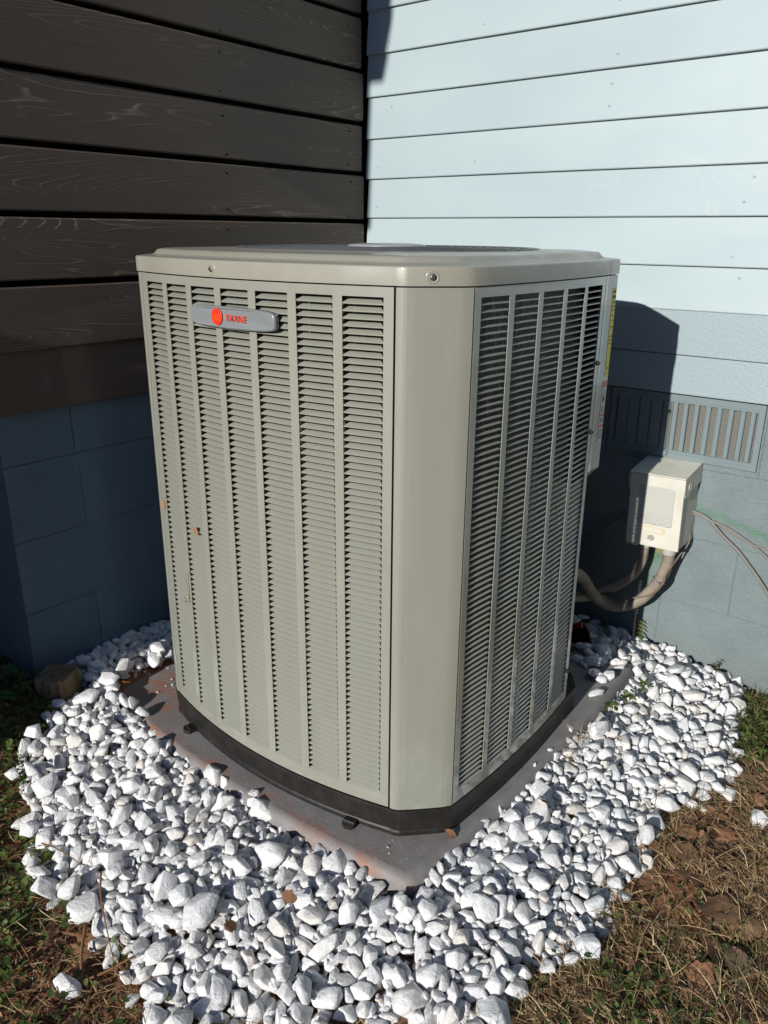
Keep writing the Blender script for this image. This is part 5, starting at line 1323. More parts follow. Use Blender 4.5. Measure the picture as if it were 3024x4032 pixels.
1973,-90,120,360,5,-16,-95,-9,2288,-2771,94,332,47,62,76,5,1702,-2684,99,235,17,20,86,8,1859,-2972,88,230,20,-47,-59,-61,293,-2122,239,284,15,34,86,19,2837,-364,53,394,44,-58,-45,16,2270,-3229,51,198,14,-33,-31,87,841,-3203,53,191,17,-40,10,72,
1972,-3153,81,188,18,20,86,-29,2615,-1209,88,225,15,-23,54,-78,2462,-1793,119,167,17,-59,66,32,1693,-2906,124,266,5,42,25,-7,1146,-3115,68,167,39,-78,23,47,2538,-895,110,236,23,-34,20,34,645,-2774,150,246,14,-82,-50,-24,864,-2724,162,192,0,-17,75,-62,
773,-2590,159,181,10,35,9,42,1332,-2594,143,286,13,-2,53,74,2337,-115,148,221,28,-13,-94,25,1902,-3113,76,186,26,96,8,12,2486,-2735,75,161,39,-23,78,-53,2108,-2959,84,183,4,-23,-76,60,1068,-3101,67,255,46,-17,19,74,2396,-2321,87,261,8,7,-23,44,
1937,-3186,62,251,19,5,-11,91,2939,-2035,18,213,44,-18,-96,10,1958,-3048,76,232,11,-6,17,-84,1171,-3150,61,232,0,76,6,-17,2689,-2484,37,258,6,-4,-60,-77,2830,-1672,53,272,21,35,9,-92,2924,-1885,24,254,28,-37,-90,17,76,-2376,260,288,15,2,21,95,
589,-3141,85,209,24,29,-26,-33,735,-2924,85,240,0,-40,-89,-2,932,-2932,110,310,9,85,-41,-8,1177,-2760,124,264,41,-29,-63,70,2410,-1462,135,308,11,-30,77,-29,2548,-1694,88,244,37,-13,-11,22,2500,-1374,112,280,22,-10,-28,-55,2516,-268,109,302,4,31,31,-17,
1185,-2809,123,259,14,6,37,82,2808,-1424,47,222,9,50,-71,6,2813,-261,73,229,15,-31,-6,90,2620,-1330,125,221,24,33,-76,-16,1320,-3216,71,191,0,5,17,34,972,-2981,114,209,4,-65,-60,-7,2816,-2071,56,203,9,61,-26,20,2838,-617,72,270,12,98,4,9,
2839,-702,100,208,10,29,-89,-14,416,-3009,115,237,8,-66,69,-27,883,-3299,20,191,7,-42,8,-85,2532,-1745,114,228,21,-39,48,-76,2677,-1955,89,236,30,87,1,44,560,-2718,207,260,22,10,-11,-5,1046,-3047,100,161,1,38,52,-58,1294,-2894,93,208,45,-2,4,-42,
747,-3096,40,241,13,14,35,91,1281,-3315,26,260,43,27,-7,-82,2838,-945,65,223,10,-5,3,-98,2553,-2575,71,267,22,-1,-4,-96,1505,-2580,168,257,9,-83,0,-26,1964,-2947,76,272,14,81,-50,2,1383,-3207,57,206,0,27,-16,-15,1653,-2747,120,211,9,-69,38,-38,
2532,-2109,108,246,11,58,-54,26,2151,5,119,279,28,5,-96,3,1234,-2732,143,256,36,32,78,-18,2642,-740,98,270,34,11,28,70,2427,-682,104,300,13,-49,85,10,1131,-2721,124,180,35,25,35,-56,2514,-2454,124,157,6,88,-23,-39,1588,-2735,153,226,42,-39,81,-32,
2367,-2682,140,156,16,-3,-31,-79,1766,-2975,82,230,46,-8,15,94,2782,-1386,40,279,25,65,-18,5,2834,-2286,31,189,39,-89,-37,-19,3057,-747,20,213,3,-10,3,-70,2019,-3349,28,216,9,-41,67,-51,1704,-2995,95,233,10,98,-4,-8,1123,-2900,92,190,1,-84,-24,40,
1317,-2984,98,269,4,44,-80,-37,2589,-1393,103,295,44,22,50,-73,2357,-2901,73,303,30,-32,-25,78,2358,-348,109,384,17,32,-18,-91,2434,-2702,88,261,4,-35,81,44,2865,-1819,30,364,25,-6,-35,90,2012,-2999,83,206,16,0,-9,-43,1337,-2913,97,297,34,78,27,17,
2456,-2892,56,239,29,-72,57,-1,1117,-3260,18,219,44,-65,72,-16,1426,-2723,102,331,39,95,-18,-9,2644,-2438,56,246,25,-3,-90,-23,2603,-1708,91,254,4,30,68,46,2609,-473,100,272,5,36,-77,42,2544,-2531,79,274,42,-23,80,53,1811,-2966,92,280,21,86,27,-41,
2917,-1599,33,332,14,-67,-61,30,246,-2552,225,246,26,95,-25,0,2540,-1428,117,257,47,-62,-77,10,2257,-60,118,251,8,-89,-12,1,1042,-2873,101,231,34,-76,-51,13,854,-2893,119,235,25,-6,-10,88,1957,14,115,271,0,-34,-37,-29,2895,-1646,26,203,30,-55,70,-35,
2930,-1677,24,190,16,-9,-88,39,2804,-1658,79,146,36,-75,-64,4,883,-2872,131,176,31,27,-36,36,2755,-952,111,181,9,-43,32,-15,2661,-1053,122,178,28,43,73,44,2280,-2893,86,164,23,-56,30,73,1309,-2755,150,165,46,-25,79,-39,2697,-76,65,256,13,-25,-10,6,
2345,-431,199,246,9,51,-78,-16,2418,-2630,91,293,35,-44,-65,16,2835,-1275,35,217,10,-61,-74,25,2153,-509,199,281,41,53,10,-5,312,-2570,204,256,9,-11,-93,30,2937,-1511,25,231,18,-22,-24,-89,2994,-506,24,244,15,90,-19,14,2183,-3298,29,250,5,-39,83,-33,
2432,-1317,121,266,9,-21,-26,-16,2070,-2939,104,202,20,-42,-75,-49,2702,-2726,43,202,4,88,-30,9,2836,-801,75,221,18,-57,-15,-38,1466,-2611,133,279,39,14,-18,-70,2583,-114,93,337,46,-8,-57,58,2635,-2097,77,216,34,84,51,3,1396,-3270,46,255,20,-40,58,-43,
2312,-411,202,303,16,20,41,76,2468,-424,101,433,6,23,94,21,688,-2590,160,253,7,19,-47,85,2278,-2714,96,241,3,-44,4,-34,206,-2809,164,259,19,14,17,32,2623,-1982,97,246,47,10,-24,-8,101,-2235,264,266,8,-34,82,16,1115,-2819,124,327,19,31,-80,-50,
2634,-197,123,288,3,98,7,-5,423,-2833,163,260,33,22,94,-21,2410,-2565,104,238,44,38,-72,-2,517,-2669,177,209,45,-56,-48,22,1109,-3172,65,197,6,44,-6,-84,289,-2864,164,297,42,-18,-75,61,137,-2427,268,216,37,-26,35,-87,2621,-1599,100,172,10,-92,-14,-33,
2119,-3123,97,146,42,85,41,26,2383,-2466,126,229,6,-12,-25,-47,235,-2109,265,247,18,52,30,13,2918,-1226,56,195,21,54,-68,47,2861,-1052,83,177,14,-11,25,-6,2596,-1801,131,152,15,-93,4,-32,1157,-3311,33,215,14,-67,6,-62,2464,2,117,201,3,-69,-27,8,
483,-2602,184,180,10,13,29,88,1579,-2783,98,258,35,-48,12,-52,2751,-2286,49,233,9,73,-42,-40,2736,-1754,76,232,29,-14,92,27,2347,-532,191,219,34,85,51,7,1765,-3184,73,231,41,22,-28,-46,1536,-2608,147,231,45,56,-65,47,2875,-1018,61,242,13,-7,48,-80,
2743,-1321,54,283,3,-86,12,8,1768,-3310,60,296,36,-9,42,-51,2425,-1426,106,274,2,60,-23,25,1469,-2781,102,243,46,-13,-25,31,2343,-2612,113,300,22,7,15,-59,2638,-2151,93,230,46,-27,31,75,486,-2717,158,242,15,70,40,-58,2459,-747,111,233,31,-9,34,91,
1489,-2729,132,219,3,-92,-4,-20,2474,-706,102,266,29,74,-36,42,2624,-77,77,301,35,-27,-6,87,1609,-2694,94,289,24,-69,20,-25,37,-2325,262,334,25,-7,39,-88,1713,-2945,98,231,32,-53,-44,-67,660,-2989,78,273,27,-75,47,42,947,-2738,149,255,41,3,65,-19,
2177,-2641,91,242,30,9,-31,48,2698,-2124,85,284,37,1,-79,59,2880,-957,84,193,41,34,13,-58,2602,-2713,82,170,40,-17,-48,85,2410,-1535,135,277,43,-45,3,-35,889,-3111,62,237,35,71,-20,66,1002,-3180,43,245,36,-2,-12,80,2171,-636,192,214,12,-39,20,-12,
2610,-1501,86,218,11,-5,-72,-38,1741,-2662,106,188,8,74,22,-59,1727,-3415,27,185,30,-84,-7,5,2779,-1350,45,189,14,-37,75,48,924,-2696,158,216,23,17,-19,-76,2392,-2168,106,311,38,-87,15,-45,2727,-956,95,248,42,-93,16,16,2862,-1374,34,201,25,-40,-76,29,
2844,-2441,19,166,38,-2,95,11,2686,-1476,104,179,44,-49,3,-31,1034,-3097,80,148,26,36,-84,-6,2784,-1053,75,211,16,-14,35,89,2630,-882,116,193,36,-67,51,-5,2768,-288,85,231,7,-68,-59,38,1199,-3341,44,165,0,68,-59,-21,1846,-2842,120,145,37,-69,-29,46,
2652,-1392,113,181,26,-85,-39,-28,2671,-1769,105,154,16,59,18,69,179,-2357,280,208,5,1,-41,9,2697,-1846,82,192,34,-69,5,-37,2414,-2736,101,150,21,-31,-85,-12,511,-3090,75,218,34,68,-69,-11,665,-2745,111,187,20,73,59,29,994,-3288,15,231,47,3,-21,82,
2871,-1623,36,202,12,-31,7,92,68,-2277,259,213,0,8,-99,4,1797,-3165,85,220,36,-10,16,58,2570,-2917,27,238,9,-30,-72,54,2701,-2269,59,238,6,14,-51,-79,256,-2755,180,224,21,88,6,30,2440,-477,100,311,35,40,-76,39,2810,-1966,36,232,16,96,23,6,
2183,-312,148,338,13,-38,87,28,1791,-2848,85,299,20,21,-90,-22,630,-2646,133,305,43,-27,4,-21,2185,-2590,111,187,3,-74,59,10,288,-2323,247,160,39,-29,-1,-91,2382,-2602,117,228,19,-52,-70,32,1715,-2767,122,290,12,-1,-11,-93,165,-2525,263,251,42,92,9,5,
1058,-3154,70,182,16,67,-29,31,918,-2859,118,214,17,-71,-49,37,2630,-1419,110,183,35,-70,-57,-40,2753,-666,102,262,27,7,17,96,1052,-2798,136,142,28,15,91,32,2416,-859,110,240,17,13,-26,-75,2189,-32,118,232,9,79,46,20,2874,-856,76,201,12,32,4,73,
1072,-2644,124,272,22,30,89,-12,2707,-30,86,203,28,-1,-4,-51,1387,-2771,128,191,37,44,41,57,2908,-504,57,233,12,27,-3,87,2732,-2033,75,179,46,36,90,-13,1005,-3176,75,159,7,-61,-64,-6,2571,-1028,113,221,24,-26,64,-63,2237,-2884,92,293,16,35,-4,-78,
2710,-1139,83,294,19,48,-70,-50,2408,-2424,88,258,8,90,41,-8,2243,-507,199,284,41,25,-45,-82,639,-3044,70,251,35,-39,1,-24,220,-2498,267,272,41,95,-27,0,139,-2202,239,299,29,-18,-31,68,2829,-2570,30,220,24,94,22,14,2638,-2476,63,189,6,50,69,-10,
2789,-325,66,285,30,9,60,59,2613,-2289,85,206,13,-12,26,29,-25,-2376,255,196,45,40,-23,18,245,-2706,174,255,17,8,22,40,1395,-3158,74,240,43,2,-30,-77,651,-3120,51,349,19,70,70,-1,1858,-2779,79,269,20,81,-52,-2,2409,-2369,100,295,14,-29,-47,-78,
1518,-3257,56,235,11,92,35,-1,2799,6,42,278,17,2,-52,44,2660,-807,89,327,25,0,-48,-66,2083,-274,120,325,35,11,18,-81,2387,-81,140,231,5,-12,27,61,2587,-2000,91,208,28,15,-10,-33,2654,-1488,83,254,24,-12,-47,76,2422,-1261,144,229,29,71,-60,-12,
2268,-219,138,321,17,-13,82,53,2677,-1092,92,190,16,-48,-59,-60,2574,-42,93,299,4,88,38,7,2934,-418,28,326,20,-66,-31,-24,2817,-2802,39,256,20,34,-74,-53,2400,0,106,311,17,-93,1,-34,2987,-978,44,299,20,-39,-60,3,1217,-2788,122,195,43,18,81,-23,
1147,-2954,97,225,9,-72,32,-60,2933,-125,31,277,34,-20,50,-17,2580,-2610,82,156,37,64,-58,9,2303,-165,124,291,29,-39,52,75,2927,-983,73,182,43,-74,-6,-7,2617,-1489,113,173,40,-28,3,76,2959,-582,44,176,15,-70,-29,42,2726,-119,80,195,35,36,38,46,
2772,-1710,57,244,3,11,-25,77,2649,-2017,81,250,9,39,-1,-30,2567,-423,88,237,10,-4,2,-98,557,-2844,123,247,29,-66,-44,31,3047,-802,22,230,29,-90,4,4,45,-2092,253,221,37,-37,88,-25,2334,-2819,85,204,22,-9,-75,-59,2450,-1360,92,205,16,43,26,47,
2515,-1215,97,364,37,-28,-46,31,2718,-316,73,293,10,-35,-5,-48,1068,-2606,140,237,43,30,64,-67,266,-2404,217,201,5,-7,27,27,1141,-3013,79,247,40,87,26,37,309,-2894,132,209,25,-74,43,-30,-23,-2318,259,251,7,89,-2,43,2480,-318,87,229,23,12,29,31,
116,-1955,283,294,2,4,0,-37,2408,-1787,133,297,19,16,-14,-11,1570,-2643,114,245,18,91,-9,-26,2828,-1010,76,277,41,-1,-36,-47,1021,-2720,109,299,26,25,39,83,2643,-933,89,219,27,-24,54,76,-16,-1993,260,240,21,30,-1,18,1440,-3049,89,208,30,-21,-8,-69,
1557,-3293,75,199,20,-68,48,-40,2844,-1987,33,196,38,-41,-22,-1,2801,-1500,57,177,43,6,-41,-65,2531,12,88,211,15,-65,-14,45,345,-2643,181,195,26,31,-87,-31,2494,-1329,125,160,13,3,31,44,2788,-631,86,227,41,-72,-67,-8,2908,-1950,12,178,18,-70,-68,-17,
2538,-1008,124,197,0,-45,-14,-72,1282,-3078,73,199,14,34,-83,-31,227,-2274,231,186,28,-23,41,54,2073,-140,116,270,39,33,-38,79,1057,-3013,102,166,37,61,25,70,2118,-2805,109,168,4,61,70,5,899,-3177,46,185,41,7,44,-88,2926,-849,68,166,14,-88,39,-5,
2391,-2065,148,217,13,24,28,61,1817,-3282,83,144,31,-1,-30,6,1692,-2651,120,175,38,-45,4,16,1621,-2662,119,154,4,-4,44,-88,2895,-844,47,261,18,-71,-68,2,2686,-2392,51,229,42,-59,-8,33,2681,-2526,47,185,5,-91,36,0,1180,-2725,106,227,37,35,-29,82,
2067,-2789,79,274,12,-11,44,-75,2661,-1588,77,250,2,-50,-56,-61,1371,-3112,68,192,47,18,5,-53,930,-3201,25,290,31,93,32,8,2600,-2607,64,216,32,-87,-46,1,2516,-489,91,297,16,11,-6,-35,2586,-989,84,244,45,14,-30,92,2530,-1341,88,265,43,-81,40,-15,
1936,-2719,88,328,6,66,-71,-12,83,-2082,242,229,6,77,45,38,2730,-1575,65,320,46,-18,41,-66,2535,-849,101,221,35,68,2,-30,2874,-1531,24,225,39,-3,-29,-94,654,-2877,107,202,19,-50,68,50,1385,-2664,129,282,32,-56,54,61,2510,-1541,120,243,14,44,45,-74,
2031,-2687,106,212,43,-56,-75,31,2805,-1526,40,224,37,-82,15,-21,2900,-1413,24,277,4,-41,-78,-45,2817,-1042,74,241,42,-51,8,-51,1162,-3064,75,224,3,-96,-5,23,2788,-802,93,255,20,-48,76,-41,2957,-535,50,244,27,-46,-9,-63,1533,-2785,124,169,36,-42,49,-74,
1077,-3041,69,210,5,20,16,-24,2728,-2355,47,202,30,33,38,29,516,-2903,121,204,42,-12,15,-93,2221,-3077,50,167,43,11,43,57,2914,-189,52,229,44,3,-20,39,1522,-2668,111,271,42,38,39,-71,2804,-1876,58,192,41,55,-72,-14,3005,-675,51,149,28,8,-75,-64,
62,-1997,275,177,38,26,-5,84,64,-2137,263,227,30,60,56,-27,2817,-1196,60,236,38,-14,9,-60,96,-2019,253,247,47,-4,-44,65,180,-2412,244,210,29,-19,-13,13,2716,-748,93,162,10,-54,-15,-78,2417,-1830,143,158,3,13,-98,4,1903,-2894,106,145,36,-27,-85,-22,
1297,-3240,37,243,38,18,-6,40,1997,-3032,74,211,38,-90,38,-11,2705,-1838,55,185,31,-17,4,-46,526,-2992,88,191,8,-23,26,-93,2912,-1259,33,248,15,38,69,-43,2087,-3061,76,218,34,-53,71,-40,2350,-3203,37,250,2,-2,-57,65,2884,-1362,15,223,41,-4,27,95,
1058,-2914,75,205,25,29,2,-23,2062,-464,200,186,2,-20,41,-44,92,-2540,209,248,30,61,-54,-23,2406,-1728,138,230,23,-22,-2,19,2642,-890,74,264,40,-7,18,-82,2632,-774,77,241,31,-93,-16,29,2869,-1207,33,280,4,-76,16,-16,560,-3008,87,215,42,67,59,-4,
1520,-3092,89,230,9,42,61,62,2366,-210,112,308,8,28,90,19,2220,-2657,95,255,30,-18,41,-50,1889,-2890,80,270,32,42,0,64,326,-2732,194,286,22,-23,51,78,1428,-2588,151,315,34,29,86,-40,-23,-2253,264,165,3,-92,-28,14,203,-2466,238,238,40,-13,62,-65,
2767,-590,77,248,20,62,-3,66,2741,-688,82,190,24,53,3,21,472,-2687,180,174,29,-18,-15,96,1556,-3055,94,198,36,-83,43,-23,2889,-1845,54,181,6,-12,20,-9,2695,-620,73,244,12,14,14,90,1447,-3184,70,180,27,-25,-52,69,2127,-2940,77,164,30,9,-18,88,
2628,-2202,96,164,10,-21,85,4,2871,-1261,40,200,25,67,42,52,1765,-3030,120,161,21,91,34,16,2395,-289,123,190,15,37,-30,-72,2016,-213,148,299,6,-12,72,-63,1525,-3068,114,162,47,59,2,-7,2786,-2199,52,184,12,8,0,-98,2014,-334,328,207,42,12,-98,-6,
2754,-2011,62,173,18,42,-41,17,2847,-1314,40,141,5,-45,21,-85,2355,-2980,51,260,11,7,24,95,967,-2876,91,241,10,64,-74,-14,1383,-2858,94,190,2,-40,17,-59,2232,-337,140,213,7,-51,38,53,2549,-1270,82,271,22,-22,81,-50,2280,-3112,34,217,14,1,-4,-98,
1169,-3254,21,246,41,35,24,43,2631,-1155,78,201,23,-68,-67,14,1518,-2640,104,262,40,-91,14,19,1333,-2629,104,297,3,-29,11,79,2766,-2065,64,218,38,-30,-16,-92,2420,-331,84,275,7,-88,25,-2,498,-2887,114,261,26,26,-17,81,2556,-2287,97,241,2,-52,-34,-22,
79,-2179,250,250,17,-21,-20,-88,595,-2581,182,218,42,-6,50,53,1770,-3035,88,266,17,-10,-14,-91,2951,-853,37,218,13,16,-12,-82,622,-2745,129,244,27,-77,10,10,762,-2702,123,297,1,54,4,-42,1136,-2773,98,262,36,-31,22,-76,1296,-2734,108,294,30,29,14,-14,
2198,-221,129,252,22,-49,50,18,2385,-1237,162,210,17,-43,-34,80,2426,-542,116,284,21,3,-66,-58,2368,-2851,77,220,38,87,-16,-32,2689,-852,94,227,39,-64,47,58,2046,-37,97,440,20,55,-52,-9,2415,-195,108,293,27,-42,33,-47,2796,-1289,51,247,42,76,-56,26,
351,-2690,186,223,43,-12,-94,28,2525,-1271,113,185,13,45,75,-41,2850,-837,59,203,35,-42,40,-78,1414,-3312,39,176,27,-66,-19,-8,2315,-2889,81,210,47,86,23,44,2625,-1028,106,195,21,69,70,10,2236,-3051,55,174,33,-79,34,-44,857,-2821,114,163,9,-67,-52,-45,
1226,-2829,120,192,41,31,28,-76,2650,-2624,76,227,22,-18,30,83,2182,-175,125,230,45,-25,43,-78,3033,-702,22,183,9,-34,54,48,3013,-638,47,165,2,87,-29,38,1939,-2897,96,156,34,43,4,-40,2735,-251,91,141,10,-14,-15,-93,1522,-3044,96,165,37,52,-42,72,
2473,-895,106,156,16,-14,-14,51,2371,-2739,81,235,8,-3,3,45,275,-2176,204,207,29,38,-3,88,2604,-1335,87,249,10,78,-36,-39,263,-2304,218,272,27,-75,49,-25,2574,-622,80,306,47,-85,7,-10,1932,-3256,45,192,19,55,77,29,115,-2109,243,201,37,31,-51,73,
2400,-2259,89,237,26,-23,89,32,2768,-2093,54,194,40,-51,26,1,1993,-382,332,195,26,-15,-3,-95,535,-2628,139,221,23,-11,-96,20,2559,-1318,88,191,14,-64,-52,-54,2831,-1926,22,180,25,19,3,-53,3054,-851,17,213,28,-83,49,-7,2106,-3003,74,207,38,-27,8,-52,
2012,-2729,93,279,22,81,-44,-27,1748,-2909,89,265,24,8,94,-31,2785,-518,48,289,13,-82,-39,26,1567,-3267,46,207,27,-16,-95,-22,2787,-63,39,302,21,26,10,93,1643,-2614,96,292,14,38,-63,-55,211,-2323,226,261,36,98,-6,-6,1773,-2799,77,238,26,-6,-16,-11,
1997,-3288,40,250,12,93,-31,-13,1250,-2853,95,235,18,6,36,-87,2509,-581,84,334,41,41,41,39,-33,-2538,239,238,7,51,-50,-22,2655,-23,60,223,16,0,-11,-25,719,-2743,122,261,34,94,-15,18,882,-2848,102,264,13,-11,58,-66,2568,-315,109,301,39,-10,-87,46,
2395,-1330,155,248,37,90,38,10,112,-2314,259,339,42,1,94,-20,890,-2907,107,180,25,-28,7,71,2002,-425,333,171,3,-1,-4,-4,2634,-2243,76,192,10,-31,8,-77,2601,-1789,104,188,29,-13,46,83,-27,-1932,249,243,43,66,73,-1,2348,-156,117,208,17,-11,-59,54,
2185,-549,200,271,33,-40,87,21,2135,-2658,119,177,35,33,-63,59,2824,-1121,46,183,27,-21,9,-94,2523,-914,85,199,3,89,-3,13,7,-2122,259,178,37,-32,-45,68,2389,-1951,135,263,2,-11,-67,31,2425,-98,115,235,20,78,40,-11,2381,-1455,160,194,29,76,-46,42,
2579,-1736,97,216,33,-68,14,-44,2850,-181,69,189,29,-45,10,28,2648,-863,100,170,29,47,85,9,2811,-825,77,162,39,-21,-39,66,1299,-2662,129,150,10,-67,-41,-36,276,-2271,218,140,40,74,-25,58,1598,-2674,125,140,20,10,26,94,479,-2919,124,150,20,30,34,86,
1468,-2867,131,163,19,3,-39,60,2293,-8,127,181,10,54,78,13,1620,-2725,115,147,19,-66,-61,-40,837,-3031,61,176,14,-5,54,-54,1853,-2748,100,157,9,-13,-19,67,2140,-3166,35,202,26,43,-85,-22,2582,-1464,85,273,42,72,62,23,1595,-2843,95,268,9,7,37,90,
872,-3188,21,222,20,-35,63,-52,1981,-2674,85,279,44,27,9,54,2994,-2250,5,209,31,-96,25,0,206,-2555,198,226,4,-3,-97,21,2860,-906,65,199,11,32,-19,34,1212,-3022,81,232,40,-18,-15,44,2515,-2246,78,221,5,-93,-30,-12,2451,-3143,37,313,1,-12,35,-92,
446,-2904,124,260,40,53,-53,-53,988,-3018,75,266,18,16,-94,-23,2641,-1907,82,209,0,-34,13,-33,2856,-1658,29,204,44,-76,-60,-1,2754,-1821,50,211,42,-63,-19,44,2526,-360,80,243,34,-60,-76,16,61,-2553,219,250,27,-43,-38,76,338,-2597,178,224,4,27,-84,12,
2752,-412,55,228,41,-1,10,-75,2268,-2623,82,215,22,42,4,-15,2058,13,104,287,6,-34,-83,-40,819,-2854,99,289,20,93,29,-7,2615,-584,80,230,23,34,-89,-27,430,-2854,136,207,29,-44,-34,82,2903,-25,10,205,36,-22,-34,52,2675,-1253,60,201,33,10,-91,-24,
30,-2163,254,210,44,-66,67,-26,1705,-2614,104,253,31,62,0,-61,2539,-1785,97,278,12,14,-26,5,2653,-1006,92,272,47,44,10,-21,872,-3005,76,235,35,-89,36,7,2460,-241,101,254,10,-58,70,-15,2841,-1166,52,201,44,74,-57,8,2621,-1265,73,285,40,-15,-7,63,
2644,-526,120,240,37,45,-88,2,2363,-267,124,282,34,-82,-41,-38,2858,-217,48,240,24,14,-36,-86,2760,-24,72,235,12,-37,60,-64,765,-2811,140,191,19,66,73,5,782,-3254,35,327,36,-36,-17,66,847,-2851,129,190,20,24,-56,-29,2778,-1730,73,171,27,36,-36,62,
2266,-117,120,263,35,-40,2,-81,2678,-1130,85,193,6,-18,87,21,1002,-2595,144,220,24,-12,3,41,108,-2054,249,166,27,-42,-71,-54,2216,-192,148,160,36,-26,76,8,727,-2722,142,162,30,-65,16,-31,2394,-120,119,146,0,-21,-71,45,2141,-160,151,168,2,50,45,-18,
432,-2811,144,204,34,47,-30,17,2523,-635,111,219,37,18,53,28,2960,-379,20,179,8,-54,38,57,220,-2668,195,154,5,78,26,52,2009,15,94,210,24,-40,53,-71,2495,-2611,77,226,11,9,-3,98,2799,-1471,23,254,6,31,-40,-61,2655,-1664,81,293,37,-85,-36,30,
2433,-2003,94,210,0,-61,-64,-44,2731,-30,46,246,1,-63,-75,-1,1127,-2721,91,206,33,92,31,-8,2496,-878,84,222,5,-44,-81,-31,2437,-1203,95,238,8,-36,-42,69,2879,-765,41,291,3,98,8,-4,2233,-2589,95,248,46,-18,30,69,2721,-2517,33,223,19,91,-19,-6,
2499,-1498,79,241,38,-91,-38,-1,1191,-3298,24,237,4,85,-33,-36,2665,-1185,72,221,27,15,11,55,235,-2430,222,213,4,4,-82,44,2787,-431,59,217,29,75,28,-47,129,-2402,243,189,2,-94,-8,18,2531,-1089,82,206,10,23,36,83,2856,-1565,22,208,12,-15,-36,90,
2671,-971,87,210,15,17,-62,-69,2267,-351,123,303,8,-56,36,-65,663,-2916,88,271,34,43,-86,-22,2503,-2190,79,223,11,-15,8,-33,2972,-1109,20,267,20,64,52,48,2877,-627,23,239,33,-31,-90,2,2629,-1958,79,219,32,-59,-79,2,2671,-2632,47,215,19,84,-43,-16,
1028,-2823,118,211,31,10,4,57,-33,-2049,246,245,46,-36,34,-53,2135,-2605,97,302,21,29,-57,-11,1038,-2673,116,320,6,-54,-14,-42,240,-2530,236,233,29,42,-79,-38,2482,-1391,89,204,43,95,22,-3,184,-2228,232,239,44,8,48,8,1585,-3041,82,243,38,-60,-79,3,
1619,-3020,90,213,4,28,-46,-67,1505,-2817,115,203,11,66,-68,-28,1896,-2771,85,264,20,81,22,-26,2013,-133,121,254,41,28,28,88,2929,-2268,5,199,34,8,6,81,2493,-2371,78,207,36,-62,-77,1,787,-2622,128,298,47,75,25,-25,2793,-1794,46,195,40,50,66,-54,
3026,-655,19,244,21,-42,79,-40,2412,-1753,115,175,17,-57,-79,17,963,-2776,105,195,10,9,-35,-32,2990,-604,23,278,42,78,42,-43,2765,-1595,52,177,41,-22,36,72,1096,-3349,20,219,33,47,23,68,1007,-2884,84,201,30,-35,42,-17,1475,-2847,100,189,24,10,-53,-16,
406,-2537,208,212,4,75,-45,12,2263,-2668,96,227,9,-37,-11,71,1886,-2716,101,191,18,30,-61,-65,2221,-147,137,308,34,-45,-67,55,1153,-2690,127,159,6,-16,7,-76,2431,-1095,121,186,26,-35,-73,26,2553,-1243,106,234,25,-5,-55,-25,448,-2570,189,154,27,42,2,-39,
366,-2798,165,175,26,16,-43,11,617,-2821,143,149,7,27,46,14,1383,-3050,82,169,42,-38,79,45,2381,-1623,158,198,31,78,28,53,1120,-3128,45,203,38,9,-36,88,7,-2440,248,288,21,-9,-8,98,2444,-27,78,220,26,27,24,16,33,-1908,264,219,43,17,0,-94,
2402,-2489,82,232,17,18,-4,49,2672,-2179,83,267,27,6,12,39,749,-2769,113,235,36,-13,-17,-68,2093,-2903,80,236,9,-32,66,-57,804,-2780,94,250,34,-1,3,-50,1433,-2932,82,185,26,59,78,14,1810,-2733,80,246,10,-16,-14,-29,1891,-2833,77,244,25,-73,-32,19,
2507,-753,82,310,29,-24,-2,-54,2413,-1795,95,233,1,-26,-95,9,701,-2968,70,257,27,21,-19,81,1478,-2677,107,274,30,-54,68,48,905,-3145,36,182,13,-2,-97,-13,2438,-920,90,205,9,-70,-32,29,1075,-2738,89,224,3,75,-65,7,2743,-2047,55,181,38,14,26,43,
1014,-3100,53,210,23,18,-21,21,241,-2142,200,181,39,-3,3,5,2717,-121,46,185,43,-26,-95,-4,2525,-2021,81,208,11,-98,8,-8,614,-2787,120,259,33,21,-96,-3,2361,-88,89,328,30,35,-56,-72,2869,-178,23,318,11,-77,-15,5,2578,-905,81,321,42,26,-42,-81,
3032,-1015,25,294,17,31,92,-8,343,-2968,132,231,26,74,57,34,2404,-786,100,251,31,84,49,-9,1968,-2882,82,205,27,96,3,-25,2706,-780,66,360,6,26,55,67,2526,-1542,85,213,18,0,-7,-34,865,-2912,87,212,13,-36,5,32,821,-2587,141,269,33,-12,92,-32,
2742,-1083,74,226,21,2,25,45,2703,-1998,62,226,6,23,-42,-68,2405,-2203,88,304,25,31,-59,-69,2971,-647,37,279,42,89,-38,-19,1196,-2675,108,292,15,-11,44,-22,699,-2862,105,209,39,-11,18,21,2031,-3241,54,218,28,36,-2,-87,2456,-2567,114,330,26,-47,28,-71,
3030,-888,27,235,34,2,34,73,2859,-666,53,264,4,-50,-50,64,2792,-2424,11,210,42,-45,-88,-2,2393,-1602,123,365,27,-40,80,-20,339,-2756,155,298,19,36,-34,-82,121,-2141,237,164,39,28,-25,91,2122,-2769,83,199,5,12,-15,-87,2516,-682,109,260,42,-73,51,21,
2914,-890,62,170,41,55,26,49,2630,-445,88,244,19,44,60,61,2366,-130,119,192,41,-86,40,-18,2061,-2996,79,193,31,51,-83,-14,2752,-1902,55,195,19,65,-34,32,15,-2543,219,214,28,-75,-42,10,2719,-264,65,175,31,-26,-71,-64,2807,-206,62,192,4,26,-93,13,
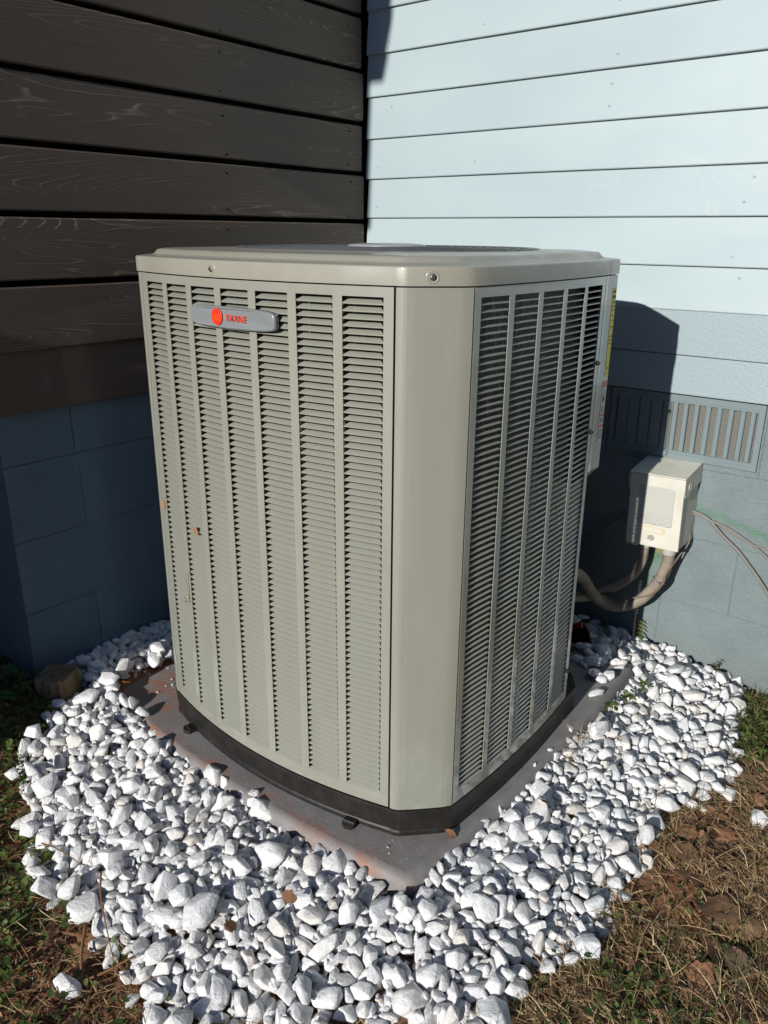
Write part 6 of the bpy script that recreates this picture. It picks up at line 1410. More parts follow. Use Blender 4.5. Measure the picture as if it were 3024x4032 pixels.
194,-2187,237,186,28,-13,57,68,2526,-1061,122,174,22,-58,78,3,323,-2778,194,231,43,-29,-6,-38,1467,-3243,68,227,46,62,68,-23,2064,-103,122,167,15,21,-39,69,2455,-789,90,224,46,27,-29,56,2400,-45,122,146,14,-78,-27,-46,534,-2926,96,172,17,10,3,-52,
1353,-3048,90,168,41,83,18,-43,144,-2242,262,180,41,39,-6,80,2345,-224,133,153,23,-9,18,-44,1323,-2634,131,148,19,-10,-26,-43,2780,-552,77,180,42,-95,-28,-2,836,-3247,37,194,47,-53,-68,44,250,-2349,214,161,47,75,16,18,1644,-3073,92,284,17,6,-10,-80,
2649,-305,72,234,31,75,-62,-10,1405,-2798,101,245,46,-25,91,28,1247,-2804,98,210,28,-43,2,7,2814,-644,34,272,26,10,2,61,2863,-1861,21,192,44,-18,8,-43,2541,-1031,85,229,18,47,85,-16,784,-2845,97,231,41,-54,-19,49,2577,-754,74,272,0,-1,-15,-87,
2461,-1560,84,230,36,50,-85,0,2762,-1945,44,202,40,92,-20,7,-40,-2272,237,210,40,-70,-50,19,3089,-1031,20,187,44,81,-55,1,456,-2785,135,194,7,71,-1,-3,2999,-942,18,248,8,10,-8,91,2550,-870,69,186,41,13,-51,-83,2460,-611,85,243,34,-16,2,68,
2561,-1760,87,191,40,10,-1,8,2548,-71,71,208,36,-32,21,-69,879,-2957,72,203,19,57,72,36,2711,-465,65,202,7,4,-46,-83,2591,-1820,84,219,9,24,78,57,1410,-2759,86,202,30,56,79,16,2650,-1451,61,185,12,87,-39,-17,2701,-1511,48,223,22,13,24,85,
1118,-2947,80,200,30,-41,75,-41,2975,-1049,24,222,44,-16,-6,-80,2527,-2500,72,184,3,3,-2,12,2595,-1886,84,222,46,-39,84,-31,2610,-1442,76,233,25,-63,65,-30,1791,-2661,86,285,41,-85,-35,27,2591,-267,79,320,32,23,-10,12,2764,-109,41,235,5,78,38,-42,
2566,-484,75,247,20,26,63,70,1231,-3163,45,232,42,24,-5,-59,1422,-2642,96,252,43,-81,50,-6,2271,-3067,41,231,39,-98,14,-1,2393,-732,128,305,35,12,-21,37,1528,-2751,94,314,37,-16,10,-86,2540,-2143,84,262,33,74,-62,6,699,-3052,52,226,10,-4,-5,-98,
269,-2525,202,263,29,21,9,-67,922,-2720,109,312,30,-24,-92,-6,2778,-2546,29,243,25,19,27,61,2650,17,43,204,36,69,-6,4,2982,-406,9,221,12,95,-20,7,1175,-2840,98,272,46,-11,19,-92,2823,-1226,39,249,41,8,59,77,2641,-1401,81,229,26,10,95,23,
2148,-129,117,254,28,1,27,-50,1913,-3069,79,212,12,-19,-3,-34,2348,-22,100,264,28,45,-85,-6,1521,-2707,107,317,11,80,16,18,924,-2622,109,350,29,-4,70,69,2624,-1641,72,215,6,33,-46,-59,404,-2586,156,201,11,-2,21,-86,2807,-173,37,272,44,-20,70,-66,
197,-2365,252,205,28,7,-13,-95,1263,-3026,90,239,18,-4,36,-85,2066,-2735,92,271,5,50,-70,41,2657,-576,64,241,19,82,47,25,928,-3055,64,246,20,-55,-6,19,2842,-442,29,282,20,-18,88,-42,2605,-2170,81,218,25,-26,-94,-16,2591,-196,84,330,44,85,46,-1,
2802,-1931,31,168,27,-26,15,80,2448,-130,80,311,42,-49,82,16,2800,-914,71,192,33,-29,-52,-77,1196,-3186,42,211,42,-4,-67,70,2657,-2303,84,239,39,54,63,-3,2135,0,75,297,20,13,-70,-51,289,-2084,201,287,47,-7,10,29,1992,-176,132,247,26,-95,-15,-13,
2885,-1479,14,179,16,10,12,-98,2881,-306,49,183,9,5,94,28,2509,-2610,71,171,16,-8,-12,97,595,-2725,125,182,6,-27,8,23,1363,-2763,98,190,45,40,-26,86,2192,-2766,86,196,27,17,16,-66,617,-2861,113,196,12,57,-2,-12,1253,-3220,46,171,22,79,52,-28,
2460,-1528,111,169,10,16,11,21,1288,-2772,104,238,47,84,-42,31,2566,-521,85,245,9,4,-39,34,621,-2898,101,189,41,3,49,85,347,-2876,138,261,4,-36,83,5,1560,-2966,110,211,27,68,-13,-69,2234,-24,124,190,4,-81,-28,49,2668,-477,85,220,3,-60,-5,71,
2432,-856,81,198,11,23,92,-27,2691,-889,84,170,23,18,86,-21,2432,-1505,141,190,47,-43,19,25,2282,-2578,76,151,31,24,96,11,2193,-78,110,211,33,95,-9,14,2267,-164,144,157,24,38,-18,72,2741,-2195,72,189,35,-14,58,69,816,-2905,78,189,34,31,-11,-43,
2198,-3226,23,233,12,-80,18,-3,80,-1971,248,209,46,14,0,-55,2465,-1766,95,213,28,98,4,-6,383,-2933,123,262,41,-41,85,-24,2570,-2083,85,217,8,29,-83,45,2474,-278,73,238,25,16,-23,-89,2597,-2430,71,208,16,28,11,82,2551,-1940,84,216,3,-2,-5,16,
1240,-3095,66,249,14,72,55,39,2534,-1440,82,228,34,4,-5,15,966,-2683,92,215,28,-32,-87,25,1073,-2795,97,224,15,61,8,28,384,-2851,120,231,38,12,-25,83,619,-2580,131,286,41,-16,55,81,2868,-1142,30,227,42,-48,-84,-9,1680,-2633,89,196,36,55,53,56,
757,-2993,53,214,47,2,-96,-21,1271,-2994,85,218,19,-26,-82,-48,2495,-2139,74,200,36,68,-71,8,294,-2477,195,213,47,-4,3,30,2637,-1044,78,188,17,8,3,76,1029,-2847,87,201,24,50,-21,-64,2589,-1166,76,211,16,80,-57,10,2230,-2730,100,226,36,-22,-87,2,
2939,-206,22,283,15,-4,-21,-50,2609,-9,60,194,12,12,-55,-54,2623,-519,87,271,18,-84,-38,34,448,-2574,150,231,25,27,23,-1,2679,-1420,62,202,13,38,-29,-64,1601,-2979,81,239,22,6,-23,-96,2459,-537,85,290,26,-4,-15,-9,140,-2344,242,215,10,-25,-1,-52,
2781,-1299,25,182,19,9,9,32,744,-3145,23,208,43,-42,-80,37,2675,-1298,60,236,7,64,29,10,2652,-688,62,214,26,96,-24,2,2531,-819,77,186,10,-94,15,25,2668,-827,64,219,33,-25,-1,7,2077,-2607,97,301,3,86,32,29,2477,-836,71,243,31,-61,78,1,
1081,-2958,76,196,41,28,4,60,2752,-724,57,227,46,10,20,9,372,-2642,157,190,35,-68,41,-55,290,-2604,174,230,4,-7,-77,44,1034,-3056,60,193,42,2,31,-78,2796,-1173,43,181,5,0,-1,-74,1955,-2996,73,190,20,-17,-70,67,2544,-948,79,206,27,32,59,70,
39,-1949,258,181,29,96,16,13,2508,-43,70,205,43,12,9,57,269,-2797,151,252,23,25,0,73,-8,-2496,233,312,19,-92,2,12,2336,-2783,77,255,19,-11,0,-98,2758,-935,78,213,35,-85,8,-37,2372,-161,83,302,23,79,57,17,1261,-2633,100,290,47,15,22,24,
916,-2903,83,230,19,-3,29,-27,2866,-568,26,267,45,-46,77,29,2597,-2334,76,251,20,4,-65,-74,2645,-1525,63,204,31,-50,-83,16,372,-2795,141,257,6,-38,-85,32,147,-2459,222,228,38,-76,-59,-1,1642,-2801,98,286,2,1,-7,-44,51,-2002,252,283,25,24,1,-49,
243,-2574,191,295,38,-56,-76,-26,2736,-869,78,285,4,-24,-73,49,298,-2680,162,274,14,79,54,24,1101,-2635,89,215,37,26,-57,-63,691,-3116,28,224,25,91,-35,-12,1075,-3140,46,207,41,-8,13,92,2410,-247,86,272,4,-16,38,29,1231,-2753,98,273,16,-3,-99,-2,
1321,-3342,30,255,16,1,15,-85,2791,-2306,31,206,16,-64,-70,-17,2984,-881,14,243,31,18,13,57,1140,-2660,100,269,7,-33,73,-58,510,-2769,130,238,38,16,-7,96,1942,-2644,77,209,37,-4,-21,9,2784,-1909,42,264,47,89,-16,12,2136,-65,93,282,44,88,37,1,
2470,-1079,81,271,31,30,-90,-26,1893,-35,87,372,18,4,-31,-48,171,-2139,232,299,27,-11,39,18,2542,-1163,75,242,11,-3,-6,53,2922,-1043,32,215,20,61,26,4,2324,-342,127,271,36,94,30,9,2858,-68,15,332,33,89,41,9,1044,-3000,77,231,11,27,-3,52,
664,-2603,116,269,5,-93,34,-3,1130,-2606,134,314,11,-50,85,-1,1906,-2799,76,184,42,60,29,5,2314,18,99,197,4,19,80,27,2820,-37,20,169,8,-27,-36,66,1033,-2767,111,231,22,93,6,-1,170,-2097,241,242,9,10,-80,36,856,-2695,118,233,22,-45,-64,-61,
698,-2709,118,164,34,-18,-31,-45,2133,-2885,104,175,25,-92,-19,-8,1292,-2635,114,195,41,-38,91,0,2489,-1432,90,206,29,68,24,46,2644,-2587,62,186,47,-4,36,-7,2402,-1198,137,210,45,-45,12,-35,2042,-2775,81,176,42,70,29,44,912,-2952,72,168,6,-30,-80,-50,
1916,-2616,108,197,25,79,-51,24,2640,-1289,95,164,3,5,-9,96,2937,-768,49,158,38,-44,7,83,2526,-1387,87,156,14,43,-76,-47,298,-2777,175,194,19,-72,-53,41,352,-2561,211,166,37,49,-68,31,2311,-83,132,219,2,0,-33,-71,259,-2066,223,243,30,18,-90,-4,
1264,-2947,94,246,20,-13,42,-56,2674,-1746,73,144,5,75,-58,0,2534,-1407,85,158,20,83,33,43,2397,-462,115,206,24,80,58,1,302,-2848,131,163,16,-10,-97,-7,2777,-379,41,143,11,77,-59,-9,856,-3155,27,143,1,40,-90,-8,1724,-2862,132,174,46,-54,-28,-57,
1771,-2625,105,222,19,5,-82,48,2046,-174,127,175,20,73,-51,-30,2654,-432,77,155,22,-13,-37,58,2574,-377,83,197,32,33,-90,0,-42,-2474,243,164,10,-6,70,-5,2427,-160,86,141,9,-16,76,62,1114,-3161,40,145,0,-29,91,12,268,-1861,209,236,24,8,-1,-58,
153,-1824,282,309,24,-15,62,-30,2518,-219,70,260,8,5,-5,-84,1747,-2758,81,192,0,-49,-17,24,73,-1656,260,304,41,-4,-94,-27,827,-3205,19,214,40,-28,-86,-37,2524,-1125,72,180,16,18,-96,-5,465,-2834,133,215,35,43,-19,-72,1275,-2690,96,272,23,99,4,3,
1175,-2926,89,220,30,24,96,6,891,-2725,81,197,23,78,-60,0,2483,-1808,87,213,41,-88,16,-2,2927,-1082,36,218,29,9,48,-86,2499,-2823,53,276,33,11,-29,94,1322,-2834,90,231,23,-2,-8,-26,2656,-155,66,283,3,83,-53,-2,2721,-568,60,296,18,0,17,-24,
270,-1985,212,274,19,-5,95,22,1320,-3041,79,207,27,-29,-92,-22,858,-2791,90,264,43,-74,-47,30,2450,-2216,76,219,22,6,-15,-96,2591,-940,73,185,44,8,-98,-4,2095,-372,109,257,28,-3,60,-75,1788,-44,67,268,6,59,-53,-58,1896,-475,340,221,36,-31,24,-79,
2839,-20,6,214,47,-76,-62,-4,353,-2916,130,191,11,87,25,36,1331,-3168,55,243,12,7,53,-79,1181,-2597,120,253,14,-67,39,-25,189,-1920,229,268,42,24,32,84,2395,-1379,138,208,26,14,-25,-86,2728,23,32,186,1,16,-41,89,2865,-383,15,185,30,94,8,1,
150,-1721,248,243,35,-18,25,-6,1730,-2678,81,203,37,27,93,-21,2887,-977,49,201,6,-12,-89,39,203,-2065,225,269,25,32,24,0,2742,-1864,39,201,47,-68,-70,-1,27,-1618,269,303,20,-50,-40,51,2508,-672,80,330,47,5,-8,88,2036,-202,101,304,39,5,94,-23,
2302,-18,82,247,4,84,4,-30,1961,-24,87,225,45,-1,3,81,2704,-708,58,230,19,90,35,15,2437,-2535,84,204,18,-20,13,-54,167,-2273,235,255,40,5,-93,12,234,-1867,236,261,17,-30,-9,80,2822,-287,32,252,0,-15,5,-48,2482,-1965,91,362,47,13,-10,-97,
1545,-2815,116,258,37,-55,-27,-23,1901,-163,99,320,2,49,0,61,862,-3247,16,263,19,97,-21,3,77,-1704,264,252,16,3,18,-28,244,-1932,224,227,8,-2,91,-2,2563,7,59,254,17,-24,-14,1,131,-1911,255,316,33,-40,-86,-17,2923,-686,27,325,0,-98,-10,8,
2806,-746,47,250,12,-34,-15,76,1685,-2863,100,231,17,13,59,9,805,-2672,104,291,24,47,73,48,116,-1770,265,295,4,-66,54,-45,1611,-2940,88,220,46,-29,20,7,2492,-391,86,204,34,-55,29,-5,277,-1936,209,214,23,3,-18,-20,952,-3145,38,248,37,45,19,30,
2506,-1916,78,207,34,0,-7,-89,2569,-1220,78,245,9,20,30,84,44,-1527,257,240,3,56,-81,2,2643,-954,74,201,47,-2,91,-39,205,-1984,229,275,44,92,-15,-24,2114,-241,85,217,9,19,-39,-80,259,-1807,230,316,31,-14,29,93,195,-1678,268,336,43,7,5,-78,
2946,-1006,35,272,4,-80,-1,-5,1822,-2604,93,298,36,96,17,-13,64,-1833,294,456,4,46,-35,-73,998,-2752,90,288,25,63,-76,1,248,-2633,184,284,44,-37,-88,15,250,-2030,208,244,20,-20,-80,-53,118,-1861,254,209,21,11,1,-98,2451,25,81,240,36,-55,-40,-42,
84,-2487,226,231,7,-22,-85,31,1733,-3293,37,208,42,-50,85,9,2888,-897,47,210,25,-93,29,8,2404,-80,104,242,41,-77,-48,14,1657,-3190,64,242,20,48,45,63,2869,-123,7,190,46,29,-92,-13,2873,-1696,32,206,4,-52,72,19,100,-2446,246,235,5,-34,-3,3,
207,-1842,241,212,3,8,88,-29,171,-1766,247,202,2,5,49,0,87,-1600,256,301,11,-13,22,-89,1399,-2614,129,227,4,-20,84,39,2750,-2503,34,187,34,77,-47,10,-16,-1536,259,381,19,-7,-50,16,265,-2011,228,272,47,85,-48,0,268,-1904,227,169,20,-46,32,-10,
181,-1883,251,207,40,75,-26,22,1726,-52,31,380,14,-34,-90,21,2007,-2638,115,190,23,-2,34,36,2818,-666,72,208,35,87,12,46,138,-1710,286,258,26,-22,-16,-12,613,-2832,113,203,33,-98,10,6,2324,-124,103,260,26,44,-5,25,2106,-181,116,305,22,21,52,81,
1709,-3102,85,174,23,-33,-41,77,249,-1968,262,316,3,2,10,-76,2693,-1550,59,194,18,-69,69,13,2916,-551,48,175,46,56,4,-41,218,-1789,267,253,13,10,-30,92,2025,-257,129,210,4,-80,6,-20,2352,-284,127,198,41,58,-2,67,2513,-302,83,196,47,71,33,-61,
-33,-1434,271,271,10,-17,58,3,163,-1811,252,179,17,23,92,26,531,-2742,164,203,23,-31,-78,-26,855,-2654,150,280,37,0,41,5,2992,-824,22,194,44,-8,59,25,2600,-1292,99,160,40,-34,4,92,1770,12,40,343,9,-60,-10,-65,2552,-1468,92,176,29,-67,-27,-34,
112,-1625,290,349,14,88,-31,-13,21,-1697,276,217,4,-81,5,54,2428,-1062,104,191,40,-2,-8,55,2602,-2101,77,159,19,80,29,38,2933,-905,31,215,38,11,-25,72,2021,-3403,26,166,8,-67,-62,10,2556,-650,79,155,29,20,-73,45,2506,-332,103,140,19,-50,-6,10,
2338,-67,119,174,10,36,-72,-54,2814,-1880,27,175,0,17,6,94,2471,-2336,80,154,25,-36,-28,-82,2787,-2607,32,182,32,64,23,71,563,-3020,69,147,25,42,-86,-18,2538,-229,100,144,2,-49,-76,35,63,-1972,267,153,30,49,19,74,2730,-2155,76,147,45,-45,-12,71,
-37,-1576,247,217,16,-59,12,-68,]
def unpack_stones():
    out = []
    for i in range(0, len(STONES), 8):
        x, y, z, a, m, qx, qy, qz = STONES[i:i + 8]
        qx, qy, qz = qx / 99, qy / 99, qz / 99
        w = math.sqrt(max(0.0, 1 - qx * qx - qy * qy - qz * qz))
        out.append((Vector((x, y, z)) / 2000, a / 1e4, m, Quaternion((w, qx, qy, qz)).normalized()))
    return out

def zone_label(p):
    x, y = p.x, p.y
    if y < -1.36:
        if x < 0.36: return 'white stone in the far left corner of the bed beside weeds'
        if x < 0.66: return 'white stone at the left front below the left grille columns'
        if x < 0.92: return 'white stone in front of the middle of the sunlit grille'
        if x < 1.16: return 'white stone in front of the plain corner post'
        return 'white stone off the near pad corner by brown grass'
    if x > 1.2:
        if y < -0.95: return 'white stone right of the near pad corner beside dry grass'
        if y < -0.5: return 'white stone beside the right pad edge below the shaded grille'
        return 'white stone at the far right of the bed near the wall'
    if x < 0.3: return 'white stone between the dark block pier and the unit'
    return 'white stone close behind the unit by the wall'

def looks(me, a):
    d = [max(v.co[k] for v in me.vertices) - min(v.co[k] for v in me.vertices) for k in range(3)]
    d.sort()
    size = 'big' if a > 0.037 else 'middling' if a > 0.029 else 'smaller'
    shape = 'flat' if d[0] < 0.5 * d[2] else 'blocky' if d[0] > 0.66 * d[2] else 'long' if d[1] < 0.68 * d[2] else 'chunky'
    return size + ' ' + shape + ' '

def build_stones():
    meshes = [stone_mesh(i) for i in range(NSTONE)]
    single = []
    for me in meshes:
        m2 = me.copy(); m2.materials.clear(); m2.materials.append(M['stone1']); single.append(m2)
    data = unpack_stones()
    rest_v, rest_f = [], []
    arr = [([v.co.copy() for v in me.vertices], [tuple(p.vertices) for p in me.polygons]) for me in meshes]
    for i, (p, a, m, q) in enumerate(data):
        if i < 291:
            o = put('white_stone', single[m], None, p)
            o.rotation_mode = 'QUATERNION'; o.rotation_quaternion = q; o.scale = (a, a, a)
            tag(o, looks(single[m], a) + zone_label(p), 'stone', 'white marble stones in the bed around the pad')
        else:
            Mx = Matrix.LocRotScale(p, q, Vector((a, a, a)))
            k = len(rest_v)
            rest_v += [Mx @ v for v in arr[m][0]]
            rest_f += [tuple(j + k for j in f) for f in arr[m][1]]
    # small chips settled into the hollows between the larger stones
    all_v, all_f = list(rest_v), list(rest_f)
    for i, (p, a, m, q) in enumerate(data[:291]):
        Mx = Matrix.LocRotScale(p, q, Vector((a, a, a))); k = len(all_v)
        all_v += [Mx @ v for v in arr[m][0]]; all_f += [tuple(j + k for j in f) for f in arr[m][1]]
    tree = BVHTree.FromPolygons(all_v, all_f)
    rc = random.Random(4)
    def top(x, y):
        hit = tree.ray_cast(Vector((x, y, 1.0)), Vector((0, 0, -1)))
        return hit[0].z if hit[0] else None
    made = 0
    for k in range(15000):
        x, y = rc.uniform(0.0, 1.54), rc.uniform(-1.72, 0.0)
        if not inpoly(x, y) or dpoly(x, y) < 0.004: continue
        if 0.18 < x < 1.20 and -1.30 < y < -0.42: continue
        z = top(x, y)
        g = hground(x, y)
        if z is None: z = g
        ar = [top(x + dx, y + dy) for dx, dy in ((0.02, 0), (-0.02, 0), (0, 0.02), (0, -0.02))]
        ar = [v for v in ar if v is not None]
        if len(ar) < 3: continue
        low = sum(ar) / len(ar) - z
        if low < 0.007: continue
        a = rc.uniform(0.007, 0.016); m = rc.randrange(NSTONE)
        Mx = Matrix.LocRotScale(Vector((x, y, z + a * 0.30)), Quaternion((rc.gauss(0, 1), rc.gauss(0, 1), rc.gauss(0, 1), rc.gauss(0, 1))).normalized(), Vector((a, a, a)))
        q0 = len(rest_v)
        rest_v += [Mx @ v for v in arr[m][0]]
        rest_f += [tuple(j + q0 for j in f) for f in arr[m][1]]
        made += 1
        if made >= 1900: break
    me = bpy.data.meshes.new('white_stones')
    me.from_pydata(rest_v, [], rest_f)
    me.materials.append(M['stone'])
    me.polygons.foreach_set('use_smooth', [True] * len(me.polygons))
    o = put('white_stones', me); o['kind'] = 'stuff'
    # strays lying off the bed, each on its own
    for x, y, z, a, m, e, lab in (
        (1.562, -0.521, 0.016, 0.030, 5, (0.3, 0.2, 0.9), 'round whitish stone lying alone on brown leaves right of the bed'),
        (1.527, -0.603, 0.008, 0.020, 11, (0.1, 0.4, 2.1), 'small white stone on dead leaves just left of the round stray stone'),
        (1.640, -0.557, 0.008, 0.032, 17, (0.2, 0.1, -0.9), 'long flat white stone on the leaves at the right edge of the photo'),
        (1.478, -0.872, 0.010, 0.028, 23, (0.1, 0.25, -0.4), 'oblong white stone lying on straw just off the right side of the bed'),
        (0.808, -1.785, 0.016, 0.034, 29, (0.2, 0.1, 0.35), 'greyish stone half sunk in red soil at the lower left'),
        (0.262, -1.592, 0.078, 0.022, 31, (0.6, 0.1, 0.2), 'white stone lying outermost among the left weeds'),
        (0.286, -1.562, 0.088, 0.026, 37, (1.2, 0.5, 0.2), 'upright white stone between the bed edge and the outermost left stone'),
        (1.02, -1.735, 0.012, 0.027, 41, (0.2, 0.2, 1.2), 'white stone poking out at the bottom edge among green weeds')):
        o = put('white_stone', single[m], None, (x, y, hground(x, y) * 0 + z), e); o.scale = (a, a, a)
        tag(o, lab, 'stone', 'white marble stones strayed off the bed')
build_stones()

# ------------------------------------------------------------------ vegetation and litter
M['straw'] = m_island('dry_straw', [(0.0, (0.14, 0.085, 0.046)), (0.35, (0.26, 0.165, 0.088)), (0.7, (0.42, 0.285, 0.15)), (0.92, (0.56, 0.42, 0.23)), (1.0, (0.66, 0.55, 0.34))], 0.7)
M['olive'] = m_island('olive_grass', [(0.0, (0.045, 0.055, 0.018)), (0.5, (0.10, 0.115, 0.034)), (0.85, (0.17, 0.165, 0.055)), (1.0, (0.26, 0.21, 0.08))], 0.6, 0.2)
M['green'] = m_island('weed_leaf', [(0.0, (0.045, 0.085, 0.020)), (0.5, (0.095, 0.15, 0.036)), (0.85, (0.15, 0.21, 0.055)), (1.0, (0.25, 0.24, 0.08))], 0.5, 0.25)
M['lush'] = m_island('dark_green_leaf', [(0.0, (0.03, 0.085, 0.016)), (1.0, (0.07, 0.16, 0.035))], 0.45, 0.25)
M['bits'] = m_island('leaf_bits', [(0.0, (0.11, 0.065, 0.04)), (0.5, (0.25, 0.13, 0.07)), (0.8, (0.36, 0.19, 0.10)), (1.0, (0.20, 0.18, 0.15))], 0.8)
M['twig'] = NT('twig_bark', (0.20, 0.105, 0.05), 0.8, 0.2).m
M['clod'] = NT('red_clod', (0.15, 0.06, 0.028), 0.95, 0.1).m
rv = random.Random(99)

def nz(x, y, s, k=0): return noise.noise(Vector((x * s, y * s, k)))
def depth(x, y):
    """signed distance: positive outside the stone bed"""
    d = dpoly(x, y)
    return -d if inpoly(x, y) else d

def ribbon(mb, p, ang, L, w, lift, curl, tip=0.25, n=3):
    d = Vector((math.cos(ang), math.sin(ang), 0)); s = Vector((-d.y, d.x, 0))
    vs = []
    x0 = rv.uniform(0, 0.004)
    for k in range(n + 1):
        t = k / n
        c = p + d * (L * t) + s * (curl * L * (t * t)) + Vector((0, 0, lift * L * math.sin(math.pi * min(1, t * 0.75 + 0.05)) + 0.001))
        ww = w * (1 - (1 - tip) * t) * 0.5
        tw = 0.6 * math.sin(3 * t + x0 * 900)
        vs += [c - s * ww + Vector((0, 0, ww * tw)), c + s * ww - Vector((0, 0, ww * tw))]
    mb.add(vs, [(2 * k, 2 * k + 1, 2 * k + 3, 2 * k + 2) for k in range(n)])

def leafdisc(mb, c, r, tilt, az, n=6, stretch=1.0):
    Rm = Matrix.Rotation(az, 3, 'Z') @ Matrix.Rotation(tilt, 3, 'Y')
    vs = [c + Rm @ Vector((0, 0, -0.12 * r))]
    for k in range(n):
        a = k * 2 * math.pi / n
        q = r * (0.85 + 0.3 * rv.random())
        vs.append(c + Rm @ Vector((q * stretch * math.cos(a), q * math.sin(a), 0)))
    mb.add(vs, [(0, k + 1, (k + 1) % n + 1) for k in range(n)])

def left_region(x, y): return x < 1.2 and y < -1.2 and (x + y * 0.9) < -0.40
def build_cover():
    straw, olive, weed, bits, clod = MB(), MB(), MB(), MB(), MB()
    # right-hand dry grass
    cnt = 0
    while cnt < 20000:
        x, y = rv.uniform(0.85, 2.05), rv.uniform(-1.85, -0.01)
        d = depth(x, y)
        if d < -0.015 or (x < 1.2 and y < -1.2 and x + y * 0.9 < -0.42): continue
        if d > 0.55: continue
        if y > -0.36 and rv.random() < 0.55: continue
        bare = nz(x, y, 6, 4)
        if bare > 0.25 and rv.random() < 0.7: continue
        p = Vector((x, y, hground(x, y) + rv.uniform(0, 0.012)))
        green = nz(x, y, 4.5, 9) + (0.30 if (x > 1.3 and y < -1.15) else -0.12)
        ang = rv.gauss(2.6 + 1.6 * nz(x, y, 3, 2), 0.9)
        if rv.random() < max(0.05, min(0.5, green - 0.08)):
            ribbon(olive, p, ang, rv.uniform(0.012, 0.045), rv.uniform(0.0012, 0.0026), rv.uniform(0.1, 0.55), rv.uniform(-0.5, 0.5))
        else:
            L = rv.uniform(0.012, 0.05) if rv.random() < 0.86 else rv.uniform(0.05, 0.12)
            ribbon(straw, p, ang, L, rv.uniform(0.0008, 0.0021), rv.uniform(0.02, 0.28), rv.uniform(-0.45, 0.45), 0.5)
        cnt += 1
    # left-hand weeds
    cnt = 0
    while cnt < 9500:
        x, y = rv.uniform(-0.6, 1.35), rv.uniform(-2.15, -1.33)
        if not left_region(x, y): continue
        d = depth(x, y)
        if d < -0.01 or d > 0.5: continue
        if x < 0.02 and y > -1.375: continue
        patch = math.hypot((x - 0.80) / 0.17, (y + 1.765) / 0.085)
        if patch < 1.0 + 0.4 * nz(x, y, 14, 3) and rv.random() < 0.90: continue
        clump = nz(x, y, 16, 6) + 0.6 * nz(x, y, 40, 2)
        if clump < -0.12 and rv.random() < 0.75: continue
        hz = hground(x, y) + max(0.002, 0.016 + 0.022 * clump + rv.uniform(-0.01, 0.012))
        leafdisc(weed, Vector((x, y, hz)), rv.uniform(0.0022, 0.0062) if rv.random() < 0.9 else rv.uniform(0.006, 0.011), rv.gauss(0, 0.55), rv.uniform(0, 6.28), 6, rv.uniform(0.9, 1.5))
        if rv.random() < 0.42:
            ribbon(olive, Vector((x, y, hground(x, y) + 0.004)), rv.uniform(0, 6.28), rv.uniform(0.015, 0.06), rv.uniform(0.0010, 0.0022), rv.uniform(0.1, 0.7), rv.uniform(-0.6, 0.6))
        if rv.random() < 0.30:
            ribbon(straw, Vector((x, y, hground(x, y) + 0.004 + rv.uniform(0, .02))), rv.uniform(0, 6.28), rv.uniform(0.015, 0.07), rv.uniform(0.0008, 0.0018), rv.uniform(0.02, 0.3), rv.uniform(-0.5, 0.5), 0.5)
        cnt += 1
    # straw and clods in the bare red patch and along the bed edge
    for i in range(750):
        x, y = rv.gauss(0.80, 0.13), rv.gauss(-1.765, 0.06)
        if depth(x, y) < 0: continue
        ribbon(straw, Vector((x, y, hground(x, y) + rv.uniform(0, .01))), rv.uniform(0, 6.28), rv.uniform(0.01, 0.06), rv.uniform(0.0008, 0.002), rv.uniform(0.02, 0.2), rv.uniform(-0.4, 0.4), 0.5)
    for i in range(900):
        if i < 600: x, y = rv.gauss(0.80, 0.12), rv.gauss(-1.765, 0.05)
        else: x, y = rv.uniform(1.5, 1.95), rv.uniform(-1.3, -0.75)
        if depth(x, y) < -0.02: continue
        r = rv.uniform(0.0015, 0.006)
        c = Vector((x, y, hground(x, y) + r * 0.4))
        clod.add([c + Vector((r * rv.uniform(.6, 1.2) * a, r * rv.uniform(.6, 1.2) * b, r * rv.uniform(.5, 1.0) * cc)) for a, b, cc in ((1, 0, 0), (-1, 0, 0), (0, 1, 0), (0, -1, 0), (0, 0, 1), (0, 0, -1))],
                 [(0, 2, 4), (2, 1, 4), (1, 3, 4), (3, 0, 4), (2, 0, 5), (1, 2, 5), (3, 1, 5), (0, 3, 5)])
    # weeds at the right end of the wall, and stray leaves low right
    cnt = 0
    while cnt < 2300:
        if cnt < 1700: x, y = rv.gauss(1.585, 0.085), rv.gauss(-0.16, 0.10)
        elif cnt < 2000: x, y = rv.gauss(1.66, 0.10), rv.gauss(-1.19, 0.06)
        else: x, y = rv.uniform(1.3, 1.9), rv.uniform(-1.5, -0.5)
        d = depth(x, y)
        if d < -0.02 or y > -0.008 or x > 2.0: continue
        hz = hground(x, y) + rv.uniform(0.003, 0.03) * (1 if cnt < 2000 else 0.5)
        leafdisc(weed, Vector((x, y, hz)), rv.uniform(0.0025, 0.0075), rv.gauss(0, 0.5), rv.uniform(0, 6.28), 6, rv.uniform(0.9, 1.5))
        if rv.random() < 0.45: ribbon(olive, Vector((x, y, hground(x, y))), rv.uniform(0, 6.28), rv.uniform(0.02, 0.07), rv.uniform(0.001, 0.0024), rv.uniform(0.3, 1.0), rv.uniform(-0.5, 0.5))
        cnt += 1
    # small leaf fragments among the straw
    for i in range(2600):
        x, y = rv.uniform(1.35, 1.95), rv.uniform(-1.4, -0.35)
        if depth(x, y) < 0 or nz(x, y, 5, 7) < -0.1: continue
        leafdisc(bits, Vector((x, y, hground(x, y) + rv.uniform(0.002, 0.010))), rv.uniform(0.003, 0.011), rv.gauss(0, 0.25), rv.uniform(0, 6.28), 5, rv.uniform(1.0, 2.2))
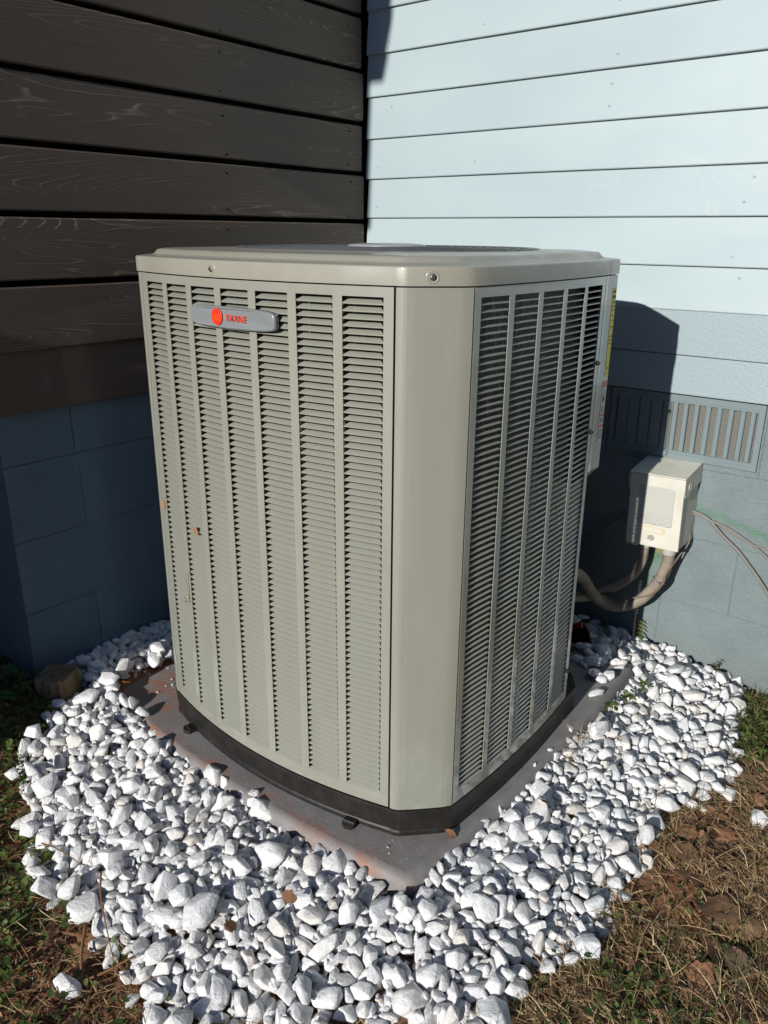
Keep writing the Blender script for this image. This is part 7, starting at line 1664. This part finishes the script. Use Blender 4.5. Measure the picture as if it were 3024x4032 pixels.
    for mb, n, m in ((straw, 'dry_grass', 'straw'), (olive, 'grass', 'olive'), (weed, 'green_weeds', 'green'), (bits, 'leaf_litter', 'bits'), (clod, 'dirt_clods', 'clod')):
        o = mb.build(n, M[m], smooth=False); o['kind'] = 'stuff'
build_cover()

# dead leaves, one by one
def leaf_mesh(i):
    rr_ = random.Random(300 + i)
    L, nl = 1.0, 9
    rows = []
    lob = rr_.choice((0, 0.25, 0.35))
    ph = rr_.uniform(0, 6)
    wid = rr_.uniform(0.28, 0.45)
    curl = rr_.uniform(-0.25, 0.35); bend = rr_.uniform(-0.12, 0.2)
    for k in range(nl + 1):
        t = k / nl
        w = wid * math.sin(math.pi * (0.04 + 0.94 * t)) ** 0.7 * (1 + lob * math.sin(ph + t * 17))
        row = []
        for s in (-1, -0.5, 0, 0.5, 1):
            jag = 1 + 0.16 * rr_.uniform(-1, 1) * (abs(s) > 0.9)
            row.append((t - 0.5 + 0.05 * rr_.uniform(-1, 1) * (abs(s) > .9), s * w * jag, curl * (abs(s) * w) * 1.0 + bend * math.sin(math.pi * t) + 0.03 * rr_.uniform(-1, 1)))
        rows.append(row)
    mb = MB().rings(rows, closed_rings=False)
    mb.tube([(-0.5, 0, 0.0), (-0.58, 0.02, 0.02), (-0.66, 0.03, 0.05)], [0.012, 0.009, 0.008], 4)
    return mb.mesh('dead_leaf', M['leaf'], True)
LM = [leaf_mesh(i) for i in range(9)]
LEAVES = [
    (1.576, -0.842, 0.062, 0.3, 'squarish brown dead leaf lying flat in straw in the middle right'),
    (1.647, -0.892, 0.095, 2.9, 'largest russet dead leaf with ragged holes at the right'),
    (1.654, -0.915, 0.050, 1.2, 'folded russet dead leaf tucked under the largest one'),
    (1.700, -0.893, 0.070, 0.6, 'greyish brown dead leaf right of the largest russet one'),
    (1.689, -0.991, 0.085, 2.35, 'long tongue shaped rusty dead leaf low at the right'),
    (1.718, -0.993, 0.085, 2.2, 'olive brown long dead leaf beside the rusty tongue shaped one'),
    (1.681, -1.054, 0.075, 0.2, 'broad brown dead leaf below the two long ones'),
    (1.578, -1.111, 0.052, 2.7, 'pale brown dead leaf lying in the dark grass at bottom right'),
    (1.628, -1.120, 0.035, 1.5, 'small upright brown leaf near the green sprouts at bottom right'),
    (1.674, -1.107, 0.050, 0.9, 'half buried brown leaf at the very bottom right'),
    (1.522, -0.705, 0.060, 2.4, 'rusty pointed leaf in the leaf pile below the stray stones'),
    (1.550, -0.699, 0.040, 1.4, 'small upright rusty leaf next to the pointed one'),
    (1.567, -0.634, 0.055, 2.2, 'grey brown oval leaf in the pile below the stray stones'),
    (1.588, -0.544, 0.055, 0.1, 'purplish brown oval leaf right below the round stray stone'),
    (1.491, -0.579, 0.045, 2.3, 'tan leaf touching the small stray white stone'),
    (1.458, -0.585, 0.050, 0.4, 'dull olive leaf wedged at the bed edge'),
    (1.425, -0.600, 0.045, 1.3, 'orange brown leaf stuck between stones at the bed edge'),
    (1.530, -0.418, 0.062, 0.9, 'bright rust brown rounded leaf against the right bed edge'),
    (1.596, -0.649, 0.050, 1.7, 'rusty leaf standing at the right of the leaf pile'),
    (1.546, -0.782, 0.075, 0.15, 'long curled rusty leaf lying across straw'),
    (1.578, -0.717, 0.045, 1.9, 'small tan leaf in the middle of the straw'),
    (1.615, -0.496, 0.060, 2.4, 'dark rusty leaf behind the long flat stray stone'),
    (1.673, -0.701, 0.045, 0.3, 'brick coloured leaf at the right edge'),
    (1.481, -0.805, 0.040, 2.6, 'pinkish brown leaf close to the oblong stray stone'),
    (1.494, -1.052, 0.030, 1.5, 'small russet leaf standing against the bed edge'),
    (0.753, -1.718, 0.050, 1.9, 'tan upright leaf on red soil at the lower left'),
    (0.880, -1.815, 0.045, 1.4, 'pinkish brown leaf at the bottom left edge'),
    (0.404, -1.672, 0.030, 0.8, 'small brown leaf among weeds at the left bed edge')]
for i, (x, y, s, a, lab) in enumerate(LEAVES):
    o = put('dead_leaf', LM[i % len(LM)], None, (x, y, hground(x, y) + 0.011), (rv.gauss(0, 0.22), rv.gauss(0, 0.22), a)); o.scale = (s, s, s)
    tag(o, lab, 'leaf', 'dead leaves on the ground')
# twigs
def twig(pts, r, lab):
    o = MB().tube(spline(pts, 4), [r * (1 - 0.06 * k) if r * (1 - 0.06 * k) > 0.0006 else 0.0006 for k in range(4 * (len(pts) - 1) + 1)], 6).build('twig', M['twig'], smooth=True)
    tag(o, lab, 'twig', 'dry twigs')
twig([(0.745, -1.705, 0.05), (0.785, -1.742, 0.035), (0.818, -1.764, 0.01)], 0.0034, 'pale orange twig standing up from the red soil patch')
twig([(0.815, -1.765, 0.012), (0.84, -1.73, 0.022), (0.875, -1.69, 0.05)], 0.0030, 'twig running from the red soil up onto the stones')
twig([(0.700, -1.640, 0.095), (0.735, -1.665, 0.075), (0.79, -1.69, 0.045), (0.850, -1.715, 0.012)], 0.0024, 'thin brown twig leaning on the left front stones')
twig([(0.69, -1.735, 0.015), (0.715, -1.722, 0.018), (0.745, -1.705, 0.016)], 0.0040, 'short thick twig lying across the red soil')
twig([(0.60, -1.79, 0.02), (0.69, -1.80, 0.03), (0.76, -1.81, 0.02)], 0.0020, 'long thin twig in the weeds at the lower left')
twig([(0.50, -1.655, 0.06), (0.56, -1.65, 0.075), (0.63, -1.64, 0.07)], 0.0016, 'hair thin dark twig lying on the left stones')

# small plants
def leaflet(mb, base, dirv, L, w, droop=0.3, n=4):
    d = Vector(dirv).normalized(); s = d.cross(Vector((0, 0, 1)))
    s = s.normalized() if s.length > 1e-3 else Vector((1, 0, 0))
    u = s.cross(d)
    rows = []
    for k in range(n + 1):
        t = k / n
        c = Vector(base) + d * (L * t) - Vector((0, 0, droop * L * t * t))
        ww = w * 0.5 * math.sin(math.pi * (0.08 + 0.92 * t)) ** 0.8
        rows.append([c - s * ww + u * ww * 0.25, c, c + s * ww + u * ww * 0.25])
    mb.rings(rows, closed_rings=False)
def plant(name, label, cat, loc, stems, lm='green', sm_='twig'):
    t = thing(name, label, cat, loc)
    mbs, mbl = MB(), MB()
    for pts, r, leaves in stems:
        mbs.tube(spline(pts, 4), r, 5)
        for b, d, L, w in leaves: leaflet(mbl, b, d, L, w)
    put('stem', mbs.mesh('stem', M[sm_], True), t)
    put('leaves', mbl.mesh('leaves', M[lm], True), t)['kind'] = 'stuff'
    return t
rp = random.Random(12)
plant('fern_sprig', 'small green fern like sprig on a brown stalk against the block wall', 'plant', (1.122, -0.012, 0.045),
      [([(0, 0, 0), (-0.002, 0.002, 0.05), (-0.004, 0.003, 0.10)], 0.0028,
        [((-0.001, 0, 0.02 + 0.0125 * k), (0.95, -0.35 + 0.2 * rp.random(), -0.15 + 0.25 * rp.random()), 0.036 - 0.003 * abs(k - 2), 0.0135) for k in range(6)])])
plant('green_sprout', 'tiny green sprout growing between stones and the block wall at the right', 'plant', (1.378, -0.03, 0.03),
      [([(0, 0, 0), (0, 0.0, 0.03), (0.002, 0, 0.055)], 0.0014, [((0, 0, 0.02 + 0.035 * rp.random()), (rp.uniform(-1, 1), rp.uniform(-1, 0.6), rp.uniform(0, 0.8)), 0.02, 0.0055) for k in range(16)])])
plant('shaded_weed', 'dark shaded weed behind the stones left of the fern sprig', 'plant', (1.035, -0.06, 0.05),
      [([(0, 0, 0), (0.0, 0.0, 0.06), (-0.012, 0, 0.11)], 0.0013, [((0, 0, 0.02 + 0.05 * rp.random()), (rp.uniform(-1, 1), rp.uniform(-1, 0.6), rp.uniform(0, 0.8)), 0.026, 0.006) for k in range(14)])], 'lush')
for x, y, lab in ((1.250, -0.395, 'bright green seedling between stones at the right pad edge'), (1.232, -0.462, 'olive seedling tuft at the shaded right pad edge'), (1.262, -0.30, 'small green seedling further back by the shaded stones')):
    plant('seedling', lab, 'plant', (x, y, 0.085), [([(0, 0, -0.02), (0, 0, 0.01)], 0.001, [((rp.uniform(-.012, .012), rp.uniform(-.012, .012), rp.uniform(0, .012)), (rp.uniform(-1, 1), rp.uniform(-1, 1), rp.uniform(0, 0.7)), 0.018, 0.010) for k in range(14)])])
def tuft(x, y, z, lab, n=26, L=0.06):
    mb = MB()
    for k in range(n):
        p = Vector((rp.gauss(0, .012), rp.gauss(0, .012), 0))
        ribbon(mb, p, rp.uniform(0, 6.28), rp.uniform(0.4, 1) * L, rp.uniform(.0010, .002), rp.uniform(0.25, 0.9), rp.uniform(-.5, .5), 0.3)
    o = mb.build('dry_tuft', M['straw'], loc=(x, y, z)); tag(o, lab, 'grass tuft')
tuft(1.226, -0.640, 0.075, 'dry straw tuft sticking up between the right pad edge and stones')
tuft(1.245, -0.735, 0.08, 'second dry straw tuft nearer the corner beside the right pad edge', 16, 0.05)
def broadleaf():
    st = []
    for bx_, by_, n, hh in ((0.0, 0.0, 8, 0.10), (0.07, -0.07, 7, 0.07), (-0.06, -0.05, 8, 0.12), (0.03, -0.13, 7, 0.055)):
        lv = []
        for k in range(n):
            a = rp.uniform(0, 6.28); el = rp.uniform(0.1, 1.2)
            lv.append(((bx_ + 0.01 * math.cos(a), by_ + 0.01 * math.sin(a), 0.01 + rp.uniform(0.1, 0.9) * hh), (math.cos(a) * math.cos(el), math.sin(a) * math.cos(el), math.sin(el)), rp.uniform(0.04, 0.085), rp.uniform(0.014, 0.026)))
        st.append(([(bx_, by_, 0), (bx_ + .005, by_, hh * .5), (bx_ + .01, by_ - .005, hh)], 0.0022, lv))
    plant('broadleaf_weed', 'dark green broad leaved weeds in the shade at the left beside the timber stub', 'plant', (-0.05, -1.44, 0.085), st, 'lush', 'twig')
    st = []
    for k in range(16):
        x, y = rp.gauss(-0.02, .04), rp.gauss(0, .03)
        a = rp.uniform(0, 6.28)
        st.append(([(x, y, 0), (x + .01 * math.cos(a), y + .01 * math.sin(a), .04), (x + .03 * math.cos(a), y + .03 * math.sin(a), rp.uniform(.05, .10))], 0.0009,
                   [((x + .012 * math.cos(a), y + .012 * math.sin(a), rp.uniform(.01, .06)), (rp.uniform(-1, 1), rp.uniform(-1, 1), rp.uniform(.1, .9)), rp.uniform(.02, .035), .007) for q in range(5)]))
    plant('feathery_weed', 'feathery dark green weed in front of the pier corner', 'plant', (0.01, -1.415, 0.085), st, 'lush', 'lush')
broadleaf()

# scraps stuck to the front louvers
def scrap(x, z, s, rot, lab):
    o = put('leaf_scrap', LM[3], None, (x, fy(x) - 0.004, z), (R(90), rot, 0)); o.scale = (s, s, s)
    tag(o, lab, 'leaf scrap')
scrap(0.553, 0.650, 0.021, 0.7, 'small orange brown leaf scrap caught in the front louvers')
scrap(0.396, 0.668, 0.020, 1.4, 'orange brown leaf scrap at the left edge of the front panel')
for x, y, z, a, lab in ((1.030, -1.455, 0.098, 0.5, 'rusty leaf scrap caught between stones in front of the grille corner'),
                        (0.985, -1.560, 0.085, 1.9, 'small brown leaf scrap on the stones nearest the front edge'),
                        (1.275, -0.925, 0.105, 2.7, 'tan leaf scrap lying on the stones right of the pad')):
    o = put('leaf_scrap', LM[6], None, (x, y, z), (0.5, 0.3, a)); o.scale = (0.03, 0.03, 0.03)
    tag(o, lab, 'leaf scrap')
o = put('leaf_scrap', LM[5], None, (1.172, -1.128, 0.097), (0.3, 0.5, 0.4)); o.scale = (0.026, 0.026, 0.026)
tag(o, 'curled brown leaf scrap against the near corner of the black base', 'leaf scrap')
mb = MB()
for k in range(34):
    x, y = (rp.gauss(0.255, 0.025), rp.gauss(-1.10, 0.05)) if k < 26 else (rp.gauss(1.10, 0.05), rp.gauss(-1.24, 0.02))
    r = 0.0010 + 0.0040 * rp.random() ** 3
    c = Vector((x, y, 0.0905 + r * 0.35))
    mb.add([c + Vector((r * rp.uniform(.6, 1.2) * a, r * rp.uniform(.6, 1.2) * b, r * rp.uniform(.4, .8) * cc)) for a, b, cc in ((1, 0, 0), (-1, 0, 0), (0, 1, 0), (0, -1, 0), (0, 0, 1), (0, 0, -1))],
           [(0, 2, 4), (2, 1, 4), (1, 3, 4), (3, 0, 4), (2, 0, 5), (1, 2, 5), (3, 1, 5), (0, 3, 5)])
mb.build('stone_chips', M['stone'])['kind'] = 'stuff'
t = thing('dried_sprig', 'wispy dried plant sprig hanging on the lower left front louvers', 'sprig', (0.497, fy(0.497) - 0.003, 0.465))
put('stem', MB().tube(spline([(-0.003, 0, 0.0), (0.0, -0.003, 0.03), (-0.001, -0.004, 0.055), (0.006, -0.003, 0.072), (0.011, 0, 0.068)], 4), 0.0009, 5).mesh('stem', M['straw'], True), t)
mb = MB()
for k in range(26): leafdisc(mb, Vector((rp.gauss(-0.003, .0045), -0.002 - rp.random() * .004, rp.gauss(0.0, .006))), rp.uniform(.001, .0026), rp.gauss(0, 1.2), rp.uniform(0, 6.28), 5)
put('seed_head', mb.mesh('seed_head', M['straw']), t)
